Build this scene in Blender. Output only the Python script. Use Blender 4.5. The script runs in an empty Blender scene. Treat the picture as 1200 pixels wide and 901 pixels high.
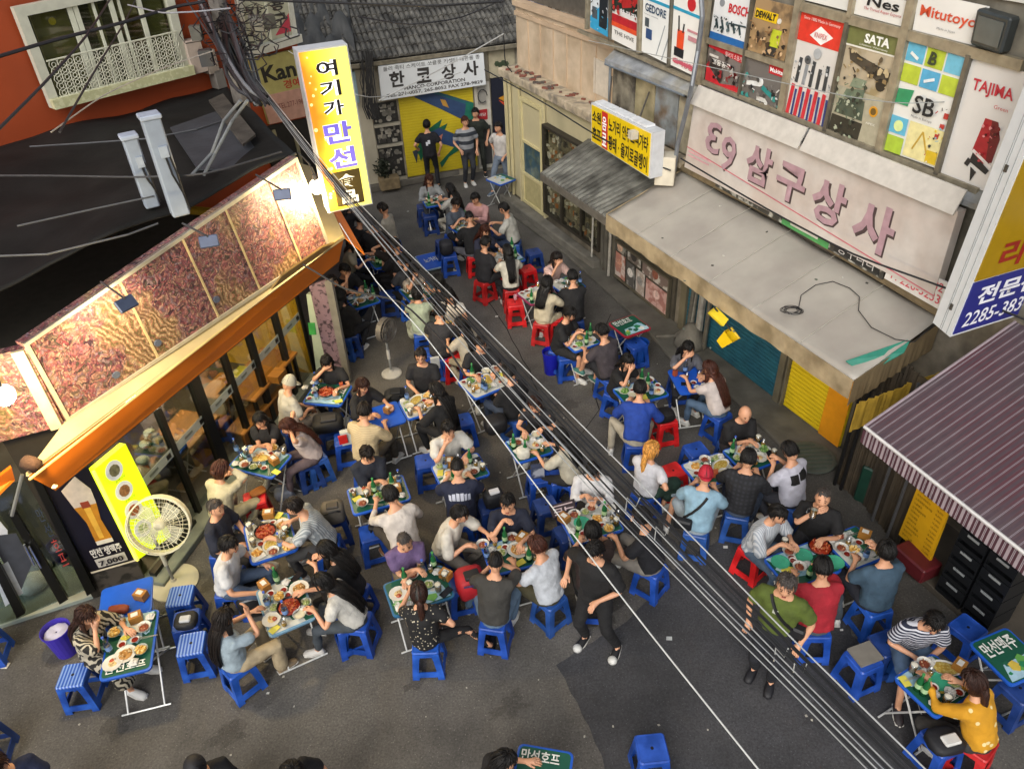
import bpy, bmesh, math, random
import numpy as np
from mathutils import Vector, Matrix, noise, Euler
random.seed(7)
sc = bpy.context.scene
# ---------------------------------------------------------------- camera
CX, CY, FPX, CAMH = 600.0, 450.5, 900.0, 7.5
_down = np.array([665-CX, 1660-CY, FPX]); _down /= np.linalg.norm(_down)
_up = -_down
_f = np.array([0, 0, 1.0]); _Y = _f-_f.dot(_up)*_up; _Y /= np.linalg.norm(_Y); _X = np.cross(_Y, _up)
RM = np.array([_X, _Y, _up])                      # camera axes (x right, y down, z forward) -> world
cam_d = bpy.data.cameras.new("camera"); cam = bpy.data.objects.new("camera", cam_d)
sc.collection.objects.link(cam); sc.camera = cam
cam_d.sensor_width = 36; cam_d.lens = 36*FPX/1200; cam_d.clip_end = 400; cam_d.clip_start = 0.05
_m = Matrix(((RM[0][0], -RM[0][1], -RM[0][2], 0), (RM[1][0], -RM[1][1], -RM[1][2], 0), (RM[2][0], -RM[2][1], -RM[2][2], CAMH), (0, 0, 0, 1)))
cam.matrix_world = _m
# ---------------------------------------------------------------- light
SUN_EL, SUN_AZ = math.radians(38), math.radians(200)
w = bpy.data.worlds.new("World"); sc.world = w; w.use_nodes = True
nt = w.node_tree; bg = nt.nodes["Background"]; sky = nt.nodes.new("ShaderNodeTexSky"); sky.sky_type = 'NISHITA'
sky.sun_disc = False; sky.sun_elevation = SUN_EL; sky.sun_rotation = SUN_AZ; sky.air_density = 1.0; sky.dust_density = 4.0; sky.ozone_density = 0.6
hsv = nt.nodes.new("ShaderNodeHueSaturation"); hsv.inputs["Saturation"].default_value = 0.35
nt.links.new(sky.outputs[0], hsv.inputs["Color"]); nt.links.new(hsv.outputs[0], bg.inputs[0]); bg.inputs[1].default_value = 0.15
sl = bpy.data.lights.new("sun", 'SUN'); sl.energy = 0.8; sl.angle = math.radians(40); sl.color = (1, 0.96, 0.9)
so = bpy.data.objects.new("sun", sl); sc.collection.objects.link(so)
# direction towards the sun: rotation measured clockwise from +Y
sd = Vector((math.sin(SUN_AZ)*math.cos(SUN_EL), math.cos(SUN_AZ)*math.cos(SUN_EL), math.sin(SUN_EL)))
so.rotation_euler = sd.to_track_quat('Z', 'Y').to_euler()
sc.view_settings.view_transform = 'Standard'; sc.view_settings.look = 'None'; sc.view_settings.exposure = 0.22; sc.view_settings.gamma = 1
sc.cycles.max_bounces = 5; sc.cycles.diffuse_bounces = 2; sc.cycles.glossy_bounces = 2; sc.cycles.transmission_bounces = 3; sc.cycles.transparent_max_bounces = 10
sc.cycles.caustics_reflective = False; sc.cycles.caustics_refractive = False; sc.cycles.sample_clamp_indirect = 4

# ---------------------------------------------------------------- where things stand
def ray(px, py): return Vector(RM @ np.array([px-CX, py-CY, FPX]))
def G(px, py, z=0.0):
    d = ray(px, py); return Vector((0, 0, CAMH)) + d*((z-CAMH)/d.z)
def V(px, py, A, B, off=0.0):
    d = ray(px, py); t = Vector((B[0]-A[0], B[1]-A[1])).normalized(); n = Vector((-t.y, t.x))
    k = (n.dot(Vector((A[0], A[1])))+off)/n.dot(Vector((d.x, d.y)))
    return Vector((0, 0, CAMH)) + d*k
WA, WB = Vector((2.12, 13.48)), Vector((4.61, 8.11))      # foot of the long wall on the right
FA, FB = Vector((-4.66, 6.43)), Vector((-3.37, 10.55))    # foot of the glass front on the left
CA, CB = Vector((-3.25, 18.63)), Vector((-0.30, 19.54))   # foot of the shuttered house at the end
def W(px, py, off=0.0): return V(px, py, WA, WB, off)     # off < 0 is towards the street
def WS(s, z, off=0.0):
    t = (WB-WA).normalized(); n = Vector((-t.y, t.x)); p = WA+t*s+n*off; return Vector((p.x, p.y, z))

# ---------------------------------------------------------------- materials
def lin(c):
    if isinstance(c, str):
        c = c.lstrip('#'); c = [int(c[i:i+2], 16)/255 for i in (0, 2, 4)]
        return tuple(((x/12.92) if x <= .04045 else ((x+.055)/1.055)**2.4) for x in c)
    return tuple(c)
_mc = {}
def mat(c, rough=0.6, metal=0.0, var=0.12, scale=9.0, bump=0.0, emit=0.0, pat=None, c2=None, alpha=None, spec=0.5, coord='Object', sz=(1, 1, 1)):
    key = (str(c), rough, metal, var, scale, bump, emit, pat, str(c2), alpha, spec, coord, sz)
    if key in _mc: return _mc[key]
    m = bpy.data.materials.new("mat_%d" % len(_mc)); m.use_nodes = True; N = m.node_tree.nodes; L = m.node_tree.links
    b = N["Principled BSDF"]; b.inputs["Roughness"].default_value = rough; b.inputs["Metallic"].default_value = metal
    b.inputs["Specular IOR Level"].default_value = spec
    col = lin(c); tc = N.new("ShaderNodeTexCoord"); mp = N.new("ShaderNodeMapping"); mp.inputs["Scale"].default_value = sz
    L.new(tc.outputs[coord], mp.inputs[0]); vec = mp.outputs[0]
    base = N.new("ShaderNodeRGB"); base.outputs[0].default_value = (*col, 1); out = base.outputs[0]
    if pat:
        c2l = lin(c2 or '#ffffff'); mx = N.new("ShaderNodeMix"); mx.data_type = 'RGBA'
        mx.inputs["B"].default_value = (*c2l, 1); L.new(out, mx.inputs["A"])
        if pat in ('stripex', 'stripey', 'stripez'):
            t = N.new("ShaderNodeTexWave"); t.wave_type = 'BANDS'; t.bands_direction = pat[-1].upper(); t.inputs["Scale"].default_value = scale; L.new(vec, t.inputs[0])
            r = N.new("ShaderNodeValToRGB"); r.color_ramp.elements[0].position = .55; r.color_ramp.elements[1].position = .62; L.new(t.outputs["Fac"], r.inputs[0]); f = r.outputs[0]
        elif pat == 'zebra':
            t = N.new("ShaderNodeTexWave"); t.wave_type = 'BANDS'; t.inputs["Scale"].default_value = scale; t.inputs["Distortion"].default_value = 12; L.new(vec, t.inputs[0])
            r = N.new("ShaderNodeValToRGB"); r.color_ramp.elements[0].position = .45; r.color_ramp.elements[1].position = .55; L.new(t.outputs["Fac"], r.inputs[0]); f = r.outputs[0]
        elif pat == 'dots':
            t = N.new("ShaderNodeTexVoronoi"); t.inputs["Scale"].default_value = scale; L.new(vec, t.inputs[0])
            r = N.new("ShaderNodeValToRGB"); r.color_ramp.elements[0].color = (1, 1, 1, 1); r.color_ramp.elements[1].color = (0, 0, 0, 1)
            r.color_ramp.elements[0].position = .18; r.color_ramp.elements[1].position = .24; L.new(t.outputs["Distance"], r.inputs[0]); f = r.outputs[0]
        elif pat == 'plaid':
            fs = []
            for ax in 'XZ':
                t = N.new("ShaderNodeTexWave"); t.bands_direction = ax; t.inputs["Scale"].default_value = scale; L.new(vec, t.inputs[0]); fs.append(t.outputs["Fac"])
            q = N.new("ShaderNodeMath"); q.operation = 'MULTIPLY'; L.new(fs[0], q.inputs[0]); L.new(fs[1], q.inputs[1]); f = q.outputs[0]
        else:   # 'blotch' / 'grime'
            t = N.new("ShaderNodeTexNoise"); t.inputs["Scale"].default_value = scale; t.inputs["Detail"].default_value = 6; L.new(vec, t.inputs[0])
            r = N.new("ShaderNodeValToRGB"); r.color_ramp.elements[0].position = .42; r.color_ramp.elements[1].position = .62 if pat == 'grime' else .5; L.new(t.outputs["Fac"], r.inputs[0]); f = r.outputs[0]
        L.new(f, mx.inputs["Factor"]); out = mx.outputs["Result"]
    if var > 0:
        n = N.new("ShaderNodeTexNoise"); n.inputs["Scale"].default_value = 5.0 if pat else scale; n.inputs["Detail"].default_value = 5; L.new(vec, n.inputs[0])
        mr = N.new("ShaderNodeMapRange"); mr.inputs[1].default_value = .3; mr.inputs[2].default_value = .7; mr.inputs[3].default_value = 1-var; mr.inputs[4].default_value = 1+var; L.new(n.outputs["Fac"], mr.inputs[0])
        hs = N.new("ShaderNodeHueSaturation"); L.new(mr.outputs[0], hs.inputs["Value"]); L.new(out, hs.inputs["Color"]); out = hs.outputs[0]
    L.new(out, b.inputs["Base Color"])
    if bump:
        n2 = N.new("ShaderNodeTexNoise"); n2.inputs["Scale"].default_value = scale*4; n2.inputs["Detail"].default_value = 4; L.new(vec, n2.inputs[0])
        bp = N.new("ShaderNodeBump"); bp.inputs["Strength"].default_value = bump; bp.inputs["Distance"].default_value = .02; L.new(n2.outputs["Fac"], bp.inputs["Height"]); L.new(bp.outputs[0], b.inputs["Normal"])
    if emit:
        L.new(out, b.inputs["Emission Color"]); b.inputs["Emission Strength"].default_value = emit
    if alpha is not None:
        b.inputs["Alpha"].default_value = alpha
    _mc[key] = m
    return m
def glassmat(tint=(0.8, 0.85, 0.85), fac=0.12):
    key = ('glass', tint, fac)
    if key in _mc: return _mc[key]
    m = bpy.data.materials.new("mat_glass_%d" % len(_mc)); m.use_nodes = True; N = m.node_tree.nodes; L = m.node_tree.links
    N.remove(N["Principled BSDF"]); t = N.new("ShaderNodeBsdfTransparent"); t.inputs[0].default_value = (*tint, 1)
    g = N.new("ShaderNodeBsdfGlossy"); g.inputs["Roughness"].default_value = .05; lw = N.new("ShaderNodeLayerWeight"); lw.inputs[0].default_value = .3
    ad = N.new("ShaderNodeMath"); ad.operation = 'MULTIPLY_ADD'; ad.inputs[1].default_value = .22; ad.inputs[2].default_value = fac; L.new(lw.outputs["Fresnel"], ad.inputs[0])
    x = N.new("ShaderNodeMixShader"); L.new(ad.outputs[0], x.inputs[0]); L.new(t.outputs[0], x.inputs[1]); L.new(g.outputs[0], x.inputs[2]); L.new(x.outputs[0], N["Material Output"].inputs[0])
    _mc[key] = m; return m

# ---------------------------------------------------------------- mesh helpers
COL = sc.collection
class MB:
    def __init__(s): s.v = []; s.f = []; s.mi = []
    def add(s, vs, fs, mi=0):
        o = len(s.v); s.v += [tuple(v) for v in vs]; s.f += [tuple(i+o for i in f) for f in fs]; s.mi += [mi]*len(fs); return s
    def box(s, c, d, rz=0, mi=0, M=None):
        h = [x/2 for x in d]; vs = [Vector((x*h[0], y*h[1], z*h[2])) for x in (-1, 1) for y in (-1, 1) for z in (-1, 1)]
        R = M if M is not None else Matrix.Rotation(rz, 3, 'Z'); vs = [R @ v + Vector(c) for v in vs]
        return s.add(vs, [(0, 1, 3, 2), (4, 6, 7, 5), (0, 4, 5, 1), (2, 3, 7, 6), (0, 2, 6, 4), (1, 5, 7, 3)], mi)
    def prism(s, pts, vec, mi=0):
        n = len(pts); vec = Vector(vec); P = [Vector(p) for p in pts]; vs = P+[p+vec for p in P]
        fs = [tuple(range(n))[::-1], tuple(range(n, 2*n))]+[(i, (i+1) % n, (i+1) % n+n, i+n) for i in range(n)]
        return s.add(vs, fs, mi)
    def tube(s, path, r, n=6, mi=0, closed=False):
        P = [Vector(p) for p in path]; k = len(P); rs = r if isinstance(r, (list, tuple)) else [r]*k; rings = []; prev = None
        for i in range(k):
            t = (P[min(i+1, k-1)]-P[max(i-1, 0)]) if not closed else (P[(i+1) % k]-P[i-1])
            t = t.normalized() if t.length > 1e-9 else Vector((0, 0, 1))
            u = prev-t*prev.dot(t) if prev is not None and (prev-t*prev.dot(t)).length > 1e-4 else t.orthogonal()
            u.normalize(); prev = u; wv = t.cross(u)
            rings.append([P[i]+(u*math.cos(a)+wv*math.sin(a))*rs[i] for a in [2*math.pi*j/n for j in range(n)]])
        vs = [v for rr in rings for v in rr]; fs = []
        for i in range(k if closed else k-1):
            a = i*n; b = ((i+1) % k)*n
            fs += [(a+j, a+(j+1) % n, b+(j+1) % n, b+j) for j in range(n)]
        if not closed: fs += [tuple(range(n))[::-1], tuple(range((k-1)*n, k*n))]
        return s.add(vs, fs, mi)
    def lathe(s, prof, c=(0, 0, 0), n=14, mi=0, M=None, sx=1, sy=1, cap=True):
        vs = []; c = Vector(c)
        for (r, z) in prof:
            for j in range(n):
                a = 2*math.pi*j/n; v = Vector((r*math.cos(a)*sx, r*math.sin(a)*sy, z)); vs.append((M @ v if M is not None else v)+c)
        fs = []
        for i in range(len(prof)-1): fs += [(i*n+j, i*n+(j+1) % n, (i+1)*n+(j+1) % n, (i+1)*n+j) for j in range(n)]
        if cap: fs += [tuple(range(n))[::-1], tuple(range((len(prof)-1)*n, len(prof)*n))]
        return s.add(vs, fs, mi)
    def loft(s, rings, mi=0):
        n = len(rings[0]); vs = [v for r in rings for v in r]; fs = []
        for i in range(len(rings)-1): fs += [(i*n+j, i*n+(j+1) % n, (i+1)*n+(j+1) % n, (i+1)*n+j) for j in range(n)]
        fs += [tuple(range(n))[::-1], tuple(range((len(rings)-1)*n, len(rings)*n))]
        return s.add(vs, fs, mi)
    def mesh(s, name, mats, smooth=False):
        me = bpy.data.meshes.new(name); me.from_pydata(s.v, [], s.f); mats = mats if isinstance(mats, (list, tuple)) else [mats]
        for m in mats: me.materials.append(m)
        if len(mats) > 1: me.polygons.foreach_set("material_index", s.mi)
        if smooth: me.polygons.foreach_set("use_smooth", [True]*len(s.f))
        return me
    def build(s, name, mats, parent=None, smooth=False, fix=True, bev=0.0):
        me = s.mesh(name, mats, smooth)
        if fix or bev:
            b = bmesh.new(); b.from_mesh(me)
            if bev: bmesh.ops.bevel(b, geom=[e for e in b.edges], offset=bev, segments=1, affect='EDGES', clamp_overlap=True)
            bmesh.ops.recalc_face_normals(b, faces=b.faces); b.to_mesh(me); b.free()
        return link(name, me, parent)
def link(name, data, parent=None):
    o = bpy.data.objects.new(name, data); COL.objects.link(o)
    if parent is not None:
        o.parent = parent
        if parent.get('_world'): o.matrix_parent_inverse = WINV[parent.name]
    return o
WINV = {}
def tag(o, label=None, cat=None, group=None, kind=None):
    if label: o['label'] = label
    if cat: o['category'] = cat
    if group: o['group'] = group
    if kind: o['kind'] = kind
    return o
def thing(name, label, cat, loc=(0, 0, 0), rz=0.0, group=None, world=False):
    o = bpy.data.objects.new(name, None); COL.objects.link(o); o.empty_display_size = .1
    o.location = loc; o.rotation_euler = (0, 0, rz)
    if world:                                    # children are modelled in world coordinates
        o['_world'] = 1; WINV[o.name] = (Matrix.Translation(loc) @ Matrix.Rotation(rz, 4, 'Z')).inverted()
    return tag(o, label, cat, group)
def kids(o): return KIDS.get(o.name, [])
def tree(o):
    return (o, [tree(c) for c in o.children])
def dup(tr, loc, rz, label=None, group=None, mats=None):
    def rec(t, par):
        c = t[0].copy(); COL.objects.link(c)
        if par is not None: c.parent = par
        for k in t[1]: rec(k, c)
        return c
    r = rec(tr, None); r.location = loc; r.rotation_euler = (0, 0, rz)
    if label: r['label'] = label
    if group: r['group'] = group
    return r
# flat frame on four corner points (TL, TR, BR, BL): u to the right, v down, d towards the viewer
class Fr:
    def __init__(s, TL, TR, BR, BL, flip=False):
        s.c = [Vector(p) for p in (TL, TR, BR, BL)]; n = (s.c[1]-s.c[0]).cross(s.c[3]-s.c[0]).normalized()
        mid = sum(s.c, Vector())/4
        if n.dot(Vector((0, 0, CAMH))-mid) < 0: n = -n
        s.n = n; s.w = ((s.c[1]-s.c[0]).length+(s.c[2]-s.c[3]).length)/2; s.h = ((s.c[3]-s.c[0]).length+(s.c[2]-s.c[1]).length)/2
    def __call__(s, u, v, d=0.0):
        a, b, c, e = s.c; return a*(1-u)*(1-v)+b*u*(1-v)+c*u*v+e*(1-u)*v+s.n*d
    def rect(s, mb, u0, v0, u1, v1, d=0.0, t=.01, mi=0):
        return mb.prism([s(u0, v0, d-t), s(u1, v0, d-t), s(u1, v1, d-t), s(u0, v1, d-t)], s.n*t, mi)
    def poly(s, mb, pts, d=0.0, t=.006, mi=0):
        return mb.prism([s(u, v, d-t) for u, v in pts], s.n*t, mi)
    def disc(s, mb, u, v, r, d=0.0, t=.006, mi=0, n=14, asp=1.0):
        return s.poly(mb, [(u+r*math.cos(2*math.pi*i/n)/s.w*1.0, v+asp*r*math.sin(2*math.pi*i/n)/s.h) for i in range(n)], d, t, mi)
    def frame(s, mb, wd, d=0.0, t=.03, mi=0):
        a = wd/s.w; b = wd/s.h
        s.rect(mb, 0, 0, 1, b, d, t, mi); s.rect(mb, 0, 1-b, 1, 1, d, t, mi); s.rect(mb, 0, b, a, 1-b, d, t, mi); s.rect(mb, 1-a, b, 1, 1-b, d, t, mi)
        return mb
    def text(s, txt, u0, v0, u1, v1, m, parent=None, d=.004, name='lettering', bold=0.0, shear=0.0, t=.004):
        fc = bpy.data.curves.new('t', 'FONT'); fc.body = txt; fc.offset = bold; fc.resolution_u = 2; fc.shear = shear; fc.fill_mode = 'FRONT'
        o = bpy.data.objects.new('t', fc); COL.objects.link(o); bpy.context.view_layer.update()
        me = bpy.data.meshes.new_from_object(o.evaluated_get(bpy.context.evaluated_depsgraph_get())); bpy.data.objects.remove(o)
        if not me.vertices: return None
        xs = [v.co.x for v in me.vertices]; ys = [v.co.y for v in me.vertices]; x0, x1, y0, y1 = min(xs), max(xs), min(ys), max(ys)
        for v in me.vertices:
            a = (v.co.x-x0)/(x1-x0+1e-9); b = (y1-v.co.y)/(y1-y0+1e-9); v.co = s(u0+(u1-u0)*a, v0+(v1-v0)*b, d)
        me.materials.append(m); return link(name, me, parent)
def vtext(fr, chars, u0, v0, u1, v1, m, parent, gap=.15, **k):
    n = len(chars); h = (v1-v0)/n
    for i, ch in enumerate(chars): fr.text(ch, u0, v0+h*(i+gap/2), u1, v0+h*(i+1-gap/2), m, parent, **k)
BLK = '#141414'
# ================================================================ SETTING
def asphalt(name, c, sc_=6.0, c2=None):
    m = bpy.data.materials.new(name); m.use_nodes = True; N = m.node_tree.nodes; L = m.node_tree.links; b = N["Principled BSDF"]
    tc = N.new("ShaderNodeTexCoord"); n1 = N.new("ShaderNodeTexNoise"); n1.inputs["Scale"].default_value = .55; n1.inputs["Detail"].default_value = 7; n1.inputs["Roughness"].default_value = .65
    n2 = N.new("ShaderNodeTexNoise"); n2.inputs["Scale"].default_value = 42; n2.inputs["Detail"].default_value = 8; n2.inputs["Roughness"].default_value = .75; v = N.new("ShaderNodeTexVoronoi"); v.inputs["Scale"].default_value = 26
    for q in (n1, n2, v): L.new(tc.outputs["Object"], q.inputs["Vector"])
    r = N.new("ShaderNodeValToRGB"); r.color_ramp.elements[0].position = .38; r.color_ramp.elements[0].color = (*[x*.62 for x in lin(c)], 1); r.color_ramp.elements[1].position = .62; r.color_ramp.elements[1].color = (*[x*1.3 for x in lin(c)], 1); L.new(n1.outputs["Fac"], r.inputs[0])
    r2 = N.new("ShaderNodeValToRGB"); r2.color_ramp.elements[0].position = .02; r2.color_ramp.elements[0].color = (1, 1, 1, 1); r2.color_ramp.elements[1].position = .16; r2.color_ramp.elements[1].color = (0, 0, 0, 1); L.new(v.outputs["Distance"], r2.inputs[0])
    r3 = N.new("ShaderNodeMapRange"); r3.inputs[1].default_value = .35; r3.inputs[2].default_value = .65; r3.inputs[3].default_value = .6; r3.inputs[4].default_value = 1.4; L.new(n2.outputs["Fac"], r3.inputs[0])
    hs = N.new("ShaderNodeHueSaturation"); L.new(r3.outputs[0], hs.inputs["Value"]); L.new(r.outputs[0], hs.inputs["Color"])
    mx = N.new("ShaderNodeMix"); mx.data_type = 'RGBA'; mx.inputs["B"].default_value = (*[min(1, x*5.5) for x in lin(c)], 1); L.new(hs.outputs[0], mx.inputs["A"])
    mm = N.new("ShaderNodeMath"); mm.operation = 'MULTIPLY'; mm.inputs[1].default_value = .4; L.new(r2.outputs[0], mm.inputs[0]); L.new(mm.outputs[0], mx.inputs["Factor"])
    L.new(mx.outputs["Result"], b.inputs["Base Color"]); b.inputs["Roughness"].default_value = .78
    bp = N.new("ShaderNodeBump"); bp.inputs["Strength"].default_value = .5; bp.inputs["Distance"].default_value = .01; L.new(n2.outputs["Fac"], bp.inputs["Height"]); L.new(bp.outputs[0], b.inputs["Normal"])
    return m
g = MB().add([(-60, -20, 0), (60, -20, 0), (60, 90, 0), (-60, 90, 0)], [(0, 1, 2, 3)]).build('ground', asphalt('asphalt', '#595651')); tag(g, kind='structure')
P = [G(655, 762), G(770, 755), G(905, 740), G(1000, 720), G(1130, 860), G(1300, 1000), G(760, 1000), G(712, 905), G(690, 850)]
pp = [(p.x, p.y, .004) for p in (G(652, 778), G(740, 730), G(640, 560), G(760, 470), G(880, 600), G(1000, 720), G(1200, 900), G(1400, 1200), G(760, 1150), G(712, 905), G(690, 850))]
pp = [(p.x, p.y, .004) for p in (G(652, 778), G(735, 728), G(800, 660), G(900, 590), G(985, 690), G(1000, 745), G(1130, 860), G(1400, 1200), G(760, 1150), G(712, 905), G(690, 850))]
qq = []
for i in range(len(pp)):
    a, b = Vector(pp[i]), Vector(pp[(i+1) % len(pp)]); n = max(2, int((b-a).length/.06))
    for k in range(n): c = a.lerp(b, k/n); qq.append((c.x+.035*noise.noise(c*5), c.y+.035*noise.noise(c*5+Vector((9, 0, 0))), .004))
tag(MB().add(qq, [tuple(range(len(qq)))]).build('road_patch', asphalt('asphalt_new', '#3b3b3d')), kind='structure')
CONC = mat('#5d5a52', .85, var=.35, scale=2.5, bump=.5)
STN = mat('#2b2824', .55, var=.4, scale=3, alpha=.6)
random.seed(21)
def blob(name, px, py, r, m, label=None):
    p = G(px, py, 0); n = 26; ph = random.random()*9
    pts = [(p.x+r*math.cos(a)*(1+.9*noise.noise(Vector((math.cos(a)*2+ph, math.sin(a)*2, ph)))), p.y+r*.8*math.sin(a+.4)*(1+.9*noise.noise(Vector((math.cos(a)*2+ph, math.sin(a)*2, ph)))), .0062) for a in [2*math.pi*i/n for i in range(n)]]
    return tag(MB().add(pts, [tuple(range(n))]).build(name, m), kind='structure')
for k in range(26): blob('road_stain', random.uniform(20, 1000), random.uniform(420, 880), random.uniform(.06, .32), mat(random.choice(['#2b2824', '#343029', '#3c3a38']), random.choice((.35, .6, .8)), var=.4, scale=6, alpha=random.choice((.15, .22, .3))))
for k, pts in enumerate(([(640, 560), (700, 480), (690, 420), (720, 360)], [(560, 330), (600, 400), (640, 470)])):
    P_ = [G(x, y, 0) for x, y in pts]; Q_ = []
    for i in range(len(P_)-1):
        for t in range(6): q_ = P_[i].lerp(P_[i+1], t/6); Q_.append((q_.x+random.uniform(-.04, .04), q_.y+random.uniform(-.04, .04)))
    vs = [(x+d, y+d*.3, .0055) for x, y in Q_ for d in (-.008, .008)]; tag(MB().add(vs, [(2*i, 2*i+1, 2*i+3, 2*i+2) for i in range(len(Q_)-1)]).build('road_crack', mat('#1c1a18', .9)), kind='structure')
m_ = MB(); random.seed(33)
for k in range(60):
    p = G(random.uniform(20, 1050), random.uniform(330, 890), 0); r = random.uniform(.006, .018); a = random.random()*6.3
    m_.prism([(p.x+r*math.cos(a+q)*random.uniform(.6, 1.2), p.y+r*math.sin(a+q)*random.uniform(.6, 1.2), .007) for q in (0, 1.5, 3, 4.6)], (0, 0, .006))
tag(m_.build('litter_bits', mat('#a8a498', .8, var=.3), fix=False), 'tiny pale paper crumbs and bottle caps scattered over the asphalt', 'litter', kind='stuff')
# strip of concrete along the wall on the right
pts = [WS(-4.6, 0, 0), WS(-4.6, 0, -.45), WS(-1.2, 0, -.35), WS(1.5, 0, -.5), WS(3.0, 0, -.75), WS(4.2, 0, -.55), WS(6.0, 0, -.75), WS(6.3, 0, 0)]
tag(MB().prism(pts, (0, 0, .07)).build('pavement', CONC, bev=.015), kind='structure')
# raised plinth by the cream door
tag(MB().prism([WS(-4.5, 0, -.02), WS(-4.5, 0, -.32), WS(-.4, 0, -.22), WS(-.4, 0, -.02)], (0, 0, .22)).build('doorstep', mat('#6d6a61', .9, var=.35, scale=3, bump=.6), bev=.02), kind='structure')
# platform in front of the last stall on the right
pl = [G(1052, 662), G(1133, 731), G(1210, 798), G(1330, 900)]
q = [Vector((p.x, p.y, 0)) for p in pl]+[Vector((pl[3].x+2.5, pl[3].y, 0)), Vector((pl[0].x+2, pl[0].y+2.5, 0)), Vector((pl[0].x+.5, pl[0].y+.6, 0))]
tag(MB().prism(q, (0, 0, .1)).build('stall_floor', mat('#4a443b', .85, var=.35, scale=2, bump=.4), bev=.01), kind='structure')
# kerb in front of the shuttered house
k0, k1 = G(410, 232), G(580, 197); kv = (k1-k0).normalized(); kn = Vector((-kv.y, kv.x, 0))
tag(MB().prism([k0, k1+kv*.6, k1+kv*.6+kn*.9, k0+kn*.9-kv*.8, k0-kv*.8], (0, 0, .17)).build('kerb', mat('#6b675e', .9, var=.3, scale=3, bump=.5), bev=.02), kind='structure')
# manhole
mh = G(950, 541, .0); t = thing('manhole_cover', 'round grey green manhole cover at the foot of the yellow shutter', 'manhole cover', (mh.x, mh.y, .072))
MB().lathe([(.33, 0), (.33, .02), (.3, .026)], n=28).build('frame', mat('#59615b', .6, .3, bump=.3), t)
m_ = MB()
for i in range(-3, 4):
    hw = math.sqrt(max(.01, .27**2-(i*.08)**2)); m_.box((0, i*.08, .03), (2*hw, .035, .008))
m_.build('rib', mat('#4b5952', .6, .3), t)

# ================================================================ RIGHT HAND BUILDING
hb = thing('shop_building', 'long right hand building with tool posters covering its upper windows', 'building', WS(2, 0, .3), world=True)
def WFr(s0, s1, z0, z1, off=0.0): return Fr(WS(s0, z1, off), WS(s1, z1, off), WS(s1, z0, off), WS(s0, z0, off))
def ws(px, py): p = G(px, py); t = (WB-WA).normalized(); return t.dot(Vector((p.x, p.y))-WA)
CREAM = mat('#c9b59a', .8, var=.1, scale=1.5, bump=.15, pat='grime', c2='#b5a084')
CREAM2 = mat('#bfb590', .65, var=.08, scale=2)
ALU = mat('#a39c8c', .4, .5, var=.15, scale=4); ALUD = mat('#6a655c', .5, .4, var=.2)
DARKIN = mat('#17140f', .9, var=.3)
MB().prism([WS(-4.62, 0, .04), WS(9.5, 0, .04), WS(9.5, 0, .4), WS(-4.62, 0, .4)], (0, 0, 3.02)).build('wall', mat('#7d7566', .9, var=.3, scale=1.2, bump=.4, pat='grime', c2='#5d574c'), hb)
MB().prism([WS(-.3, 3.02, .04), WS(9.5, 3.02, .04), WS(9.5, 3.02, .4), WS(-.3, 3.02, .4)], (0, 0, 4.5)).build('upper_wall', mat('#7a7568', .9, var=.3, scale=1.5, bump=.4, pat='grime', c2='#5d584c'), hb)
MB().prism([WS(-4.62, 3.02, .36), WS(-.3, 3.02, .36), WS(-.3, 3.02, .5), WS(-4.62, 3.02, .5)], (0, 0, 1.22)).build('parapet', CREAM, hb)
m_ = MB()
for i in range(1, 8): m_.box(WS(-4.6+i*.54, 3.6, .352), (.02, .02, 1.1), math.atan2((WB-WA).y, (WB-WA).x))
m_.prism([WS(-4.66, 4.24, .3), WS(-.26, 4.24, .3), WS(-.26, 4.24, .56), WS(-4.66, 4.24, .56)], (0, 0, .1)); m_.prism([WS(-4.64, 4.05, .33), WS(-.26, 4.05, .33), WS(-.26, 4.05, .36), WS(-4.64, 4.05, .36)], (0, 0, .08))
MB().box(WS(-1.15, 3.5, .352), (.55, .02, .62), math.atan2((WB-WA).y, (WB-WA).x)).build('pale_board', mat('#cfc4b2', .7, var=.1), hb); m_.build('parapet_trim', mat('#c2a98c', .8, var=.12, scale=3), hb)
MB().prism([WS(-4.6, 4.36, .5), WS(-.3, 4.36, .5), WS(-.3, 4.36, .7), WS(-4.6, 4.36, .7)], (0, 0, 3)).build('upper_wall', ALUD, hb)
MB().prism([WS(-4.68, 2.86, -.1), WS(1.9, 2.86, -.1), WS(1.9, 2.86, .36), WS(-4.68, 2.86, .36)], (0, 0, .17)).build('ledge', mat('#8f8575', .9, var=.3, scale=4, bump=.6, pat='blotch', c2='#b3a58c'), hb, bev=.015)
m_ = MB(); random.seed(3)
for i in range(60):
    m_.box(WS(random.uniform(-4.5, 1.6), 3.045, random.uniform(-.02, .3)), (random.uniform(.04, .16), random.uniform(.03, .1), random.uniform(.01, .05)), random.random()*3)
tag(m_.build('rubble', mat('#57504a', .9, pat='blotch', c2='#7c4a3c', scale=5), hb), kind='stuff')
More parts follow.
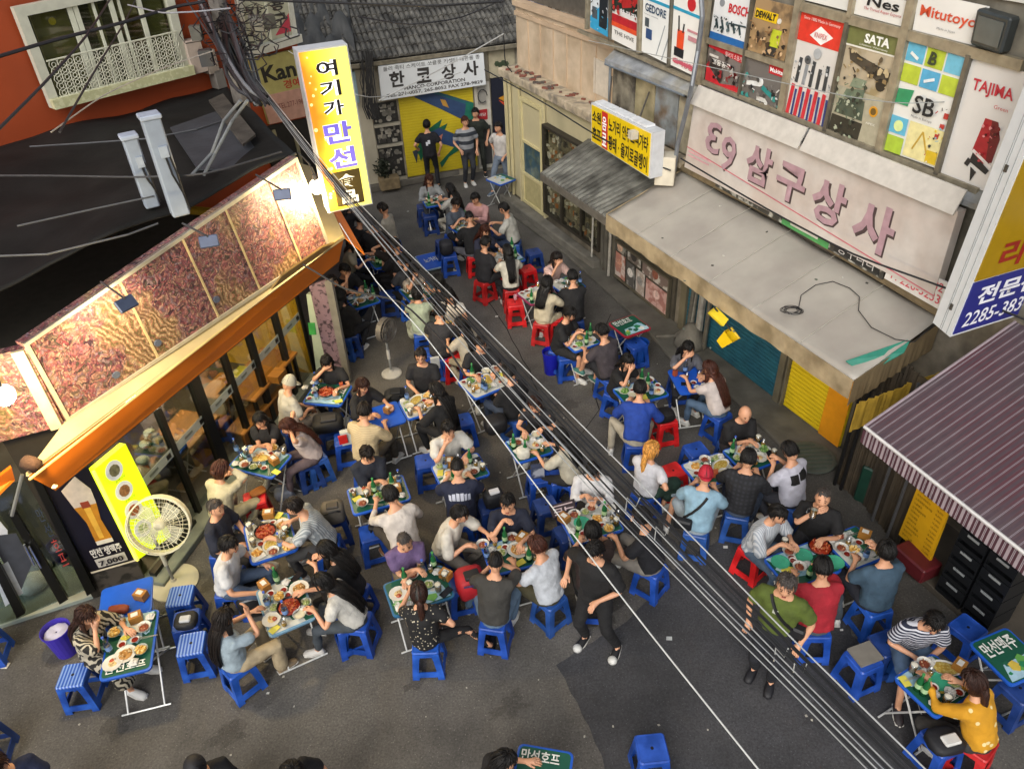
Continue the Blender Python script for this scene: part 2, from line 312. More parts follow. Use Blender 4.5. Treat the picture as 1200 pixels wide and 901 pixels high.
# stained panels above the yellow sign
for i, (s0, s1, c) in enumerate([(-.22, .42, '#8a8371'), (.45, .98, '#a69a78'), (1.01, 1.6, '#868b8b'), (1.63, 2.1, '#a39a82')]):
    WFr(s0, s1, 3.08, 3.92, .0).rect(MB(), 0, 0, 1, 1, 0, .03).build('wall_panel', mat(c, .85, var=.25, scale=3, bump=.4, pat='grime', c2=['#3f3a33', '#8f8563', '#6e5d4a', '#7a7363'][i]), hb)
m_ = MB(); m_.prism([WS(-.3, 4.2, .03), WS(8.9, 4.2, .03), WS(8.9, 4.08, -.14), WS(-.3, 4.08, -.14)], (0, 0, -.06)); m_.build('window_ledge', mat('#8b8f92', .7, .0, var=.3, scale=3, bump=.5, pat='grime', c2='#8f8e86'), hb)
m_ = MB(); m_.tube([WS(-.3, 4.0, -.13), WS(1.9, 4.0, -.13)], .02); m_.tube([WS(-.26, 3.05, -.05), WS(-.26, 4, -.05)], .025); m_.build('rail', mat('#8b949c', .4, .5), hb)
# cream front with door
WFr(-4.58, -2.72, .22, 2.86, .02).rect(MB(), 0, 0, 1, 1, 0, .05).build('front_panel', CREAM2, hb)
WFr(-2.68, -.2, 2.35, 2.86, .02).rect(MB(), 0, 0, 1, 1, 0, .04).build('front_panel', mat('#b3aa88', .7, var=.12, scale=2), hb)
dr = link('door', WFr(-3.78, -2.82, .24, 2.62, 0).frame(MB(), .07, .05, .06).mesh('door', mat('#cabf90', .5, var=.05)), hb)
f = WFr(-3.71, -2.89, 1.72, 2.5, 0); f.rect(MB(), 0, 0, 1, 1, .02, .03).build('door_panel', CREAM2, dr)
f = WFr(-3.71, -2.89, .3, .92, 0); f.rect(MB(), 0, 0, 1, 1, .02, .03).build('door_panel', mat('#b0a678', .6), dr)
f = WFr(-3.71, -2.89, .98, 1.66, 0); f.rect(MB(), 0, 0, 1, 1, .015, .02).build('pane', mat('#54625a', .15, var=.3, scale=4, pat='blotch', c2='#3d5560'), dr)
m_ = MB(); f = WFr(-3.71, -2.89, .92, 1.72, 0); f.rect(m_, 0, 0, 1, .06, .06, .05); f.rect(m_, 0, .93, 1, 1, .06, .05); m_.build('rail', mat('#cabf90', .5, var=.05), dr)
m_ = MB()
for s_ in (-4.5, -4.3, -3.86, -2.74): m_.box(WS(s_, 1.54, -.03), (.06, .05, 2.64), math.atan2((WB-WA).y, (WB-WA).x))
m_.build('door_frame', mat('#c6bb92', .6, var=.06), hb)
def clutter(name, fr, n, cols, parent, dep=.12, seed=1, mn=.03, mx=.12):
    random.seed(seed); m_ = MB()
    for i in range(n):
        u, v = random.random(), random.random(); a = random.uniform(mn, mx)/fr.w; b = random.uniform(mn, mx)/fr.h; d = random.uniform(.01, dep)
        if random.random() < .35: fr.disc(m_, min(.95, max(.05, u)), min(.92, max(.08, v)), random.uniform(mn, mx)*.6, d, .02, random.randrange(len(cols)), 8)
        else: fr.rect(m_, max(0, u-a/2), max(0, v-b/2), min(1, u+a/2), min(1, v+b/2), d, .03, random.randrange(len(cols)))
    return tag(m_.build(name, [mat(c, .5, var=.3, scale=12) for c in cols], parent), kind='stuff')
TOOLC = ['#82785f', '#a0967a', '#4a443a', '#c9c0a4', '#6a665c', '#d8d2c0', '#b8702f']
for nm, fr in (('upper', WFr(-2.62, -.25, 1.5, 2.32, .02)), ('lower', WFr(-2.62, -.45, .45, 1.5, .02))):
    fr.rect(MB(), 0, 0, 1, 1, -.0, .01).build('showcase_back', mat('#8a8268', .8, var=.4, scale=4), hb)
    clutter('shop_goods', fr, 170, TOOLC, hb, .09, 5)
    fr.rect(MB(), 0, 0, 1, 1, .1, .006).build('pane', glassmat((.92, .93, .9), .03), hb)
m_ = MB(); f = WFr(-2.68, -.4, .4, 2.34, .02); f.frame(m_, .05, .13, .14); f.rect(m_, 0, .44, 1, .47, .13, .1); f.rect(m_, .33, .47, .35, 1, .128, .1); f.rect(m_, .68, .47, .7, 1, .128, .1)
f.poly(m_, [(0, .5), (.03, .5), (1, .62), (1, .66)], .145, .012); m_.build('showcase_frame', mat('#39342b', .6, .2), hb)
# grey metal column between the two shops
m_ = MB(); f = WFr(-.38, .18, .05, 2.5, -.02)
for i in range(8): f.rect(m_, i/8, 0, i/8+.09, 1, .05+.02*(i % 2), .1)
m_.build('metal_column', mat('#6d6a60', .6, .3, var=.3, scale=3), hb)
# picture case
f = Fr(W(721, 278, -.03), W(788, 327, -.03), W(784, 373, -.03), W(721, 322, -.03))
f.rect(MB(), -.04, -.2, 1.04, 1.15, -.02, .05).build('case_back', mat('#544f44', .7, .2, var=.2), hb)
cells = [(0, .02, .24, .28), (.25, .0, .5, .3), (.52, .03, .98, .36), (0, .3, .22, .95), (.23, .33, .4, .98), (.41, .36, .58, .98), (.59, .4, .99, .99)]
cc = ['#8c8a80', '#b9b6ac', '#c2bcb2', '#cdbfb4', '#9d9b94', '#c9c4bb', '#a5746a']
for i, (a, b, c_, d) in enumerate(cells):
    ph = link('photo_panel', f.rect(MB(), a+.01, b+.01, c_-.01, d-.01, .03, .012).mesh('photo_panel', mat(cc[i], .4, var=.1, scale=6, pat='blotch', c2=['#4a4740', '#6c625a', '#7a6a62', '#b07a6a', '#575450', '#a8988c', '#c9a49a'][i])), hb)
    m_ = MB(); f.disc(m_, (a+c_)/2, b+(d-b)*.4, .09, .036, .004); m_.build('print', mat(['#c9a890', '#3f3c38', '#8f5a48', '#c28f78', '#d8d2c8', '#8d8a85', '#d8b8ac'][i], .5, var=.3, scale=20), ph)
f.frame(MB(), .04, .06, .06).build('case_frame', mat('#6c6656', .5, .4), hb)
for i in range(3): f.rect(MB(), .06+i*.33, 1.02, .3+i*.33, 1.13, .04, .02).build('vent_panel', DARKIN, hb)
# pipes
for i, (s_, r) in enumerate(((2.62, .05), (2.82, .065), (3.0, .04), (.02, .03), (-.62, .02))):
    MB().tube([WS(s_, .08, -.12), WS(s_, 1.2, -.1), WS(s_, 2.4, -.1)], r, 8).build('drain_pipe', mat(['#8b877b', '#9d9a90', '#6f6a5e', '#b5b0a4', '#c8c6bd'][i], .5, .3, var=.25), hb)
MB().tube([WS(2.62, 1.1, -.14), WS(2.6, .3, -.16), WS(2.45, .09, -.3), WS(2.3, .08, -.6)], .04, 8).build('drain_pipe', mat('#5e5a50', .7, var=.3), hb)
MB().lathe([(.3, 0), (.26, .1), (.15, .32), (.05, .4)], WS(2.75, .06, -.2), n=12).build('cement_heap', mat('#6b675d', .95, var=.3, scale=4, bump=.6), hb, smooth=True)
# shutters
st0, st1 = ws(806, 390), ws(910, 469); sy0, sy1 = ws(920, 478), ws(983, 528)
def shutter(name, s0, s1, m, n=34, z1=2.45):
    f = WFr(s0, s1, .08, z1, -.0); mb = MB(); rr = []
    for i in range(n):
        a, b = i/n, (i+1)/n
        mb.prism([f(0, a, .0), f(0, a, .032), f(0, a+(b-a)*.5, .038), f(0, b-.002, .032), f(0, b-.002, 0)], f(1, a, 0)-f(0, a, 0))
    return f, mb.build(name, m, hb)
shutter('roller_shutter', st0, st1, mat('#2a6474', .5, .1, var=.15, scale=2, pat='grime', c2='#24586a'))
f, ys = shutter('roller_shutter', sy0, sy1, mat('#e0c21c', .5, var=.08, scale=2))
f.rect(MB(), .66, 0, 1, 1, .055, .006).build('orange_print', mat('#e89a1a', .5, var=.06), ys)
f.rect(MB(), .34, .52, .44, .62, .055, .006).build('notice', mat('#c9c4b4', .7), ys)
for a, b in ((st1+.01, st1+.12), (st1+.16, sy0-.01), (st0-.16, st0-.01)):
    WFr(a, b, .05, 2.5, -.03).rect(MB(), 0, 0, 1, 1, .05, .1).build('pillar', mat('#6b6450', .7, var=.25, scale=3), hb)
# side frame and upper windows with posters
def PQ(*p, off=0.0): return Fr(*[W(x, y, off) for x, y in p])
POST = []
def poster(quad, bgc, off=0.0, parent=hb, **k):
    f = PQ(*quad, off=off); o = link('window_poster', f.rect(MB(), 0, 0, 1, 1, .02, .012).mesh('window_poster', mat(bgc, .35, var=.05, scale=3, **k)), parent)
    return f, o
def pr(f, o, items, d=.026, name='print'):
    cols = []; mb = MB()
    for k, it in enumerate(items):
        kind, c = it[0], it[1]
        if c not in cols: cols.append(c)
        mi = cols.index(c); dd = d+.0009*k
        if kind == 'r': f.rect(mb, *it[2:6], dd, .004, mi)
        elif kind == 'p': f.poly(mb, it[2], dd, .004, mi)
        elif kind == 'd': f.disc(mb, it[2], it[3], it[4], dd, .004, mi)
        elif kind == 'l':
            (a, b), (c_, e), wd = it[2], it[3], it[4]; A = f(a, b, dd); B_ = f(c_, e, dd); s = (B_-A).cross(f.n).normalized()*wd/2
            mb.prism([A+s, B_+s, B_-s, A-s], f.n*-.004, mi)
    return mb.build(name, [mat(c, .45, var=.12, scale=12) for c in cols], o)
BIG = [
 ('#dfe3e6', [(639, -30), (663, -30), (661, 23), (639, 12)], .55), ('#e4e4de', [(664, -30), (691, -25), (688, 34), (662, 24)], .55),
]
f, o = poster([(615, -30), (640, -30), (638, 14), (614, 3)], '#4f76b5', .55); f.text('Signs', .1, .72, .9, .85, mat('#ffffff'), o, d=.03)
f, o = poster(BIG[0][1], BIG[0][0], .55); pr(f, o, [('d', '#26282a', .3, .75, .12), ('d', '#26282a', .7, .78, .12)])
f, o = poster(BIG[1][1], BIG[1][0], .55); pr(f, o, [('d', '#9a8f6a', .5, .5, .1), ('r', '#5b5b58', .2, .82, .8, .86)])
f, o = poster([(694, -35), (719, -30), (716, 45), (693, 32)], '#dfe6ea'); pr(f, o, [('p', '#39a2cf', [(0, .8), (.5, .55), (1, .75), (1, 1), (0, 1)]), ('r', '#20262b', .45, .4, .85, .9), ('r', '#50585e', .1, .6, .35, .8)])
f, o = poster([(720, -30), (752, -20), (748, 61), (718, 46)], '#f0efe9'); pr(f, o, [('r', '#23352c', 0, 0, 1, .5), ('p', '#b52a2a', [(.2, .15), (.9, .1), (.95, .35), (.4, .45)]), ('r', '#b8252d', 0, .58, 1, .7), ('r', '#e0522c', 0, .7, 1, .77)])
f.text('THE HIVE', .12, .82, .88, .88, mat('#555049'), o, d=.035); f.text('한정판', .3, .46, .95, .56, mat('#eeeeee'), o, d=.035, bold=.02)
f, o = poster([(756, -25), (791, -12), (785, 76), (753, 60)], '#eceeea'); pr(f, o, [('p', '#2d9cc0', [(0, .22), (1, .22), (1, .26), (0, .26)]), ('r', '#4a5358', .1, .5, .24, .62), ('r', '#35507c', .15, .64, .36, .78), ('l', '#9ea4a8', (.8, .5), (.55, .95), .018), ('l', '#9ea4a8', (.95, .62), (.75, .98), .018)])
f.text('GEDORE', .1, .3, .82, .41, mat('#24415f'), o, d=.032, bold=.02)
f, o = poster([(792, -12), (828, 2), (816, 90), (787, 76)], '#ecece6'); pr(f, o, [('p', '#2d9cc0', [(0, .2), (1, .2), (1, .24), (0, .24)]), ('d', '#c22b30', .6, .1, .09), ('r', '#e0512b', .2, .48, .45, .74), ('r', '#24262a', .12, .72, .48, .84), ('l', '#303336', (.22, .3), (.25, .5), .03), ('l', '#303336', (.42, .38), (.4, .5), .03), ('r', '#c98f95', .55, .42, .9, .45), ('r', '#c98f95', .6, .5, .9, .56), ('r', '#c9616f', .1, .88, .9, .93)])
f.text('고객상담', .15, .86, .9, .95, mat('#c75a6c'), o, d=.034, bold=.02)
# small quarter posters
f, o = poster([(841, -14), (886, -4), (873, 58), (833, 44)], '#e2e5e6'); f.text('BOSCH', .42, .22, .98, .4, mat('#c4262e'), o, d=.03, bold=.03)
pr(f, o, [('d', '#8d9296', .22, .25, .05), ('p', '#2565a8', [(0, .86), (1, .86), (1, 1), (0, 1)])]+[('l', '#2f4145', (.12+i*.16, .58), (.2+i*.16, .76), .035) for i in range(5)]+[('l', '#3b4a4d', (.5, .6), (.95, .58), .02)])
f, o = poster([(888, -3), (938, 9), (920, 72), (876, 58)], '#75624c', pat='blotch', c2='#a88c66'); pr(f, o, [('p', '#e8c21e', [(.05, .18), (.6, .2), (.6, .38), (.05, .36)]), ('d', '#dedbd2', .66, .32, .035), ('r', '#c8d238', .55, .48, .78, .8), ('r', '#43403c', .5, .8, .75, .98), ('d', '#b28f74', .67, .42, .028), ('l', '#b0916f', (.78, .55), (.92, .7), .03)])
f.text('DEWALT', .08, .21, .57, .34, mat('#1c1c1c'), o, d=.034, bold=.04)
f, o = poster([(833, 49), (875, 64), (869, 111), (828, 93)], '#3a3330', pat='blotch', c2='#7d7570'); pr(f, o, [('p', '#c42a33', [(0, 0), (1, 0), (1, .25), (0, .12)]), ('p', '#c42a33', [(0, .55), (.4, .95), (1, .8), (1, 1), (0, 1)]), ('r', '#d9d4cc', .05, .28, .3, .34), ('d', '#50100f', .8, .6, .04)])
f.text('전동공구', .15, .36, .68, .5, mat('#e9e6e0'), o, d=.036, bold=.03); f.text('밀러기 소음가', .5, .08, .95, .2, mat('#f1e6e2'), o, d=.036)
f, o = poster([(876, 65), (922, 80), (916, 131), (870, 112)], '#5d5a57', pat='blotch', c2='#716d69'); pr(f, o, [('r', '#c2262e', .62, .02, 1, .22), ('d', '#e6e8e6', .45, .5, .05), ('l', '#e6e8e6', (.1, .62), (.45, .55), .06), ('l', '#2f8a87', (.5, .6), (.8, .75), .06), ('d', '#26292a', .8, .7, .04), ('r', '#d5d5d0', .4, .84, .62, .94)])
f.text('Makita', .66, .07, .97, .17, mat('#ffffff'), o, d=.034, bold=.02)
# large posters
f, o = poster([(939, 10), (996, 26), (969, 152), (921, 133)], '#dad7d2'); pr(f, o, [('r', '#d93a2b', 0, 0, 1, .27), ('p', '#f2f0ec', [(.3, .2), (.5, .1), (.78, .17), (.56, .26)])]+[('l', '#8d9296' if i == 1 else '#3b3f42', (.2+i*.15, .42+.05*(i % 2)), (.16+i*.16, .66), .05) for i in range(5)]+[('l', '#c6303b', (.12+i*.18, .68), (.06+i*.19, .98), .055) for i in range(5)]+[('l', '#30407a', (.2+i*.18, .72), (.17+i*.19, .98), .03) for i in range(5)]+[('d', '#55595c', .36, .42, .05), ('d', '#a9adb0', .54, .34, .06)])
f.text('KNIPEX', .42, .155, .68, .2, mat('#c4302a'), o, d=.045); f.text('Since 1882 Made in Germany', .15, .04, .9, .075, mat('#f3d6cf'), o, d=.045)
f, o = poster([(998, 27), (1059, 42), (1029, 175), (972, 153)], '#9a8b68', pat='blotch', c2='#b8ab92', bump=0); pr(f, o, [('r', '#6f7444', 0, 0, 1, .17), ('r', '#e3e1d6', 0, .17, 1, .185), ('r', '#aba690', .0, .55, 1, 1), ('p', '#4a443a', [(.1, .22), (.95, .32), (.9, .46), (.5, .36), (.15, .3)]), ('d', '#2b2824', .82, .44, .07), ('p', '#515c4e', [(.1, .66), (.6, .62), (.62, .8), (.05, .8)]), ('p', '#6b7a66', [(.2, .56), (.56, .52), (.55, .64), (.15, .64)]), ('p', '#849079', [(.3, .44), (.56, .44), (.5, .52), (.25, .53)]), ('p', '#33322b', [(.02, .82), (.64, .82), (.62, .98), (0, .98)]), ('d', '#d89a28', .8, .68, .06), ('d', '#6e5423', .8, .68, .04)])
f.text('SATA', .36, .045, .84, .125, mat('#f0f0e8'), o, d=.04, bold=.04)
f, o = poster([(1067, 45), (1138, 66), (1101, 198), (1037, 175)], '#e1e2dd')
it = []
for i, (u, v, c) in enumerate([(.02, .02, '#5fb4d4'), (.35, .02, '#b7c93c'), (.68, .02, '#6fbdd8'), (.02, .2, '#b7c93c'), (.35, .2, '#4fa6cf'), (.68, .2, '#b7c93c'), (.02, .66, '#5fb4d4'), (.02, .84, '#a8c53e')]): it.append(('r', c, u, v, u+.3, v+.155))
it += [('r', '#e5dca0', .36, .66, .98, .98), ('p', '#2a9060', [(.03, .42), (.3, .4), (.25, .55), (.02, .55)]), ('l', '#e9eeea', (.1, .1), (.24, .14), .03), ('l', '#47544a', (.45, .05), (.42, .15), .03), ('l', '#e8eef0', (.42, .3), (.58, .26), .03), ('d', '#d8e9a0', .18, .74, .06), ('l', '#c3a13f', (.62, .72), (.5, .9), .018), ('l', '#c3a13f', (.62, .72), (.76, .9), .018), ('r', '#d9b92a', .76, .86, .94, .97), ('r', '#b8342f', .82, .7, .88, .74), ('r', '#b8342f', .88, .5, .95, .55), ('r', '#b8342f', .86, .6, .93, .64)]
pr(f, o, it); f.text('SB', .36, .42, .72, .58, mat('#1e2022'), o, d=.052, bold=.015); f.text('B', .44, .04, .56, .15, mat('#3b432a'), o, d=.05, bold=.03); f.text('Made in Europe', .36, .6, .72, .63, mat('#6b6b70'), o, d=.045)
f, o = poster([(1142, 68), (1204, 85), (1176, 232), (1101, 203)], '#dcdad6'); f.text('TAJIMA', .14, .14, .88, .26, mat('#c2303c'), o, d=.03, bold=.02)
pr(f, o, [('p', '#a81f2c', [(.5, .42), (.72, .42), (.8, .55), (.75, .75), (.55, .8), (.42, .7)]), ('p', '#6b1722', [(.62, .42), (.72, .42), (.8, .55), (.75, .75), (.66, .76)]), ('l', '#e8e2de', (.43, .7), (.75, .79), .03), ('p', '#22242a', [(.44, .72), (.74, .82), (.7, .86), (.42, .8)]), ('l', '#2a2a2e', (.42, .78), (.38, .84), .05), ('p', '#22242a', [(.46, .84), (.56, .87), (.5, .96)])])
f, o = poster([(940, -28), (1004, -12), (999, 14), (936, -2)], '#dedfda')
f, o = poster([(1008, -11), (1072, 3), (1065, 33), (1001, 16)], '#e3e2dc'); f.text('Nes', .22, .08, .8, .5, mat('#1c1c1e'), o, d=.03, bold=.02); f.text('The Thread Repair Experts', .18, .56, .86, .72, mat('#b5424a'), o, d=.03)
f, o = poster([(1079, -10), (1161, 8), (1145, 54), (1071, 35)], '#e2e1dc'); f.text('Mitutoyo', .08, .3, .92, .66, mat('#d2502e'), o, d=.03, bold=.015); f.text('Made in Japan', .38, .76, .66, .84, mat('#888888'), o, d=.03)
m_ = MB(); bx = PQ((1155, 8), (1196, 20), (1183, 62), (1146, 50)); bx.rect(m_, 0, 0, 1, 1, .13, .15)
t_ = m_.build('vent_hood', mat('#3a3f40', .4, .3, var=.2), hb, bev=.02); bx.rect(MB(), .12, .15, .88, .85, .14, .006).build('cover', mat('#4d5556', .3), t_)
def busy(quad, u0, v0, u1, v1, n, cols, seed, mn=.02, mx=.07):
    f = PQ(*quad); random.seed(seed); it = []
    for k in range(n):
        x, y = random.uniform(u0, u1), random.uniform(v0, v1); a = random.random()*6.28; r = random.uniform(mn, mx); asp = f.w/f.h
        if random.random() < .4: it.append(('l', random.choice(cols), (x, y), (min(u1, max(u0, x+r*1.6*math.cos(a))), min(v1, max(v0, y+r*1.6*math.sin(a)*asp))), r*.35*f.w))
        else: it.append(('p', random.choice(cols), [(min(u1, max(u0, x+r*math.cos(a+q)*random.uniform(.5, 1.1))), min(v1, max(v0, y+r*asp*math.sin(a+q)*random.uniform(.5, 1.1)))) for q in (0, 1.1, 2.2, 3.3, 4.5)]))
    tag(pr(f, hb, it, d=.045, name='fine_print'), kind='stuff')
def smalltext(quad, rows, c, cols_=None):
    f = PQ(*quad)
    for (t_, a, b, c_, d_) in rows: f.text(t_, a, b, c_, d_, mat(c), hb, d=.05)
busy([(888, -3), (938, 9), (920, 72), (876, 58)], .02, .4, .98, .98, 46, ['#4a3a2c', '#8a6a48', '#b3926a', '#d0b088', '#2e2822'], 1)
busy([(833, 49), (875, 64), (869, 111), (828, 93)], .05, .36, .95, .85, 34, ['#1d1a1a', '#8a2a2c', '#6d6763', '#b5b0aa'], 2)
busy([(876, 65), (922, 80), (916, 131), (870, 112)], .03, .35, .97, .95, 30, ['#2f3030', '#7d7a76', '#3c8f8a', '#d5d5d0', '#454341'], 3)
busy([(998, 27), (1059, 42), (1029, 175), (972, 153)], .04, .45, .62, .98, 60, ['#3f463a', '#6d7a64', '#8f9c84', '#2c2e28', '#a8b09a'], 4, .015, .05)
busy([(998, 27), (1059, 42), (1029, 175), (972, 153)], .05, .2, .95, .44, 30, ['#5c4f3c', '#c2b08a', '#8a7550', '#3a332a'], 5, .02, .07)
busy([(939, 10), (996, 26), (969, 152), (921, 133)], .08, .4, .95, .68, 26, ['#6d7276', '#35393c', '#a9adb0', '#c6c9ca'], 6, .012, .04)
busy([(694, -35), (719, -30), (716, 45), (693, 32)], .05, .35, .95, .95, 18, ['#3a4348', '#6fb8d8', '#dfe6ea', '#1c2226'], 7)
busy([(720, -30), (752, -20), (748, 61), (718, 46)], .03, .05, .97, .55, 40, ['#1c2a24', '#8c1f24', '#d0d0c8', '#3a4a3c', '#c23a34'], 8)
busy([(841, -14), (886, -4), (873, 58), (833, 44)], .08, .5, .95, .82, 26, ['#2f4145', '#5d7276', '#a3adb0', '#1e2a2c'], 9, .015, .05)
busy([(1142, 68), (1204, 85), (1176, 232), (1101, 203)], .45, .44, .8, .8, 18, ['#c43a46', '#7a1420', '#4a0e16', '#e08a8c'], 10, .01, .04)
busy([(1067, 45), (1138, 66), (1101, 198), (1037, 175)], .74, .42, .98, .98, 22, ['#b8342f', '#e8e6d8', '#2c3034', '#d9b92a', '#8fb8c8'], 11, .01, .035)
smalltext([(756, -25), (791, -12), (785, 76), (753, 60)], [('Torque solutions', .1, .43, .6, .455)], '#7a8086')
smalltext([(998, 27), (1059, 42), (1029, 175), (972, 153)], [('Lifetime Warranty', .3, .135, .84, .155), ('APEX', .72, .78, .9, .8)], '#e5e5da')
smalltext([(1142, 68), (1204, 85), (1176, 232), (1101, 203)], [('Green', .62, .29, .86, .32)], '#c2303c')
# mullions and rails between the posters
BR = [mat('#6f6a5e', .5, .4, var=.25), mat('#9a917c', .5, .3, var=.25)]
def mull(x0, y0, x1, y1, wd, parent=hb, off=0, k=0):
    A, B_ = W(x0, y0, off), W(x1, y1, off); t = (WB-WA).normalized().to_3d()*wd/2; n = Vector((-t.y, t.x, 0)).normalized()*-.07
    MB().prism([A-t, A+t, B_+t, B_-t], n).build('mullion', BR[k], parent)
for a in [(692, -30, 690, 34, .06), (718, -30, 717, 47, .03), (754, -25, 751, 62, .07), (791, -15, 786, 78, .03), (832, -8, 822, 95, .12), (941, -5, 918, 132, .1), (997, 26, 970, 153, .05), (1075, -10, 1033, 178, .1), (1140, 64, 1101, 203, .05), (1005, -14, 999, 20, .06), (886, -8, 869, 112, .03)]: mull(*a, k=1 if a[4] > .05 else 0)
def railbar(x0, y0, x1, y1, wd): 
    A, B_ = W(x0, y0), W(x1, y1); n = Vector(((WB-WA).normalized().y, -(WB-WA).normalized().x, 0))*-.06; n = Vector((-(WB-WA).normalized().y, (WB-WA).normalized().x, 0))*-.06
    MB().prism([A, B_, B_-Vector((0, 0, wd)), A-Vector((0, 0, wd))], n).build('transom', BR[1], hb)
railbar(936, 0, 1204, 70, .1); railbar(832, 44, 925, 74, .07); railbar(680, 34, 826, 97, .05); railbar(826, 93, 1150, 220, .06)
# upper window strip above
WFr(-.3, 9, 5.9, 7.4, .0).rect(MB(), 0, 0, 1, 1, .0, .05).build('window_band', mat('#cfcfc8', .4, var=.15, scale=1.5), hb)

# ---- big faded sign
f = Fr(W(817, 118, -.16), W(1127, 247, -.16), W(1097, 347, -.16), W(805, 195, -.16))
s = tag(link('shop_sign', f.rect(MB(), 0, 0, 1, 1, .05, .12).mesh('s', mat('#c9c3bd', .5, var=.08, scale=1.5, pat='grime', c2='#bdb2aa'))), 'long faded white shop sign with pink letters above the grey awning', 'sign')
SG = s
PK, DK = mat('#a98a93', .5, var=.15), mat('#4a3c3c', .6)
for ch, a, b, v0, v1 in (('3', .155, .085, .16, .6), ('9', .165, .235, .26, .76)):
    f.text(ch, a+.004, v0+.02, b+.004, v1+.02, DK, s, d=.052, bold=.03); f.text(ch, a, v0, b, v1, PK, s, d=.058, bold=.01)
for i, (ch, a, b, v0, v1) in enumerate([('삼', .285, .395, .2, .72), ('구', .42, .535, .26, .75), ('상', .565, .685, .24, .80), ('사', .72, .85, .26, .84)]):
    f.text(ch, a+.004, v0+.02, b+.004, v1+.02, DK, s, d=.052, bold=.055); f.text(ch, a, v0, b, v1, PK, s, d=.056, bold=.03)
pr(f, s, [('l', '#c46a76', (0, .68), (.6, .86), .014), ('l', '#c46a76', (.6, .86), (1, .98), .014), ('r', '#cf9aa2', .01, .72, .13, .74), ('r', '#cf9aa2', .01, .78, .12, .8)], d=.054)
f2 = Fr(W(1046, 300, -.2), W(1112, 332, -.2), W(1102, 364, -.2), W(1036, 326, -.2)); b_ = f2.rect(MB(), 0, 0, 1, 1, 0, .02).build('phone_board', mat('#d2cfca', .6), s)
f2.text('T. 226-3232', .1, .1, .95, .42, mat('#c4505c'), b_, d=.004, bold=.01); f2.text('F. 226-3233', .1, .52, .95, .85, mat('#c4505c'), b_, d=.004, bold=.01)
m_ = MB()
for a, b in ((0, .49), (.5, 1)): m_.prism([f(a, -.22, .0), f(b, -.22, .0), f(b, .02, .11), f(a, .02, .11)], f.n*.02)
m_.build('rain_flap', mat('#bfbbb3', .6, var=.1), s)
f3 = Fr(W(842, 205, -.12), W(1040, 302, -.12), W(1034, 328, -.12), W(838, 218, -.12)); bn = tag(f3.rect(MB(), 0, 0, 1, 1, 0, .02).build('banner', mat('#b9bab2', .6, pat='blotch', c2='#40403c', scale=6)), 'narrow worn banner with green patch between big sign and grey awning', 'banner')
pr(f3, bn, [('r', '#4f9c5a', .45, 0, .72, 1), ('r', '#d8dad2', .5, .3, .66, .8), ('r', '#26282a', .75, .3, .98, .9)], d=.006); f3.text('공구나라', .77, .35, .96, .85, mat('#dddddd'), bn, d=.012)

# ---- grey tarp awning
def cloth(quad, nu, nv, amp, thick, name, m, parent=None, seed=0, scale=2.5):
    a, b, c, e = [Vector(p) for p in quad]; vs = []; fs = []
    for j in range(nv+1):
        for i in range(nu+1):
            u, v = i/nu, j/nv; p = a*(1-u)*(1-v)+b*u*(1-v)+c*u*v+e*(1-u)*v
            p.z += amp*noise.noise(Vector((u*scale*3+seed, v*scale*1.5, seed))); vs.append(p)
    k = nu+1
    for j in range(nv): fs += [(j*k+i, j*k+i+1, (j+1)*k+i+1, (j+1)*k+i) for i in range(nu)]
    me = bpy.data.meshes.new(name); me.from_pydata(vs, [], fs); me.materials.append(m); me.polygons.foreach_set("use_smooth", [True]*len(fs)); o = link(name, me, parent)
    sd_ = o.modifiers.new('t', 'SOLIDIFY'); sd_.thickness = thick; sd_.offset = 0; return o
aw = thing('tarp_awning', 'large sagging grey tarpaulin awning over the blue and yellow shutters', 'awning', WS(4, 2.4, -.5), world=True)
bl, br_, fr_, fl = W(800, 200, -.02), W(1103, 372, -.02), G(1000, 447, 2.3), G(711, 252, 2.3)
TARP = mat('#a29e95', .5, var=.05, scale=1.1, bump=.06, pat='grime', c2='#97928a'); TARP2 = mat('#a39375', .7, var=.2, scale=3, bump=.25, pat='grime', c2='#85765a')
cvs = cloth((bl, br_, fr_, fl), 40, 14, .03, .012, 'canvas', TARP, aw); from mathutils.bvhtree import BVHTree; BVA = BVHTree.FromPolygons([v.co for v in cvs.data.vertices], [p.vertices for p in cvs.data.polygons])
for i in range(1, 6):
    u = i/6; a_, b_ = bl.lerp(br_, u), fl.lerp(fr_, u); MB().tube([a_+Vector((0, 0, .03)), a_.lerp(b_, .5)+Vector((0, 0, .03)), b_+Vector((0, 0, .012))], .005, 4).build('seam', mat('#aaa79d', .6), aw)
def valance(p, q_, dz, name, m, parent, n=60, seed=0, drop=None):
    vs = []; fs = []
    outv = (q_-p).cross(Vector((0, 0, 1))).normalized()
    for i in range(n+1):
        u = i/n; a = p.lerp(q_, u)+Vector((0, 0, .09*noise.noise(Vector((u*7.5+seed, 0, 0)))*0)); w_ = .02*noise.noise(Vector((u*22+seed, 1, 0)))
        for k in range(4):
            h = k/3; vs.append(a+outv*(w_*h+.012)+Vector((0, 0, .02-h*(dz+.05*noise.noise(Vector((u*14+seed, 3, 0)))))))
    for i in range(n): fs += [(i*4+k, i*4+k+1, (i+1)*4+k+1, (i+1)*4+k) for k in range(3)]
    me = bpy.data.meshes.new(name); me.from_pydata(vs, [], fs); me.materials.append(m); o = link(name, me, parent); md = o.modifiers.new('t', 'SOLIDIFY'); md.thickness = .008; return o
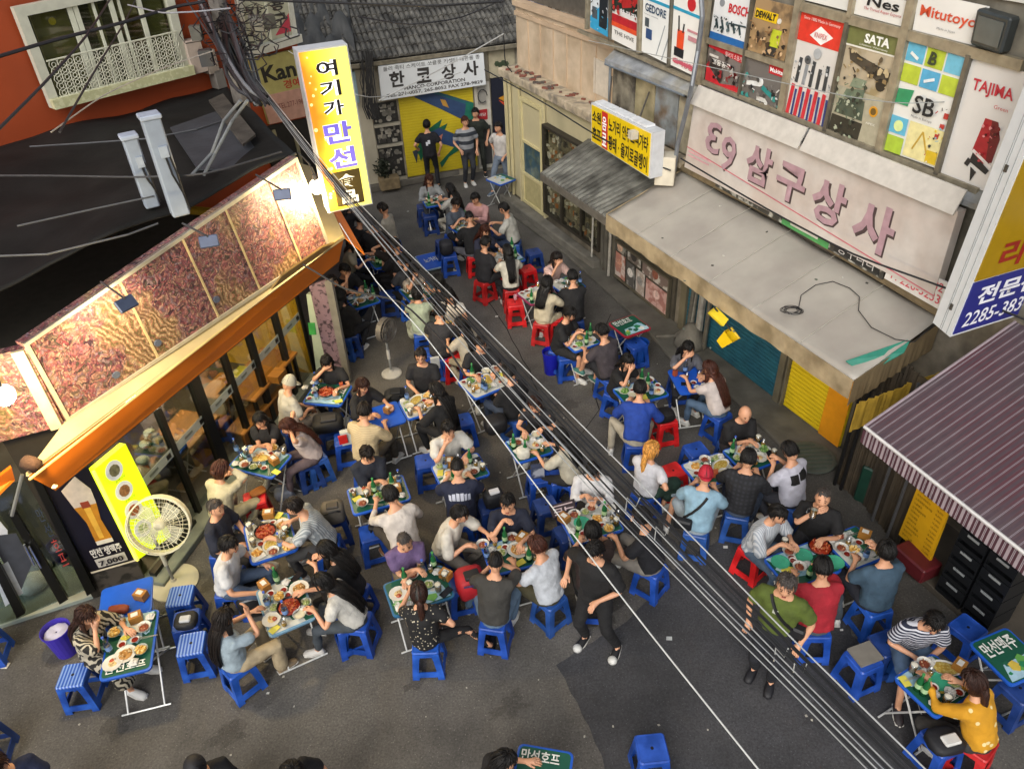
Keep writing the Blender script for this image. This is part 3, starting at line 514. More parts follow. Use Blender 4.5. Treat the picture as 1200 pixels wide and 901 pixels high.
valance(fl, fr_, .26, 'valance', TARP2, aw); valance(fr_, br_+Vector((0, 0, -.1)), .36, 'valance', mat('#6b5c42', .8, var=.25, scale=3), aw, seed=5); valance(bl, fl, .2, 'valance', TARP2, aw, seed=9)
MB().tube([bl.lerp(br_, 0)+Vector((0, 0, .05)), bl.lerp(br_, .5)+Vector((0, 0, .12)), br_+Vector((0, 0, .05))], .06, 8).build('rolled_edge', mat('#7d6f55', .8, var=.2), aw)
p4 = [(991, 430), (1063, 403), (1055, 420), (1010, 443)]
def awp(px, py, h=.02):   # a point of the awning's surface under a photo pixel
    d = ray(px, py).normalized(); o_ = Vector((0, 0, CAMH)); hit = BVA.ray_cast(o_, d)[0]; k = (br_-bl).cross(fl-bl).normalized(); return (hit if hit is not None else o_+d*(k.dot(bl-o_)/k.dot(d)))+Vector((0, 0, h))
random.seed(8)
for k in range(16): x, y = random.uniform(760, 1040), random.uniform(240, 410); c_ = awp(x, y, .012); MB().box(c_, (random.uniform(.02, .05), random.uniform(.015, .03), .006), random.random()*3).build('debris', mat(random.choice(['#3a3834', '#c9c6bc', '#5f6a5c']), .8), aw)
tp = MB().prism([awp(x, y, .05) for x, y in ((990, 428), (1066, 402), (1058, 418), (1012, 444))], (0, 0, .012)).build('tape_patch', mat('#2b7a68', .5, var=.15), aw)
cb = thing('cable_coil', 'coil of thin black cable lying on the grey awning', 'cable', awp(928, 369), world=True)
c0 = awp(928, 370, .06); m_ = MB()
for k in range(7): m_.tube([c0+Vector((.105*math.cos(a)+.012*k*math.sin(k), .08*math.sin(a)+.01*math.cos(k*2), .006*k)) for a in [2*math.pi*i/14 for i in range(14)]], .004, 4, closed=True)
m_.build('coil', mat('#1d1d1f', .5), cb)
pts = [(935, 365), (938, 350), (955, 338), (975, 334), (995, 342), (1006, 352), (1005, 368), (1020, 388), (1048, 402), (1070, 405), (1092, 385)]
MB().tube([awp(x, y, .05) for x, y in pts], .006, 5).build('loose_end', mat('#232325', .5), cb)
# hanging yellow bucket scoop under the valance
hp = G(848, 366, 2.0); yb = thing('yellow_bucket', 'yellow plastic pouch hanging below the grey awning edge', 'bucket', hp, world=True)
rx = Matrix.Rotation(.5, 3, 'Y') @ Matrix.Rotation(.35, 3, 'X')
MB().lathe([(.09, -.2), (.13, .02), (.135, .02), (.12, .0), (.085, -.18)], G(857, 393, 1.75), 4, M=rx).build('bucket', mat('#e3be18', .4, var=.06), yb)
MB().prism([G(829, 367, 2.02), G(837, 360, 2.05), G(851, 374, 2.0), G(845, 382, 1.95)], (.02, -.04, .02)).build('flap', mat('#d9c028', .4), yb)
MB().tube([G(837, 360, 2.1), G(846, 372, 1.98), G(857, 388, 1.85)], .012).build('strap', mat('#1b1b1b', .6), yb)

# ---- ribbed metal awning
ra = thing('ribbed_awning', 'small ribbed grey metal awning below the yellow sign', 'awning', WS(0, 2.3, -.5), world=True)
b0, b1, f1, f0 = W(690, 163, -.02), W(800, 215, -.02), G(713, 257, 2.22), G(634, 203, 2.22); n = 20
RM_ = [mat('#8a8a82', .5, .5, var=.35, scale=2, pat='grime', c2='#5a5953'), mat('#96968d', .5, .5, var=.35, scale=2, pat='grime', c2='#64635c')]
for i in range(n):
    a, b = i/n, (i+.9)/n; P0, P1, Q0, Q1 = b0.lerp(b1, a), b0.lerp(b1, b), f0.lerp(f1, a), f0.lerp(f1, b); mid = Vector((0, 0, .022))
    MB().prism([P0, P0.lerp(P1, .5)+mid, P1, Q1, Q0.lerp(Q1, .5)+mid, Q0], (0, 0, -.02)).build('rib_panel', RM_[i % 2], ra)
MB().prism([f0, f1, f1-Vector((0, 0, .13)), f0-Vector((0, 0, .13))], (-.02, -.01, 0)).build('fascia', mat('#77736a', .5, .4, var=.2), ra)
MB().prism([b0, f0, f0-Vector((0, 0, .13)), b0-Vector((0, 0, .05))], (-.01, .02, 0)).build('fascia', mat('#6b675e', .5, .4, var=.2), ra)

# ---- yellow box sign
f = Fr(W(694, 123, -.75), W(763, 157, -.75), W(760, 207, -.75), W(694, 165, -.75)); YW = mat('#e3c312', .4, var=.05)
s = tag(link('box_sign', f.rect(MB(), -.02, -.04, 1.03, 1.03, 0, .22).mesh('s', mat('#c9cdd0', .4, var=.08))), 'yellow box sign with black letters above the ribbed metal awning', 'sign')
f.rect(MB(), 0, 0, 1, 1, .012, .012).build('face', YW, s); BK = mat('#1a1a16', .6); f.rect(MB(), .2, .02, .3, .98, .02, .01).build('red_band', mat('#c22f2a', .5), s)
f.text('소원', .02, .1, .18, .42, BK, s, d=.018, bold=.03); f.text('호프', .02, .55, .18, .88, BK, s, d=.018, bold=.03); vtext(f, '음료', .21, .1, .29, .95, mat('#ffffff'), s, d=.026, bold=.02)
f.text('노가리 안주스낵가타', .32, .1, .98, .46, BK, s, d=.018, bold=.025); f.text('황태 · 을지로골뱅이', .32, .54, .98, .93, BK, s, d=.018, bold=.025)
for i in range(3): f.rect(MB(), .3*i+.02, -.1, .3*i+.3, -.05, -.03, .16).build('cap', mat('#dfe3e6', .4), s)
MB().tube([f(.2, 0, -.1), WS(-.2, 3.8, -.05)], .015).build('bracket', ALUD, s); MB().tube([f(.7, 0, -.1), WS(.9, 3.8, -.05)], .015).build('bracket', ALUD, s)
MB().box(W(742, 158, -.82), (.12, .12, .12), .3).build('light_box', mat('#c9c3b4', .5), s)
p_ = WS(1.95, 2.95, -.4); t = tag(MB().box(p_, (.3, .3, .45), -.3).build('meter_box', mat('#c9c2b0', .6, var=.1), bev=.01), 'beige metal box at the right end of the yellow box sign', 'box')
t = thing('drain_pipe', 'grey drain pipe curving down past the left end of the faded sign', 'pipe', WS(2.05, 3, -.2), world=True)
MB().tube([W(821, -20, -.3), W(823, 20, -.3), W(818, 60, -.3), W(811, 100, -.4), W(803, 135, -.35), W(794, 170, -.3), W(790, 200, -.3)], .035, 8).build('pipe', mat('#7d8288', .4, .4, var=.15), t)

# ---- tall sign at the right edge
bz = 3.05; a0, a1, a2 = G(1093, 378, bz), G(1113, 395, bz), G(1205, 366, bz); zt2 = CAMH+ray(1212, 152).z*math.hypot(a1.x, a1.y)/math.hypot(ray(1212, 152).x, ray(1212, 152).y); H_ = (G(1212, 152, zt2)-a1); H_ = H_*(3.2/H_.z)
ts = tag(MB().prism([a0, a1, a2, a2+(a0-a1)], H_).build('projecting_sign', mat('#d4d8da', .4, var=.04)), 'tall yellow and blue box sign at the right edge of the view', 'sign')
f = Fr(a1+H_, a2+H_, a2, a1); f.rect(MB(), .02, .0, 1, .8, .012, .012).build('yellow_face', mat('#9c7c05', .4, var=.06), ts); f.rect(MB(), .02, .805, 1, .99, .012, .012).build('blue_face', mat('#262a7a', .4, var=.06), ts)
f.text('전문점', .14, .825, .9, .895, mat('#e4e6ee'), ts, d=.017, bold=.03); f.text('2285-3838', .08, .915, .92, .97, mat('#e4e6ee'), ts, d=.017, bold=.01)
RD = mat('#8f2418', .5); f.text('리', .22, .68, .5, .775, RD, ts, d=.017, bold=.03); f.text('아', .62, .68, .92, .775, RD, ts, d=.017, bold=.03); f.text('가', .26, .45, .62, .56, RD, ts, d=.017, bold=.03); f.text('병', .6, .57, .9, .66, RD, ts, d=.017, bold=.03); f.text('구이', .3, .3, .9, .4, RD, ts, d=.017, bold=.03)
f = Fr(a0+H_, a1+H_, a1, a0); m_ = MB()
for u in (.42, .5, .78): f.rect(m_, u, 0, u+.02, 1, .004, .01)
m_.build('seam', mat('#9aa0a2', .5), ts)
for v in (.1, .45, .9): f.rect(MB(), .5, v, .62, v+.02, .012, .02).build('catch', mat('#55534d', .5, .5), ts)

# ---- striped awning
sa = thing('striped_awning', 'mauve awning with thin white stripes at the right edge', 'awning', G(1150, 600, 2.5), world=True)
f0, f1 = G(1013, 500, 2.35), G(1345, 762, 2.35); b0 = W(1190, 377, -.02); b1 = b0+(f1-f0)
ST = mat('#4e474b', .7, var=.12, scale=.7, pat='grime', c2='#522f37')  # dark red patches paint reflected red light into the mauve canvas colour
MB().prism([b0, b1, f1, f0], (0, 0, -.03)).build('canvas', ST, sa)
f = Fr(b0, b1, f1, f0); n = 30; m_ = MB(); m2 = MB()
for i in range(n):
    u = (i+.5)/n
    f.rect(m_, u-.0026, 0, u-.0012, 1, .004, .003); f.rect(m_, u+.0006, 0, u+.002, 1, .004, .003); f.rect(m2, u+.011, 0, u+.021, 1, .003, .003)
m_.build('white_stripe', mat('#857c83', .7, var=.1), sa); m2.build('dark_stripe', mat('#463840', .7), sa)
fv = Fr(f0, f1, f1-Vector((0, 0, .2)), f0-Vector((0, 0, .2))); fv.rect(MB(), 0, 0, 1, 1, .0, .015).build('valance', mat('#492a34', .7, var=.15), sa); m_ = MB()
for i in range(n): u = (i+.5)/n; fv.rect(m_, u-.003, .05, u-.001, 1, .004, .003); fv.rect(m_, u+.001, .05, u+.003, 1, .004, .003); fv.rect(m_, u+.012, .05, u+.022, 1, .004, .003)
m_.build('white_stripe', mat('#9c9096', .7), sa); MB().tube([f0, f1], .018, 6).build('front_bar', mat('#d6d4d2', .4, .2), sa)
MB().tube([b0, f0], .015, 6).build('side_bar', mat('#8b7f85', .5), sa)
# ---- tarp wall, menu board, crates
te = thing('tarp_wall', 'dark brown tarpaulin wall between the yellow shutter and the last stall', 'tarpaulin', G(1010, 590), world=True)
t0, t1, t2 = G(980, 566), G(1010, 590), G(1052, 640); top = lambda p, z: Vector((p.x+.1, p.y+.05, z)); BRW = mat('#453b2c', .8, var=.35, scale=2.5, bump=.3, pat='grime', c2='#2c261d')
def wavy(p, q_, z, name, m, parent, n=40):
    vs = []; 
    d = (q_-p).cross(Vector((0, 0, 1))).normalized()
    for i in range(n+1):
        a = p.lerp(q_, i/n); o_ = d*.03*noise.noise(Vector((i*.7, p.x, 0)))
        vs += [a+o_, a+o_*1.5+Vector((0, 0, z))]
    me = bpy.data.meshes.new(name); me.from_pydata(vs, [], [(2*i, 2*i+2, 2*i+3, 2*i+1) for i in range(n)]); me.materials.append(m); o = link(name, me, parent); md = o.modifiers.new('t', 'SOLIDIFY'); md.thickness = .01; return o
wavy(t0, t1, 2.1, 'curtain', BRW, te); wavy(t1, t2, 2.25, 'curtain', BRW, te)
wavy(t0+Vector((.02, .01, 0)), WS(sy1+.35, 0, -.05), 2.1, 'curtain', mat('#2d2a26', .7, var=.3, scale=3), te)
wavy(G(1003, 478, 2.05)+Vector((0, 0, -.35)), G(1100, 440, 2.05)+Vector((0, 0, -.35)), .4, 'yellow_lining', mat('#a3842a', .7, var=.25), te)
for p in (t0, t0.lerp(t1, .25)): MB().tube([p+Vector((-.03, -.02, 0)), p+Vector((-.03, -.02, 2.0))], .025, 6).build('post', mat('#1f1f20', .4, .3), te)
for p in (t1.lerp(t2, .35), t1.lerp(t2, .75)): MB().tube([p+Vector((-.04, -.04, 0)), p+Vector((-.04, -.04, 2.2))], .02, 6).build('post', mat('#4f5052', .5, .2), te)
gp = G(1020, 585); tag(MB().box((gp.x-.02, gp.y-.12, .3), (.5, .1, .6), .75*-1).build('green_bin', mat('#14382c', .5, var=.2), bev=.02), 'dark green plastic box against the brown tarpaulin wall', 'bin')
q0, q1 = G(1054, 650), G(1092, 690); MBF = Fr(V(1076, 568, q0, q1), V(1112, 598, q0, q1), V(1089, 658, q0, q1), V(1053, 626, q0, q1))
mb_ = tag(link('menu_board', MBF.rect(MB(), 0, 0, 1, 1, 0, .03).mesh('m', mat('#cf9d14', .5, var=.05))), 'yellow menu board with rows of small black writing by the striped awning', 'menu board')
random.seed(11)
for i in range(12):
    v = .04+i*.078; n_ = random.randint(4, 9); MBF.text(''.join(random.choice('가노리안주맥골뱅이튀김소세지계란말황태포') for _ in range(n_)), .08, v, .12+.055*n_, v+.04, mat('#3c2c10'), mb_, d=.004)
    MBF.text('%d,000' % random.choice((8, 9, 12, 15, 18, 20)), .72, v, .92, v+.035, mat('#5c3c14'), mb_, d=.004)
rl = [G(1047, 640, .3), G(1083, 672, .3)]; v_ = (rl[1]-rl[0]).normalized(); nn = Vector((-v_.y, v_.x, 0))
tag(MB().prism([rl[0]-Vector((0, 0, .2)), rl[1]-Vector((0, 0, .2)), rl[1]-Vector((0, 0, .2))+nn*.3, rl[0]-Vector((0, 0, .2))+nn*.3], (0, 0, .22)).build('red_bench', mat('#5b1a20', .5, var=.15), bev=.02), 'low dark red bench below the yellow menu board', 'bench')
c0 = G(1093, 690, .1); c1 = G(1118, 712, .1); cv = (c1-c0); cl = cv.length; cv.normalize(); cn = Vector((-cv.y, cv.x, 0)); ang = math.atan2(cv.y, cv.x)
WORDS = ['lowest', 'second', 'third', 'fourth', 'topmost']
for k in range(5):
    for j in range(2):
        p = c0+cv*(.17+j*.35)+cn*.2+Vector((0, 0, .13+k*.26)); cr = thing('bottle_crate', '%s black crate in the %s stack by the yellow menu board' % (WORDS[k], ('left', 'right')[j]), 'crate', p, ang, 'black crates under the striped awning')
        m_ = MB(); m_.box((0, 0, -.12), (.32, .36, .01)); 
        for sx in (-1, 1): m_.box((sx*.155, 0, 0), (.012, .36, .24)); m_.box((0, sx*.175, .05), (.3, .012, .14)); m_.box((0, sx*.175, -.1), (.3, .012, .05))
        m_.build('shell', mat('#15171a', .4, var=.1), cr); MB().box((0, -.183, .085), (.14, .008, .03)).build('handle', mat('#8a8f90', .4), cr)
# ================================================================ HOUSE AT THE END OF THE ALLEY
def C(px, py, off=0.0): return V(px, py, CA, CB, -off)      # off > 0 is towards the viewer
def CFr(*p, off=0.0): return Fr(*[C(x, y, off) for x, y in p])
eb = thing('tiled_house', 'old house with grey tiled roof and yellow painted shutter at the alley end', 'building', (-1.8, 19.5, 0), world=True)
cd_ = (CB-CA).normalized(); cn_ = Vector((-cd_.y, cd_.x)); ca = math.atan2(cd_.y, cd_.x)
def CS(s, z, off=0.0): p = CA+cd_*s-cn_*off; return Vector((p.x, p.y, z))
MB().prism([CS(-1.6, 0, -.02), CS(4.2, 0, -.02), CS(4.2, 0, -.4), CS(-1.6, 0, -.4)], (0, 0, 3.05)).build('wall', mat('#a8a08c', .85, var=.2, scale=2, bump=.3, pat='grime', c2='#8a8272'), eb)
f = CFr((468, 112), (557, 96), (543, 190), (480, 199), off=.0); f = Fr(CS(.93, 2.2, .02), CS(2.78, 2.2, .02), CS(2.78, .2, .02), CS(.93, .2, .02))
sh = link('roller_shutter', f.rect(MB(), 0, 0, 1, 1, .02, .03).mesh('roller_shutter', mat('#c2ae22', .5, var=.12, scale=2)), eb); m_ = MB()
for i in range(30): f.rect(m_, 0, i/30, 1, (i+.6)/30, .03, .01)
m_.build('slat', mat('#c7b324', .5, var=.1, scale=2), sh).__setitem__('kind', 'stuff')
pr(f, sh, [('p', '#2b5b66', [(.22, .0), (.5, .0), (1, .2), (.98, .38), (.84, .34)]), ('p', '#31476b', [(.2, .03), (.42, .0), (.93, .22), (.82, .38), (.55, .22)]), ('p', '#1f6a57', [(.9, .18), (1, .2), (.98, .42), (.86, .36)]), ('p', '#b88a3c', [(.55, .1), (.62, .12), (.66, .22), (.58, .18)]),
 ('p', '#1d6044', [(.12, .72), (.3, .46), (.55, .34), (.5, .44), (.62, .4), (.56, .5), (.34, .6), (.2, .82), (.18, .72)]), ('p', '#31476b', [(.36, .48), (.5, .44), (.96, .68), (.92, .8), (.7, .72), (.38, .58)]), ('p', '#1d6044', [(.46, .88), (.72, .68), (.84, .72), (.6, .82), (.48, .95)]), ('p', '#a8533c', [(.76, .76), (.94, .78), (.96, .86), (.8, .84)]), ('p', '#c07a68', [(.46, .56), (.54, .52), (.5, .62)]), ('p', '#333a44', [(.1, .68), (.18, .66), (.14, .84)])], d=.037)
# sign
f = Fr(C(443, 78, .25), C(566, 62, .25), C(569, 99, .25), C(447, 118, .25)); s = tag(link('shop_sign', f.rect(MB(), 0, 0, 1, 1, .03, .1).mesh('s', mat('#d3d7d8', .5, var=.06, scale=2))), 'white shop sign with four dark letters above the painted yellow shutter', 'sign')
LT = mat('#34312f', .6); f.text('플리 죽티 스케이트 쏘클릇 키셋터 대판돌 종', .04, .03, .96, .16, LT, s, d=.036)
for ch, a, b in (('한', .09, .23), ('코', .34, .48), ('상', .58, .72), ('사', .79, .94)): f.text(ch, a, .2, b, .66, LT, s, d=.036, bold=.03)
f.text('HANCO CORPORATION', .22, .68, .8, .79, LT, s, d=.036, bold=.02); f.text('TEL 271-0057, 265-8052 FAX 278-9829', .05, .83, .97, .95, LT, s, d=.036, bold=.02)
# pillars, cases, dark panel
def crect(name, s0, s1, z0, z1, m, off=.03, t=.06, par=None): return Fr(CS(s0, z1, off), CS(s1, z1, off), CS(s1, z0, off), CS(s0, z0, off)).rect(MB(), 0, 0, 1, 1, 0, t).build(name, m, par or eb)
crect('pillar', -.1, .25, .1, 2.9, mat('#b5ae99', .8, var=.15, scale=2)); crect('pillar', 2.82, 3.22, .1, 2.25, mat('#b9b4a6', .8, var=.12), .04)
for i, (z0, z1) in enumerate(((1.62, 2.1), (1.12, 1.55), (.25, 1.02))):
    crect('case_back', .28, .88, z0, z1, mat('#2b2a27', .6), .02); clutter('case_goods', Fr(CS(.3, z1-.03, .03), CS(.86, z1-.03, .03), CS(.86, z0+.03, .03), CS(.3, z0+.03, .03)), 26, ['#6f6c63', '#a09c90', '#3a3834', '#8a8578'], eb, .05, i, .04, .12)
    crect('case_shelf', .26, .9, z0-.07, z0-.01, mat('#a29c8b', .7), .1, .12)
crect('red_notice', 2.86, 3.12, 1.35, 1.6, mat('#9c2027', .5), .06, .02); Fr(CS(2.88, 1.53, .062), CS(3.1, 1.53, .062), CS(3.1, 1.43, .062), CS(2.88, 1.43, .062)).text('배당', 0.1, .1, .9, .9, mat('#e8e0d8'), eb)
crect('dark_cabinet', 2.88, 3.18, .2, 1.2, mat('#3b3a38', .6), .06); crect('meter_box', 2.9, 3.1, 1.75, 2.15, mat('#8f8c84', .5), .08)
MB().tube([CS(3.0+.12*math.cos(a), 1.95+.16*math.sin(a), .14) for a in [i*.6 for i in range(10)]], .012, 5).build('cable_loop', mat('#222222'), eb)
np_ = crect('navy_panel', 3.26, 4.1, .12, 2.3, mat('#191c2a', .5), .05); fn = Fr(CS(3.26, 2.3, .055), CS(4.1, 2.3, .055), CS(4.1, .12, .055), CS(3.26, .12, .055))
pr(fn, np_, [('p', '#b8801f', [(.2, .22), (.5, .18), (1, .3), (1, .45), (.5, .3)]), ('p', '#c0482a', [(.2, .24), (.5, .3), (.4, .32)])], d=.006)
crect('upper_panel', 3.24, 3.9, 2.32, 2.95, mat('#aaa187', .8), .05); fn = Fr(CS(3.24, 2.95, .055), CS(3.9, 2.95, .055), CS(3.9, 2.32, .055), CS(3.24, 2.32, .055)); m_ = MB(); [fn.disc(m_, .3+.12*i, .5+.05*(i % 2), .07, .004, .004, 0, 6) for i in range(4)]; m_.build('leaf_print', mat('#3d4a33'), eb)
crect('blue_panel', -.2, .0, 2.2, 2.9, mat('#8fa7ad', .5), .12)
crect('left_wall', -3.2, -.12, 0, 3.0, mat('#8f8878', .85, var=.3, scale=2), .0, .2)
# roof: battens and rows of curved tiles
e0, e1 = C(398, 84, .5), C(574, 52, .5); e0.z = 3.0; e1.z = 3.0; rise = Vector((-cd_.y, cd_.x, 0)).normalized()
rdir = (cn_.to_3d()*1.0+Vector((0, 0, .42))).normalized(); e0 = CS(-.9, 3.1, .3); e1 = CS(4.5, 3.1, .3); E = (e1-e0); EL = E.length; E.normalize(); up_ = E.cross(rdir).normalized()
if up_.z < 0: up_ = -up_
RT = mat('#62605a', .8, var=.35, scale=3, bump=.4, pat='grime', c2='#3c3b38')
MB().prism([e0, e1, e1+rdir*5, e0+rdir*5], up_*-.12).build('roof', mat('#2d2c29', .9), eb)
m_ = MB(); rows, cols = 15, 42
for r_ in range(rows):
    for c_ in range(cols):
        random.seed(r_*97+c_); o_ = e0+E*(c_+.5)*EL/cols+rdir*(r_*.32)+up_*(.012+random.uniform(-.006, .012)); hw = EL/cols*.5; prof = [(-hw, .0), (-hw*.6, .05), (0, .07), (hw*.6, .05), (hw, 0)]
        A_ = [o_+E*x+up_*(z+.03) for x, z in prof]; B2 = [p+rdir*.36-up_*.03 for p in A_]
        k_ = len(m_.v); m_.add(A_+B2, [(i, i+1, i+6, i+5) for i in range(4)]+[(0, 1, 2, 3, 4)])
tag(m_.build('roof_tile', RT, eb, fix=False), kind='stuff')
MB().prism([e0-rdir*.02, e1-rdir*.02, e1-rdir*.02-up_*.1, e0-rdir*.02-up_*.1], rdir*.03).build('eave_board', mat('#8d8674', .8, var=.3), eb)
# tarp over the left part of that roof
tw = thing('roof_tarp', 'crumpled dark grey tarp over the left of the tiled roof', 'tarpaulin', e0, world=True)
a_ = e0+E*.0+up_*.12; cloth((a_+rdir*4.6, a_+E*1.5+rdir*4.6, a_+E*1.0+rdir*.3, a_-E*1.2+rdir*.3), 26, 30, .3, .01, 'sheet', mat('#3f403f', .6, var=.3, scale=3, bump=.3), tw, seed=4, scale=4)
# plant pot and wooden box
pp_ = G(455, 224); pt = thing('potted_plant', 'small dark green shrub in a tan box by the display case', 'plant', (pp_.x, pp_.y, 0), ca)
MB().box((.05, -.05, .24), (.5, .3, .3)).build('planter', mat('#7c6c50', .8, var=.3), pt, bev=.02); random.seed(2); m_ = MB()
for i in range(260):
    a, b, r_ = random.random()*6.3, random.random()*3.1, random.uniform(.05, .24); p = Vector((-.05+r_*math.cos(a)*math.sin(b), .02+r_*math.sin(a)*math.sin(b), .58+r_*math.cos(b)*1.1)); u = Vector((random.uniform(-1, 1), random.uniform(-1, 1), random.uniform(-1, 1))).normalized()*.05; v = u.orthogonal().normalized()*.02; m_.add([p-u, p+v, p+u, p-v], [(0, 1, 2, 3)])
tag(m_.build('foliage', mat('#1c2413', .7, var=.4, scale=8), pt, fix=False), kind='stuff')

# ================================================================ RED HOUSE ON THE LEFT
RA, RB = G(0, 173, 4.0).xy, G(240, 105, 4.0).xy
def R_(px, py, off=0.0): return V(px, py, RA, RB, -off)
rd_ = (RB-RA).normalized(); rn_ = Vector((-rd_.y, rd_.x))
def RS(s, z, off=0.0): p = RA+rd_*s-rn_*off; return Vector((p.x, p.y, z))
rh = thing('red_house', 'orange red painted house with white framed window behind the black roof', 'building', RS(1, 3, 0), world=True)
MB().prism([RS(-5, 0, 0), RS(5.3, 0, 0), RS(5.3, 0, -.4), RS(-5, 0, -.4)], (0, 0, 9)).build('wall', mat('#973e17', .6, var=.12, scale=1.2, bump=.1), rh)
f = Fr(R_(14, 9, .14), R_(196, -28, .14), R_(223, 86, .14), R_(60, 127, .14)); wn = link('window', f.frame(MB(), .13, .05, .12).mesh('window', mat('#bfc0b0', .5, var=.08)), rh)
f.rect(MB(), .02, .02, .98, .98, -.06, .02).build('room', mat('#4d4a30', .8, var=.3, scale=1), wn)
pr(f, wn, [('r', '#7d7a55', .08, .06, .3, .95), ('r', '#4b4a38', .34, .06, .44, .95), ('r', '#8a8862', .44, .06, .5, .95), ('r', '#4b4a38', .5, .06, .56, .95), ('r', '#5a4c22', .6, .3, .75, .95), ('r', '#9a9278', .6, .05, .74, .3), ('r', '#7a7a58', .77, .06, .92, .95), ('d', '#d8c83a', .2, .2, .05)], d=-.05)
f.rect(MB(), .08, .06, .93, .9, -.01, .006).build('pane', glassmat((.75, .77, .65), .08), wn); m_ = MB(); WHT = mat('#c9cbb8', .5)
for u, w_ in ((.3, .03), (.335, .03), (.455, .015), (.56, .03), (.62, .015), (.745, .03)): f.rect(MB(), u, .05, u+w_, .9, .02, .03).build('sash', WHT, wn)
f.rect(MB(), .0, .9, 1.0, 1.0, .16, .14).build('sill', mat('#c6c6a0', .6, var=.15, pat='blotch', c2='#b5b58c', scale=14), wn)
m_ = MB()
nu, nv = 17, 5; gh = .36
for i in range(nu):
    for j in range(nv):
        u = .07+(i+.5)*.87/nu; v = .54+(j+.5)*.36/nv
        for rr in (.068, .03): m_.tube([f(u, v, .1)+(f(u+.01, v, .1)-f(u, v, .1)).normalized()*rr*math.cos(a)+(f(u, v+.01, .1)-f(u, v, .1)).normalized()*rr*math.sin(a) for a in [math.pi/4*q for q in range(8)]], .0055, 4, closed=True)
tag(m_.build('grille', mat('#c9c9b5', .4), wn), kind='stuff'); m_ = MB(); [m_.tube([f(.06, v, .1), f(.95, v, .1)], .012, 5) for v in (.53, .9)]; m_.build('grille_rail', mat('#c9c9b5', .4), wn)
# second window with letters
f = Fr(R_(275, -20, .08), R_(337, -30, .08), R_(349, 49, .08), R_(286, 68, .08)); w2 = link('window', f.frame(MB(), .09, .03, .1).mesh('window', mat('#b9bab0', .5)), rh)
f.rect(MB(), .05, .03, .95, .95, .0, .02).build('sticker', mat('#a9aa96', .5, var=.15), w2); f.rect(MB(), .48, 0, .52, .95, .03, .03).build('sash', WHT, w2); f.rect(MB(), 0, .88, 1.02, 1, .12, .12).build('sill', mat('#c2c3b8', .5), w2)
f.text('구', .6, .52, .86, .7, LT, w2, d=.012, bold=.02); f.text('끼', .14, .6, .42, .78, LT, w2, d=.012, bold=.02); f.text('용', .58, .3, .84, .48, LT, w2, d=.012, bold=.02); f.text('사', .14, .36, .4, .54, LT, w2, d=.012, bold=.02)
pr(f, w2, [('p', '#b03a4c', [(.9, .55), (.9, .82), (.6, .82)])], d=.01)
f = Fr(R_(292, 70, .1), R_(346, 58, .1), R_(364, 135, .1), R_(316, 146, .1)); ks = tag(f.rect(MB(), 0, 0, 1, 1, 0, .06).build('side_sign', mat('#a39c60', .5, var=.1)), 'dull yellow and pink sign half hidden behind the bright vertical sign', 'sign')
f.rect(MB(), 0, .56, 1, 1, .008, .008).build('pink_band', mat('#b58c7c', .5), ks); f.text('Kan', .16, .14, .9, .38, mat('#1c1b16'), ks, d=.006, bold=.03); f.text('경예', .55, .4, .95, .53, mat('#a8331f'), ks, d=.006, bold=.02); f.text('TEL.277-1962', .3, .72, .95, .8, mat('#6e3a34'), ks, d=.014)
Fr(R_(305, 150, .05), R_(362, 138, .05), R_(380, 232, .05), R_(335, 246, .05)).rect(MB(), 0, 0, 1, 1, 0, .04).build('dark_panel', mat('#1b1a19', .6, var=.3), rh)
for u in (.2, .6): Fr(R_(305, 150, .05), R_(362, 138, .05), R_(380, 232, .05), R_(335, 246, .05)).rect(MB(), u, .05, u+.06, .8, .02, .02).build('batten', mat('#8d8668', .6), rh)
# boxes beside the red wall
for i, (x, y, w_, h_, c) in enumerate(((227, 66, .28, .5, '#b5a69a'), (245, 72, .2, .36, '#8f8478'), (255, 92, .18, .3, '#6e6a64'))):
    tag(MB().box(R_(x, y, .15), (w_, .2, h_), math.atan2(rd_.y, rd_.x)).build('meter_box', mat(c, .5, var=.15), bev=.01), ['pale', 'tan', 'dark grey'][i]+' meter box on the orange wall beside the cable tangle', 'box')

# ================================================================ SEAFOOD PUB ON THE LEFT
pub = thing('pub_building', 'glass fronted pub with orange awning and picture fascia on the left', 'building', (-4, 8, 0), world=True)
fd = (FB-FA).normalized(); fn_ = Vector((fd.y, -fd.x)); fa = math.atan2(fd.y, fd.x)     # fn_ points to the street
def FS(s, z, off=0.0): p = FA+fd*s+fn_*off; return Vector((p.x, p.y, z))
def F_(px, py, off=0.0): return V(px, py, FA, FB, -off)
def fs(px, py): p = F_(px, py); return fd.dot(Vector((p.x, p.y))-FA)
FL = (FB-FA).length
BF = mat('#12120f', .35, .2, var=.1)
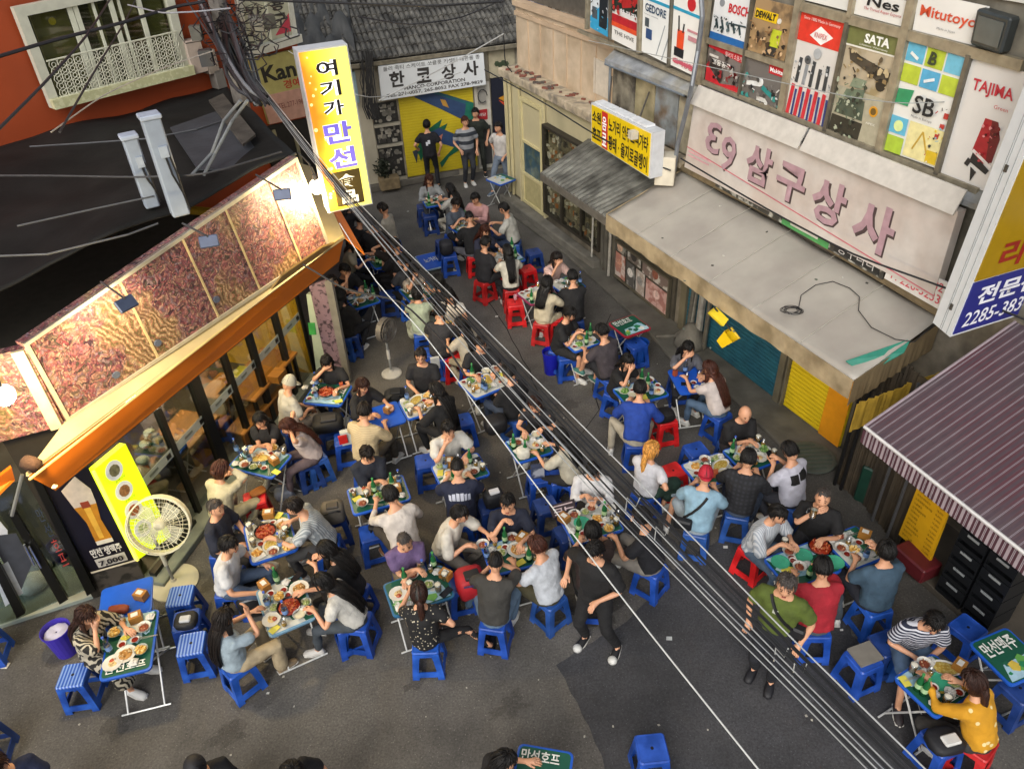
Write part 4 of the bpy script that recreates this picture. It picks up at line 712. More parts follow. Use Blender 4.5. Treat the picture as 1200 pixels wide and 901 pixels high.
# dining room behind the glass
tag(MB().prism([FS(-.1, 0, -.05), FS(FL+.2, 0, -.05), FS(FL+.2, 0, -4.2), FS(-.1, 0, -4.2)], (0, 0, .06)).build('dining_floor', mat('#3f3f3a', .35, var=.35, scale=2.5), pub), kind=None)
MB().prism([FS(-.1, 0, -4.2), FS(FL+.2, 0, -4.2), FS(FL+.2, 0, -4.4), FS(-.1, 0, -4.4)], (0, 0, 2.9)).build('back_wall', mat('#5d5443', .7, var=.3), pub)
MB().prism([FS(FL+.08, 0, 0), FS(FL+.2, 0, 0), FS(FL+.2, 0, -4.2), FS(FL+.08, 0, -4.2)], (0, 0, 2.9)).build('end_wall', mat('#b08a12', .5, var=.2), pub)
MB().prism([FS(-.2, 2.7, .0), FS(FL+.2, 2.7, .0), FS(FL+.2, 2.7, -4.4), FS(-.2, 2.7, -4.4)], (0, 0, .12)).build('ceiling', mat('#4a463c', .9), pub)
lamp = mat('#ffd9a0', .5, var=0, emit=110.0)
for s_ in (.9, 2.1, 3.3): MB().box(FS(s_, 2.66, -1.6), (.12, 1.0, .05), fa).build('ceiling_lamp', lamp, pub)
WOOD = mat('#8a5c22', .45, var=.25, scale=3, sz=(1, 6, 1)); WOOD2 = mat('#6b4216', .5, var=.25, scale=3)
def dtable(px, py, ln, wd, rz, label):
    p = G(px, py, .75); t = thing('dining_table', label, 'table', (p.x, p.y, .06), rz); MB().box((0, 0, .68), (ln, wd, .05)).build('tabletop', WOOD, t, bev=.01)
    for sx in (-1, 1):
        for sy in (-1, 1): MB().box((sx*(ln/2-.06), sy*(wd/2-.06), .33), (.05, .05, .65)).build('leg', BF, t)
    return t
dtable(208, 512, 1.1, .65, fa, 'wooden dining table inside the pub nearest the yellow light panel'); dtable(303, 437, 1.3, .65, fa, 'long wooden dining table inside the pub behind the middle panes')
dtable(262, 452, .6, .5, fa, 'small wooden table inside the pub behind the wide black post')
for i, (x, y, l) in enumerate(((225, 548, .8), (300, 478, 1.2), (247, 500, .6))):
    p = G(x, y, .45); t = thing('bench', ['wooden bench inside the pub behind the second glass door', 'long wooden bench inside the pub behind the middle panes', 'short wooden bench inside the pub by the wide black post'][i], 'bench', (p.x, p.y, .06), fa)
    MB().box((0, 0, .37), (l, .32, .05)).build('seat', WOOD, t, bev=.01); MB().box((0, 0, .17), (l-.05, .26, .34)).build('box_base', WOOD2, t)
p = G(325, 440, .8); tag(MB().box(p, (.25, .18, .12), fa).build('tissue_box', WOOD), 'wooden tissue box on the long dining table inside the pub', 'box'); p = G(280, 436, .76); tag(MB().box(p, (.3, .16, .02), fa).build('menu_card', mat('#9a9a2a', .5)), 'green menu card on the long dining table inside the pub', 'menu')
# dish rack behind the first pane
cnt = G(165, 545, .9); dk = thing('dish_counter', 'counter piled with dishes behind the first glass pane', 'counter', (cnt.x, cnt.y, .06), fa); MB().box((0, 0, .42), (1.1, .6, .84)).build('cabinet', mat('#23211c', .6), dk)
random.seed(4)
for i in range(14): MB().lathe([(.02, 0), (.07, .05), (.075, .09)], (random.uniform(-.5, .5), random.uniform(-.22, .22), .85+random.choice((0, .08))), 10).build('bowl', mat(random.choice(['#a8b8b0', '#8f9a94', '#4e5552']), .3), dk, smooth=True)
# mullions: foot positions from the photograph
mul = []
for (x0, y0, x1, y1, wd) in ((183, 488, 232, 588, .07), (228, 455, 262, 540, .17), (262, 425, 297, 520, .08), (292, 400, 320, 487, .1), (322, 380, 342, 440, .09), (352, 378, 370, 437, .07)):
    s_ = (fs(x0, y0)+fs(x1, y1))/2; mul.append((s_, wd))
zt = 2.3
for s_, wd in mul: MB().box(FS(s_, .06+zt/2, 0), (wd, .08, zt), fa).build('mullion', BF, pub)
MB().prism([FS(-.05, zt, .05), FS(FL+.1, zt, .05), FS(FL+.1, zt, -.1), FS(-.05, zt, -.1)], (0, 0, .45)).build('lintel', mat('#1d140d', .6), pub)
MB().prism([FS(-.1, 0, .3), FS(FL+.05, 0, .12), FS(FL+.05, 0, -.04), FS(-.1, 0, -.04)], (0, 0, .1)).build('threshold', mat('#6d746b', .6, var=.3, scale=4, bump=.2), pub, bev=.01)
MB().prism([FS(-.02, 0.1, .14), FS(.9, .1, .1), FS(.9, .1, .05), FS(-.02, .1, .05)], (0, 0, .06)).build('rail', mat('#24241f', .4, .4), pub)
ed = [0.36]+[s for s, _ in mul]+[FL]; GL = glassmat((.78, .82, .8), .05); ST_ = mat('#9da6a2', .4, alpha=.75)
for i in range(len(ed)-1):
    a, b = ed[i]+.04, ed[i+1]-.04
    if b-a < .05: continue
    fr = Fr(FS(a, zt, 0), FS(b, zt, 0), FS(b, .1, 0), FS(a, .1, 0)); pn = link('pane', fr.rect(MB(), 0, 0, 1, 1, 0, .008).mesh('pane', GL), pub)
    fr.rect(MB(), 0, .47, 1, .53, .01, .004).build('sticker', ST_, pn); fr.rect(MB(), .82, .485, .94, .515, .016, .004).build('mark', BF, pn); fr.rect(MB(), .3, .49, .55, .505, .016, .004).build('mark', mat('#59605c'), pn)
# light panel with food pictures
f = Fr(F_(111, 550, .12), F_(147, 520, .12), F_(201, 628, .12), F_(163, 655, .12)); lp = tag(link('menu_light_panel', f.rect(MB(), 0, 0, 1, 1, .0, .08).mesh('m', mat('#c9dc10', .4, var=.03, emit=1.0))), 'glowing yellow green panel with four food pictures on the pub corner', 'menu sign')
for i, (u, v) in enumerate(((.42, .12), (.42, .33), (.42, .54), (.42, .75))):
    m_ = MB(); f.disc(m_, u, v, .13, .006, .006, 0, 16); m_.build('plate_picture', mat('#d5d6cc', .5, emit=.4), lp); m_ = MB(); f.disc(m_, u, v, .08, .012, .006, 0, 10); m_.build('food_picture', mat(['#6d6a4a', '#8a5f38', '#9a5a35', '#a9b870'][i], .5, var=.5, scale=30, emit=.3), lp)
    f.text('골뱅이무침'[:4], .3, v+.085, .62, v+.11, mat('#5f6410', .5), lp, d=.008)
f.rect(MB(), -.08, 0, -.03, 1, .02, .03).build('edge_strip', mat('#e8de6a', .4, emit=.7), lp)
# front side, facing the viewer
HA, HB = G(-40, 750).xy, G(165, 683).xy
def H(px, py, off=0.0): return V(px, py, HA, HB, -off)
f = Fr(H(42, 560, .04), H(109, 545, .04), H(160, 656, .04), H(107, 671, .04)); bp_ = tag(link('beer_poster', f.rect(MB(), 0, 0, 1, 1, 0, .04).mesh('m', mat('#15121b', .35, var=.1))), 'dark poster of a tall beer glass priced 7,000 beside the pub door', 'poster')
pr(f, bp_, [('p', '#c9b9a5', [(.28, .16), (.62, .06), (.78, .2), (.76, .34), (.34, .34)]), ('p', '#b8791c', [(.34, .34), (.76, .34), (.7, .5), (.74, .7), (.4, .7), (.42, .5)]), ('p', '#d9a43a', [(.5, .36), (.62, .36), (.6, .68), (.5, .68)]), ('p', '#d3c9b4', [(.4, .7), (.74, .7), (.74, .74), (.4, .74)]), ('r', '#8d3b22', .48, .3, .64, .36), ('r', '#b9b3a8', .2, .875, .84, .965), ('r', '#8f8a84', .26, .77, .78, .79), ('r', '#cfc3aa', .96, .0, .985, 1.0), ('r', '#cfc3aa', 0, .985, 1, 1.0)], d=.008)
f.text('7,000', .26, .89, .78, .955, mat('#17131a'), bp_, d=.03, bold=.03); f.text('만선 생맥주', .2, .76, .84, .85, mat('#d8d2c6'), bp_, d=.02, bold=.02)
f2 = Fr(H(108, 672, .03), H(160, 657, .03), H(172, 682, .03), H(120, 700, .03)); f2.rect(MB(), 0, 0, 1, 1, 0, .05).build('lower_panel', mat('#2a2824', .4, pat='blotch', c2='#47423c'), pub)
MB().prism([H(103, 690).xy.to_3d(), H(168, 682).xy.to_3d(), Vector((*H(168, 682).xy, 0))+Vector((-.1, .3, 0)), Vector((*H(103, 690).xy, 0))+Vector((-.1, .3, 0))], (0, 0, 2.7)).build('corner_post', mat('#26221b', .6), pub)
# entrance: glass leaves and frames
f = Fr(H(-46, 585, .0), H(42, 560, .0), H(106, 690, .0), H(0, 735, .0))
f.rect(MB(), 0, 0, 1, 1, -.02, .008).build('pane', glassmat((.55, .62, .6), .12), pub)
fr0 = Fr(H(-60, 590, .02), H(42, 560, .02), H(107, 690, .02), H(-10, 737, .02)); 
for nm, (a, b, c, e) in {'door_frame': ((38, 560), (46, 558), (112, 690), (102, 696)), 'door_post': ((10, 600), (18, 597), (80, 700), (70, 706)), 'door_post_b': ((-30, 620), (-22, 618), (30, 716), (20, 722))}.items():
    Fr(H(*a, .06), H(*b, .06), H(*c, .06), H(*e, .06)).rect(MB(), 0, 0, 1, 1, .03, .06).build('door_frame', BF, pub)
MB().tube([H(14, 604, .1), H(26, 556, .1)], .02, 6).build('top_rail', mat('#a8aaa4', .3, .7), pub)
MB().tube([H(34, 640, .12), H(48, 665, .12)], .012, 6).build('door_handle', mat('#c9cbc8', .2, .9), pub); MB().tube([H(28, 638, .12), H(40, 662, .12)], .012, 6).build('door_handle', mat('#c9cbc8', .2, .9), pub)
fk = Fr(H(28, 590, .02), H(50, 583, .02), H(92, 660, .02), H(68, 672, .02))
for i, (ch, c) in enumerate(zip('만선호프', ('#26344a', '#26344a', '#a83a34', '#a83a34'))): fk.text(ch, .35, .1+i*.22, .65, .28+i*.22, mat(c), pub, d=.01, name='window_letter')
dec = Fr(H(-46, 585, .0), H(42, 560, .0), H(106, 690, .0), H(0, 735, .0)); pr(dec, pub, [('p', '#b9bdc2', [(.05, .2), (.3, .1), (.42, .3), (.3, .5), (.1, .42)]), ('p', '#3a3d44', [(.2, .3), (.5, .34), (.55, .6), (.3, .8)]), ('p', '#a8aeb4', [(.1, .55), (.3, .52), (.34, .8), (.12, .85)]), ('p', '#7c2a28', [(.02, .1), (.1, .12), (.1, .2), (.02, .2)])], d=.012)
tag(MB().prism([Vector((*H(-60, 755).xy, 0)), Vector((*H(118, 695).xy, 0)), Vector((*H(118, 695).xy, 0))+Vector((-1.5, 2.5, 0)), Vector((*H(-60, 755).xy, 0))+Vector((-2.5, 2.5, 0))], (0, 0, .05)).build('entrance_floor', mat('#8b9690', .4, var=.15, scale=2)), kind='structure')
random.seed(6); cb_ = H(0, 640); bag = thing('cloth_heap', 'heap of white and black cloth just inside the pub door', 'cloth', (cb_.x-.5, cb_.y+.7, .05))
for i in range(5): MB().lathe([(.05, 0), (.2, .03), (.2, .08), (.1, .13), (.02, .15)], (random.uniform(-.4, .4), random.uniform(-.3, .3), 0), 9).build('bundle', mat(random.choice(['#c8ccd2', '#2a2c33', '#7d8490']), .7, var=.2), bag, smooth=True)
# fascia with the big crowd picture
M1, M2 = G(77, 493, 2.72).xy, G(385, 290, 2.72).xy
def Mu(px, py, off=0.0): return V(px, py, M1, M2, -off)
def mural(name):
    m = bpy.data.materials.new(name); m.use_nodes = True; N = m.node_tree.nodes; L = m.node_tree.links; b = N["Principled BSDF"]; tc = N.new("ShaderNodeTexCoord")
    v = N.new("ShaderNodeTexVoronoi"); v.inputs["Scale"].default_value = 32; v2 = N.new("ShaderNodeTexVoronoi"); v2.inputs["Scale"].default_value = 7; n = N.new("ShaderNodeTexNoise"); n.inputs["Scale"].default_value = 1.2; n.inputs["Detail"].default_value = 3
    wn_ = N.new('ShaderNodeTexNoise'); wn_.inputs['Scale'].default_value = 6; wn_.inputs['Detail'].default_value = 4; L.new(tc.outputs['Object'], wn_.inputs['Vector']); va = N.new('ShaderNodeVectorMath'); va.operation = 'MULTIPLY_ADD'; va.inputs[1].default_value = (.35, .35, .35); L.new(wn_.outputs['Color'], va.inputs[0]); L.new(tc.outputs['Object'], va.inputs[2])
    for q in (v, v2, n): L.new(va.outputs[0], q.inputs['Vector'])
    r = N.new("ShaderNodeValToRGB"); e = r.color_ramp.elements; e[0].position = 0; e[0].color = (*lin('#3a2c38'), 1); e[1].position = 1; e[1].color = (*lin('#b58c7a'), 1)
    for p_, c in ((.2, '#8f545e'), (.35, '#b87a76'), (.5, '#4c4a42'), (.62, '#c49c88'), (.75, '#8a3e48'), (.88, '#8f7c88')): x = r.color_ramp.elements.new(p_); x.color = (*lin(c), 1)
    sp = N.new("ShaderNodeSeparateColor"); L.new(v.outputs["Color"], sp.inputs[0]); L.new(sp.outputs[0], r.inputs[0])
    r2 = N.new("ShaderNodeValToRGB"); r2.color_ramp.elements[0].color = (*lin('#7a6c48'), 1); r2.color_ramp.elements[1].color = (*lin('#c8b088'), 1); x = r2.color_ramp.elements.new(.5); x.color = (*lin('#b07860'), 1); w_ = N.new("ShaderNodeTexWave"); w_.wave_type = 'RINGS'; w_.inputs["Scale"].default_value = 5; w_.inputs["Distortion"].default_value = 14; L.new(tc.outputs["Object"], w_.inputs[0]); L.new(w_.outputs["Fac"], r2.inputs[0])
    mr = N.new("ShaderNodeMapRange"); mr.inputs[1].default_value = .54; mr.inputs[2].default_value = .6; L.new(n.outputs["Fac"], mr.inputs[0]); mx = N.new("ShaderNodeMix"); mx.data_type = 'RGBA'; L.new(mr.outputs[0], mx.inputs["Factor"]); L.new(r.outputs[0], mx.inputs["A"]); L.new(r2.outputs[0], mx.inputs["B"])
    dk_ = N.new("ShaderNodeMapRange"); dk_.inputs[1].default_value = .0; dk_.inputs[2].default_value = .6; dk_.inputs[3].default_value = 1.2; dk_.inputs[4].default_value = .45; L.new(v.outputs["Distance"], dk_.inputs[0]); hs = N.new("ShaderNodeHueSaturation"); L.new(dk_.outputs[0], hs.inputs["Value"]); L.new(mx.outputs["Result"], hs.inputs["Color"]); L.new(hs.outputs[0], b.inputs["Base Color"]); b.inputs["Roughness"].default_value = .5
    return m
MUR = mural('crowd_picture')
f = Fr(Mu(27, 403), Mu(347, 184), Mu(386, 288), Mu(78, 494)); fas = link('picture_fascia', f.rect(MB(), 0, 0, 1, 1, 0, .12).mesh('fascia', MUR), pub); FASC = f
f.frame(MB(), .04, .02, .05).build('fascia_frame', mat('#b9b3a0', .4, .3), fas)
for u in (.28, .5, .67, .86): f.rect(MB(), u, 0, u+.006, 1, .012, .012).build('batten', mat('#b9a77c', .5, var=.2), fas)
for u, v in ((.3, .82), (.52, .78), (.16, .86)): m_ = MB(); f.disc(m_, u, v, .045, .02, .02, 0, 8); m_.build('patch', mat('#50586a'), fas)
S0 = H(27, 403)
f = Fr(G(-60, 470, 3.4), Mu(30, 408), Mu(76, 498), G(-20, 560, 2.7)); mu0 = Mu(30, 408); mu1 = Mu(76, 498); dS = Vector((-.93, -.37, 0)); f = Fr(mu0+dS*1.8, mu0, mu1, mu1+dS*1.8)
f.rect(MB(), 0, 0, 1, 1, 0, .1).build('side_fascia', MUR, pub); f.rect(MB(), .93, 0, .99, 1, .04, .05).build('corner_trim', mat('#b9ab8c', .5), pub)
# canvas awning on two sides
OR, YL = mat('#cc6d10', .55, var=.08, scale=2), mat('#b0a078', .6, var=.12, scale=3)
A0, A1 = G(67, 567, 2.42), G(395, 303, 2.42); Y0, Y1 = G(25, 545, 2.66), G(377, 300, 2.66)
ow = thing('orange_awning', 'orange canvas awning with a cream top edge along the pub front', 'awning', A0, world=True)
B0, B1 = Mu(77, 493), Mu(385, 290)
MB().prism([B0, B1, G(402, 279, 2.66), G(30, 555, 2.66)], (0, 0, -.03)).build('top_canvas', YL, ow)
MB().prism([G(34, 557, 2.63), G(402, 280, 2.63), G(397, 305, 2.3), G(64, 573, 2.3)], (0, 0, -.02)).build('front_canvas', OR, ow)
MB().tube([G(64, 574, 2.27), G(397, 306, 2.27)], .018, 6).build('front_bar', mat('#3a2413', .5), ow); MB().tube([G(34, 562, 2.66), G(402, 276, 2.66)], .014, 6).build('edge_roll', mat('#cdb778', .5), ow)
for x, y in ((64, 570), (34, 556)): MB().lathe([(0, -.03), (.03, 0), (0, .03)], G(x, y, 2.45), 8).build('end_cap', mat('#d8c9a0', .4), ow)
ps = [(405, 288), (375, 250)]; qs = [(427, 297), (400, 248)]
MB().prism([G(385, 285, 2.68), G(348, 190, 3.0), G(366, 196, 2.95), G(404, 278, 2.65)], (0, 0, -.03)).build('return_canvas', YL, ow)
MB().prism([G(404, 278, 2.62), G(372, 222, 2.75), G(395, 240, 2.6), G(427, 297, 2.42)], (0, 0, -.03)).build('return_canvas', OR, ow)
MB().prism([G(318, 340, 2.75), G(392, 286, 2.75), G(378, 290, 2.9), G(330, 324, 2.9)], (0, 0, .03)).build('loose_board', mat('#a88850', .6, var=.2), ow)
a0_ = G(-40, 590, 2.6); MB().prism([G(-60, 600, 2.6), G(12, 545, 2.7), G(16, 560, 2.5), G(-50, 625, 2.5)], (0, 0, -.03)).build('side_canvas', OR, ow)
# bundle of brown cloth where the awnings meet
m_ = MB(); m_.lathe([(.02, -.1), (.05, -.05), (.07, 0), (.05, .05), (.02, .09)], G(36, 543, 2.72), 12, sx=1.6); tag(m_.build('cloth_bundle', mat('#3a261b', .9, var=.4, scale=6, bump=.6), smooth=True), 'brown tied cloth bundle at the left end of the orange awning', 'bundle')
# roof of the pub
RF = mat('#1e1e1d', .7, var=.4, scale=1.5, bump=.3, spec=.2)
T0, T1 = Mu(27, 403, -.1), Mu(347, 184, -.1); zr = 4.0
rf = thing('pub_roof', 'flat black tarpaulin covered roof of the pub', 'roof', RS(1, 4, 1), world=True)
q0, q1, q2 = RS(-5, 4.02, -.02), RS(.0, 4.02, -.02), G(262, 98, 4.0)
cloth((q1-rd_.to_3d()*3, q2, T1+Vector((0, 0, .02)), T0+dS*2.5), 60, 40, .12, .02, 'tarp', RF, rf, seed=2, scale=2)
MB().tube([T0+Vector((0, 0, .04)), T1+Vector((0, 0, .04))], .02, 6).build('edge_pipe', mat('#4a4a46', .5, .3), rf)
TP = G(232, 165, 4.05); tag(MB().prism([G(200, 152, 4.1), G(268, 128, 4.1), G(305, 185, 4.0), G(290, 200, 3.98), G(232, 200, 4.0)], (0, 0, .03)).build('grey_sheet', mat('#3c3f45', .6, var=.25, scale=3, bump=.3)), 'dark grey plastic sheet lying on the black roof by the air ducts', 'sheet')
for i, p in enumerate(([(35, 172), (100, 168), (170, 163), (230, 152), (260, 142)], [(0, 300), (55, 298), (150, 275), (185, 262)], [(20, 265), (110, 245), (180, 230)])):
    tag(MB().tube([G(x, y, 4.12) for x, y in p], .011, 6).build('roof_pipe', mat('#55575a', .5, .3)), ['thin grey pipe across the roof behind the white ducts', 'long grey pipe lying near the front of the black roof', 'short grey pipe lying in the middle of the black roof'][i], 'pipe')
for i, (pts, c, lb) in enumerate((([(245, 120), (262, 112), (300, 160), (285, 172)], '#4b4640', 'short brown board on the roof below the cable tangle'),)):
    tag(MB().prism([G(x, y, 4.13) for x, y in pts], (0, 0, .03)).build('roof_sheet', mat(c, .8, var=.4, scale=4, bump=.5)), lb, 'sheet')
# two tall white duct boxes
for i, (bx_, by_, tx, ty, wd, lb) in enumerate(((178, 240, 148, 160, .16, 'shorter white box duct standing on the black roof'), (211, 249, 179, 135, .19, 'taller white box duct standing on the black roof'))):
    b_ = G(bx_, by_, 4.0); d_ = ray(tx, ty); k_ = math.hypot(b_.x, b_.y)/math.hypot(d_.x, d_.y); hh = CAMH+d_.z*k_-4.0
    t = thing('duct_box', lb, 'duct', (b_.x, b_.y, 3.98), .55, 'white ducts on the roof'); MB().box((0, 0, hh/2), (wd, wd*.9, hh)).build('casing', mat('#8f9aa8', .45, var=.08), t, bev=.015); MB().box((0, -.0, hh+.02), (wd+.03, wd*.9+.03, .05)).build('lid', mat('#a9b4c4', .4), t, bev=.01)
    MB().box((.02, -wd*.45-.012, hh*.68), (wd*.45, .02, .12)).build('panel', mat('#a3adb8', .4), t)
    for k in range(2): MB().tube([(.02+k*.04, -wd*.47, hh*.66), (.03+k*.05, -wd*.6, hh*.45), (.08, -wd*.62, hh*.25), (.1, -wd*.5, .06)], .012, 5).build('cable', mat('#101012', .5), t)
for i in range(2): tag(MB().tube([G(282+8*i, 118, 4.9), G(262+10*i, 142, 4.6), G(248+4*i, 180, 4.2), G(225+14*i, 205, 4.08)], .02, 8).build('flexible_conduit', mat('#7f8487', .5, .2)), ['left', 'right'][i]+' one of two grey conduits dropping from the cable tangle to the roof', 'pipe')
# entrance wall with purple picture at the far end of the glass
KA, KB = G(371, 441).xy, G(411, 447).xy
def K(px, py, off=0.0): return V(px, py, KA, KB, -off)
Fr(K(359, 345, .0), K(378, 345, .0), K(389, 432, .0), K(371, 438, .0)).rect(MB(), 0, 0, 1, 1, .0, .08).build('green_panel', mat('#a8b5a0', .4, var=.05), pub); fk = Fr(K(361, 378, .0), K(369, 378, .0), K(371, 392, .0), K(363, 392, .0)); fk.rect(MB(), 0, 0, 1, 1, .01, .005).build('green_logo', mat('#3f9a4c', .5), pub)
Fr(K(362, 335, .03), K(382, 328, .03), K(407, 443, .03), K(385, 440, .03)).rect(MB(), 0, 0, 1, 1, .0, .05).build('purple_picture', mat('#3c3038', .5, pat='blotch', c2='#77626c', scale=14), pub)
Fr(K(380, 330, .06), K(388, 328, .06), K(411, 447, .06), K(404, 448, .06)).rect(MB(), 0, 0, 1, 1, .0, .06).build('grey_post', mat('#77746c', .5, .2), pub)
# vertical light sign
sb = 3.35; s0, s1 = G(385, 250, sb), G(437, 239, sb); 
def vt(p, px, py): d = ray(px, py); k = math.hypot(p.x, p.y)/math.hypot(d.x, d.y); return CAMH+d.z*k
h0, h1 = vt(s0, 341, 62), vt(s1, 405, 51); hz = (h0+h1)/2; s0t, s1t = Vector((s0.x, s0.y, hz)), Vector((s1.x, s1.y, hz))
f = Fr(s0t, s1t, s1, s0); vs_ = tag(link('vertical_sign', f.rect(MB(), 0, 0, 1, 1, 0, .25).mesh('m', mat('#b9bcc0', .4, var=.05))), 'tall glowing yellow and orange vertical sign over the pub awning corner', 'sign')
def grad(name, c1, c2, c3, em):
    m = bpy.data.materials.new(name); m.use_nodes = True; N = m.node_tree.nodes; L = m.node_tree.links; b = N["Principled BSDF"]; tc = N.new("ShaderNodeTexCoord"); sp = N.new("ShaderNodeSeparateXYZ"); L.new(tc.outputs["Generated"], sp.inputs[0]); n = N.new("ShaderNodeTexNoise"); n.inputs["Scale"].default_value = 3.0; L.new(tc.outputs["Object"], n.inputs["Vector"])
    ad = N.new("ShaderNodeMath"); ad.operation = 'MULTIPLY_ADD'; ad.inputs[1].default_value = .5; L.new(n.outputs["Fac"], ad.inputs[0]); L.new(sp.outputs[0], ad.inputs[2]); r = N.new("ShaderNodeValToRGB"); e = r.color_ramp.elements; e[0].position = .3; e[0].color = (*lin(c1), 1); e[1].position = 1.1; e[1].color = (*lin(c3), 1); x = e.new(.6); x.color = (*lin(c2), 1); L.new(ad.outputs[0], r.inputs[0]); L.new(r.outputs[0], b.inputs["Base Color"]); L.new(r.outputs[0], b.inputs["Emission Color"]); b.inputs["Emission Strength"].default_value = em; return m
f.rect(MB(), .03, .01, .97, .99, .012, .012).build('light_face', grad('sign_face', '#e8801a', '#f2cc34', '#efe66e', .62), vs_)
GW = mat('#ffffff', .5, var=0, emit=1.0)
for i, ch in enumerate('여기가'): f.text(ch, .3, .07+i*.115, .72, .16+i*.115, GW, vs_, d=.014, bold=.09); f.text(ch, .3, .07+i*.115, .72, .16+i*.115, mat('#1c1712', .5), vs_, d=.02, bold=.02)
for i, ch in enumerate('만선'): f.text(ch, .22, .43+i*.16, .8, .56+i*.16, GW, vs_, d=.014, bold=.09); f.text(ch, .22, .43+i*.16, .8, .56+i*.16, mat('#6c60c4', .5, emit=.5), vs_, d=.02, bold=.03)
f.rect(MB(), .22, .74, .82, .97, .018, .004).build('dark_panel', mat('#3f3410', .5), vs_); f.text('食', .34, .76, .7, .85, mat('#f5f0d8', .5, emit=.6), vs_, d=.024, bold=.03); f.text('品', .34, .87, .7, .955, mat('#f5f0d8', .5, emit=.6), vs_, d=.024, bold=.03)
random.seed(5); m_ = MB()
for i in range(16): f.disc(m_, random.uniform(.07, .25), random.uniform(.03, .95), random.uniform(.01, .025), .017, .003, 0, 8)
m_.build('bubble_print', mat('#f9e08a', .5, emit=.8), vs_); Fr(s0t+Vector((0, 0, .0)), s1t, s1t, s0t)
# ---- lamps (each carries its own light)
def bulb(px, py, z, r, power, label):
    p = G(px, py, z); t = thing('globe_lamp', label, 'lamp', p); MB().lathe([(.005, -r)]+[(r*math.sin(a), -r*math.cos(a)) for a in [math.pi*i/10 for i in range(1, 10)]]+[(.02, r)], (0, 0, 0), 16).build('globe', mat('#fff0cf', .5, var=0, emit=14.0), t, smooth=True); MB().lathe([(.03, r-.01), (.03, r+.07)], (0, 0, 0), 8).build('socket', mat('#333333'), t); MB().tube([(0, 0, r+.06), (-.05, .05, r+.2), (-.2, .2, r+.3)], .01, 5).build('cable', mat('#222222'), t)
    l = bpy.data.lights.new('bulb_light', 'POINT'); l.energy = power; l.color = (1, .76, .38); l.shadow_soft_size = r*1.15; lo = bpy.data.objects.new('bulb_light', l); COL.objects.link(lo); lo.parent = t; lo.location = (.0, 0, -r-.12); return p
bulb(371, 219, 3.75, .095, 120, 'glowing white globe lamp beside the vertical sign'); bulb(4, 463, 3.7, .095, 190, 'glowing white globe lamp over the pub entrance at the left edge')
for i, (px, py, lx, ly, po) in enumerate(((148, 356, 118, 330, 26), (331, 228, 300, 205, 22), (245, 283, 214, 262, 2))):
    P_ = Mu(px, py, .55); Q_ = Mu(lx, ly, -.05); t = thing('flood_lamp', ['grey flood lamp on an arm at the left of the crowd picture', 'grey flood lamp on an arm near the globe lamp', 'grey flood lamp on an arm in the middle of the crowd picture'][i], 'lamp', P_, world=True)
    MB().tube([Q_, P_+Vector((0, 0, .06))], .012, 6).build('arm', mat('#55585c', .4, .5), t); T_ = FASC(.2 if i == 0 else (.93 if i == 1 else .6), .35); dq = (T_-P_).to_track_quat('-Z', 'Y')
    MB().box(P_, (.2, .13, .045), M=dq.to_matrix()).build('head', mat('#4a5368', .4, .3), t, bev=.01)
    l = bpy.data.lights.new('flood_light', 'SPOT'); l.energy = po*3; l.spot_size = 2.4; l.spot_blend = .8; l.color = (1, .82, .52); l.shadow_soft_size = .06; lo = bpy.data.objects.new('flood_light', l); COL.objects.link(lo); lo.location = P_+(T_-P_).normalized()*.06; lo.rotation_euler = dq.to_euler()
# lamps under the awning
for i, (px, py) in enumerate(((118, 540), (210, 462), (330, 365))):
    p = FS((.9, 2.2, 3.6)[i], 2.2, .16)
    t = thing('awning_lamp', ['small tube lamp under the left end of the orange awning', 'small tube lamp under the middle of the orange awning', 'small tube lamp under the right end of the orange awning'][i], 'lamp', (p.x, p.y, 2.2), fa)
    MB().box((0, 0, 0), (.4, .04, .03)).build('tube', mat('#ffe2b0', .5, var=0, emit=10), t)
    l = bpy.data.lights.new('tube_light', 'POINT'); l.energy = 30; l.color = (1, .8, .5); l.shadow_soft_size = .15; lo = bpy.data.objects.new('tube_light', l); COL.objects.link(lo); lo.parent = t; lo.location = (0, -.05, -.1)

# ================================================================ CABLES
def cable(pts, zs, r, c, label, seed=0, group='cables strung above the tables'):
    P_ = [G(x, y, z) for (x, y), z in zip(pts, zs)]; Q_ = []
    for i in range(len(P_)-1):
        for k in range(4): t = k/4; Q_.append(P_[i].lerp(P_[i+1], t))
    Q_.append(P_[-1]); S_ = [Q_[0]]+[(Q_[i-1]+Q_[i]*2+Q_[i+1])/4 for i in range(1, len(Q_)-1)]+[Q_[-1]]
    return tag(MB().tube(S_, r, 6).build('overhead_cable', mat(c, .5, var=.1)), label, 'cable', group)
TOPL = [(300, 92), (352, 160), (404, 222), (455, 272), (520, 335), (613, 430), (720, 539), (840, 659), (922, 740), (1100, 916)]
SPR = [.1, .14, .22, .4, .62, .8, .95, 1.0, 1.0, 1.05]; zz = [5.0, 4.9, 4.8, 4.7, 4.62, 4.55, 4.5, 4.5, 4.52, 4.6]
ORD = ['uppermost', 'second', 'third', 'fourth', 'fifth', 'sixth', 'seventh', 'eighth', 'ninth', 'tenth', 'eleventh', 'lowest']
SP = [(0, .0042, '#b5b7b4'), (9, .005, '#19191b'), (14, .006, '#141416'), (19, .0045, '#232427'), (25, .0065, '#161618'), (31, .004, '#2a2b2d'), (36, .0036, '#a5a7a4'), (42, .006, '#17171a'), (48, .0032, '#8d9092'), (54, .0036, '#b0b2af'), (60, .005, '#1b1b1d'), (67, .0034, '#9a9c9a')]
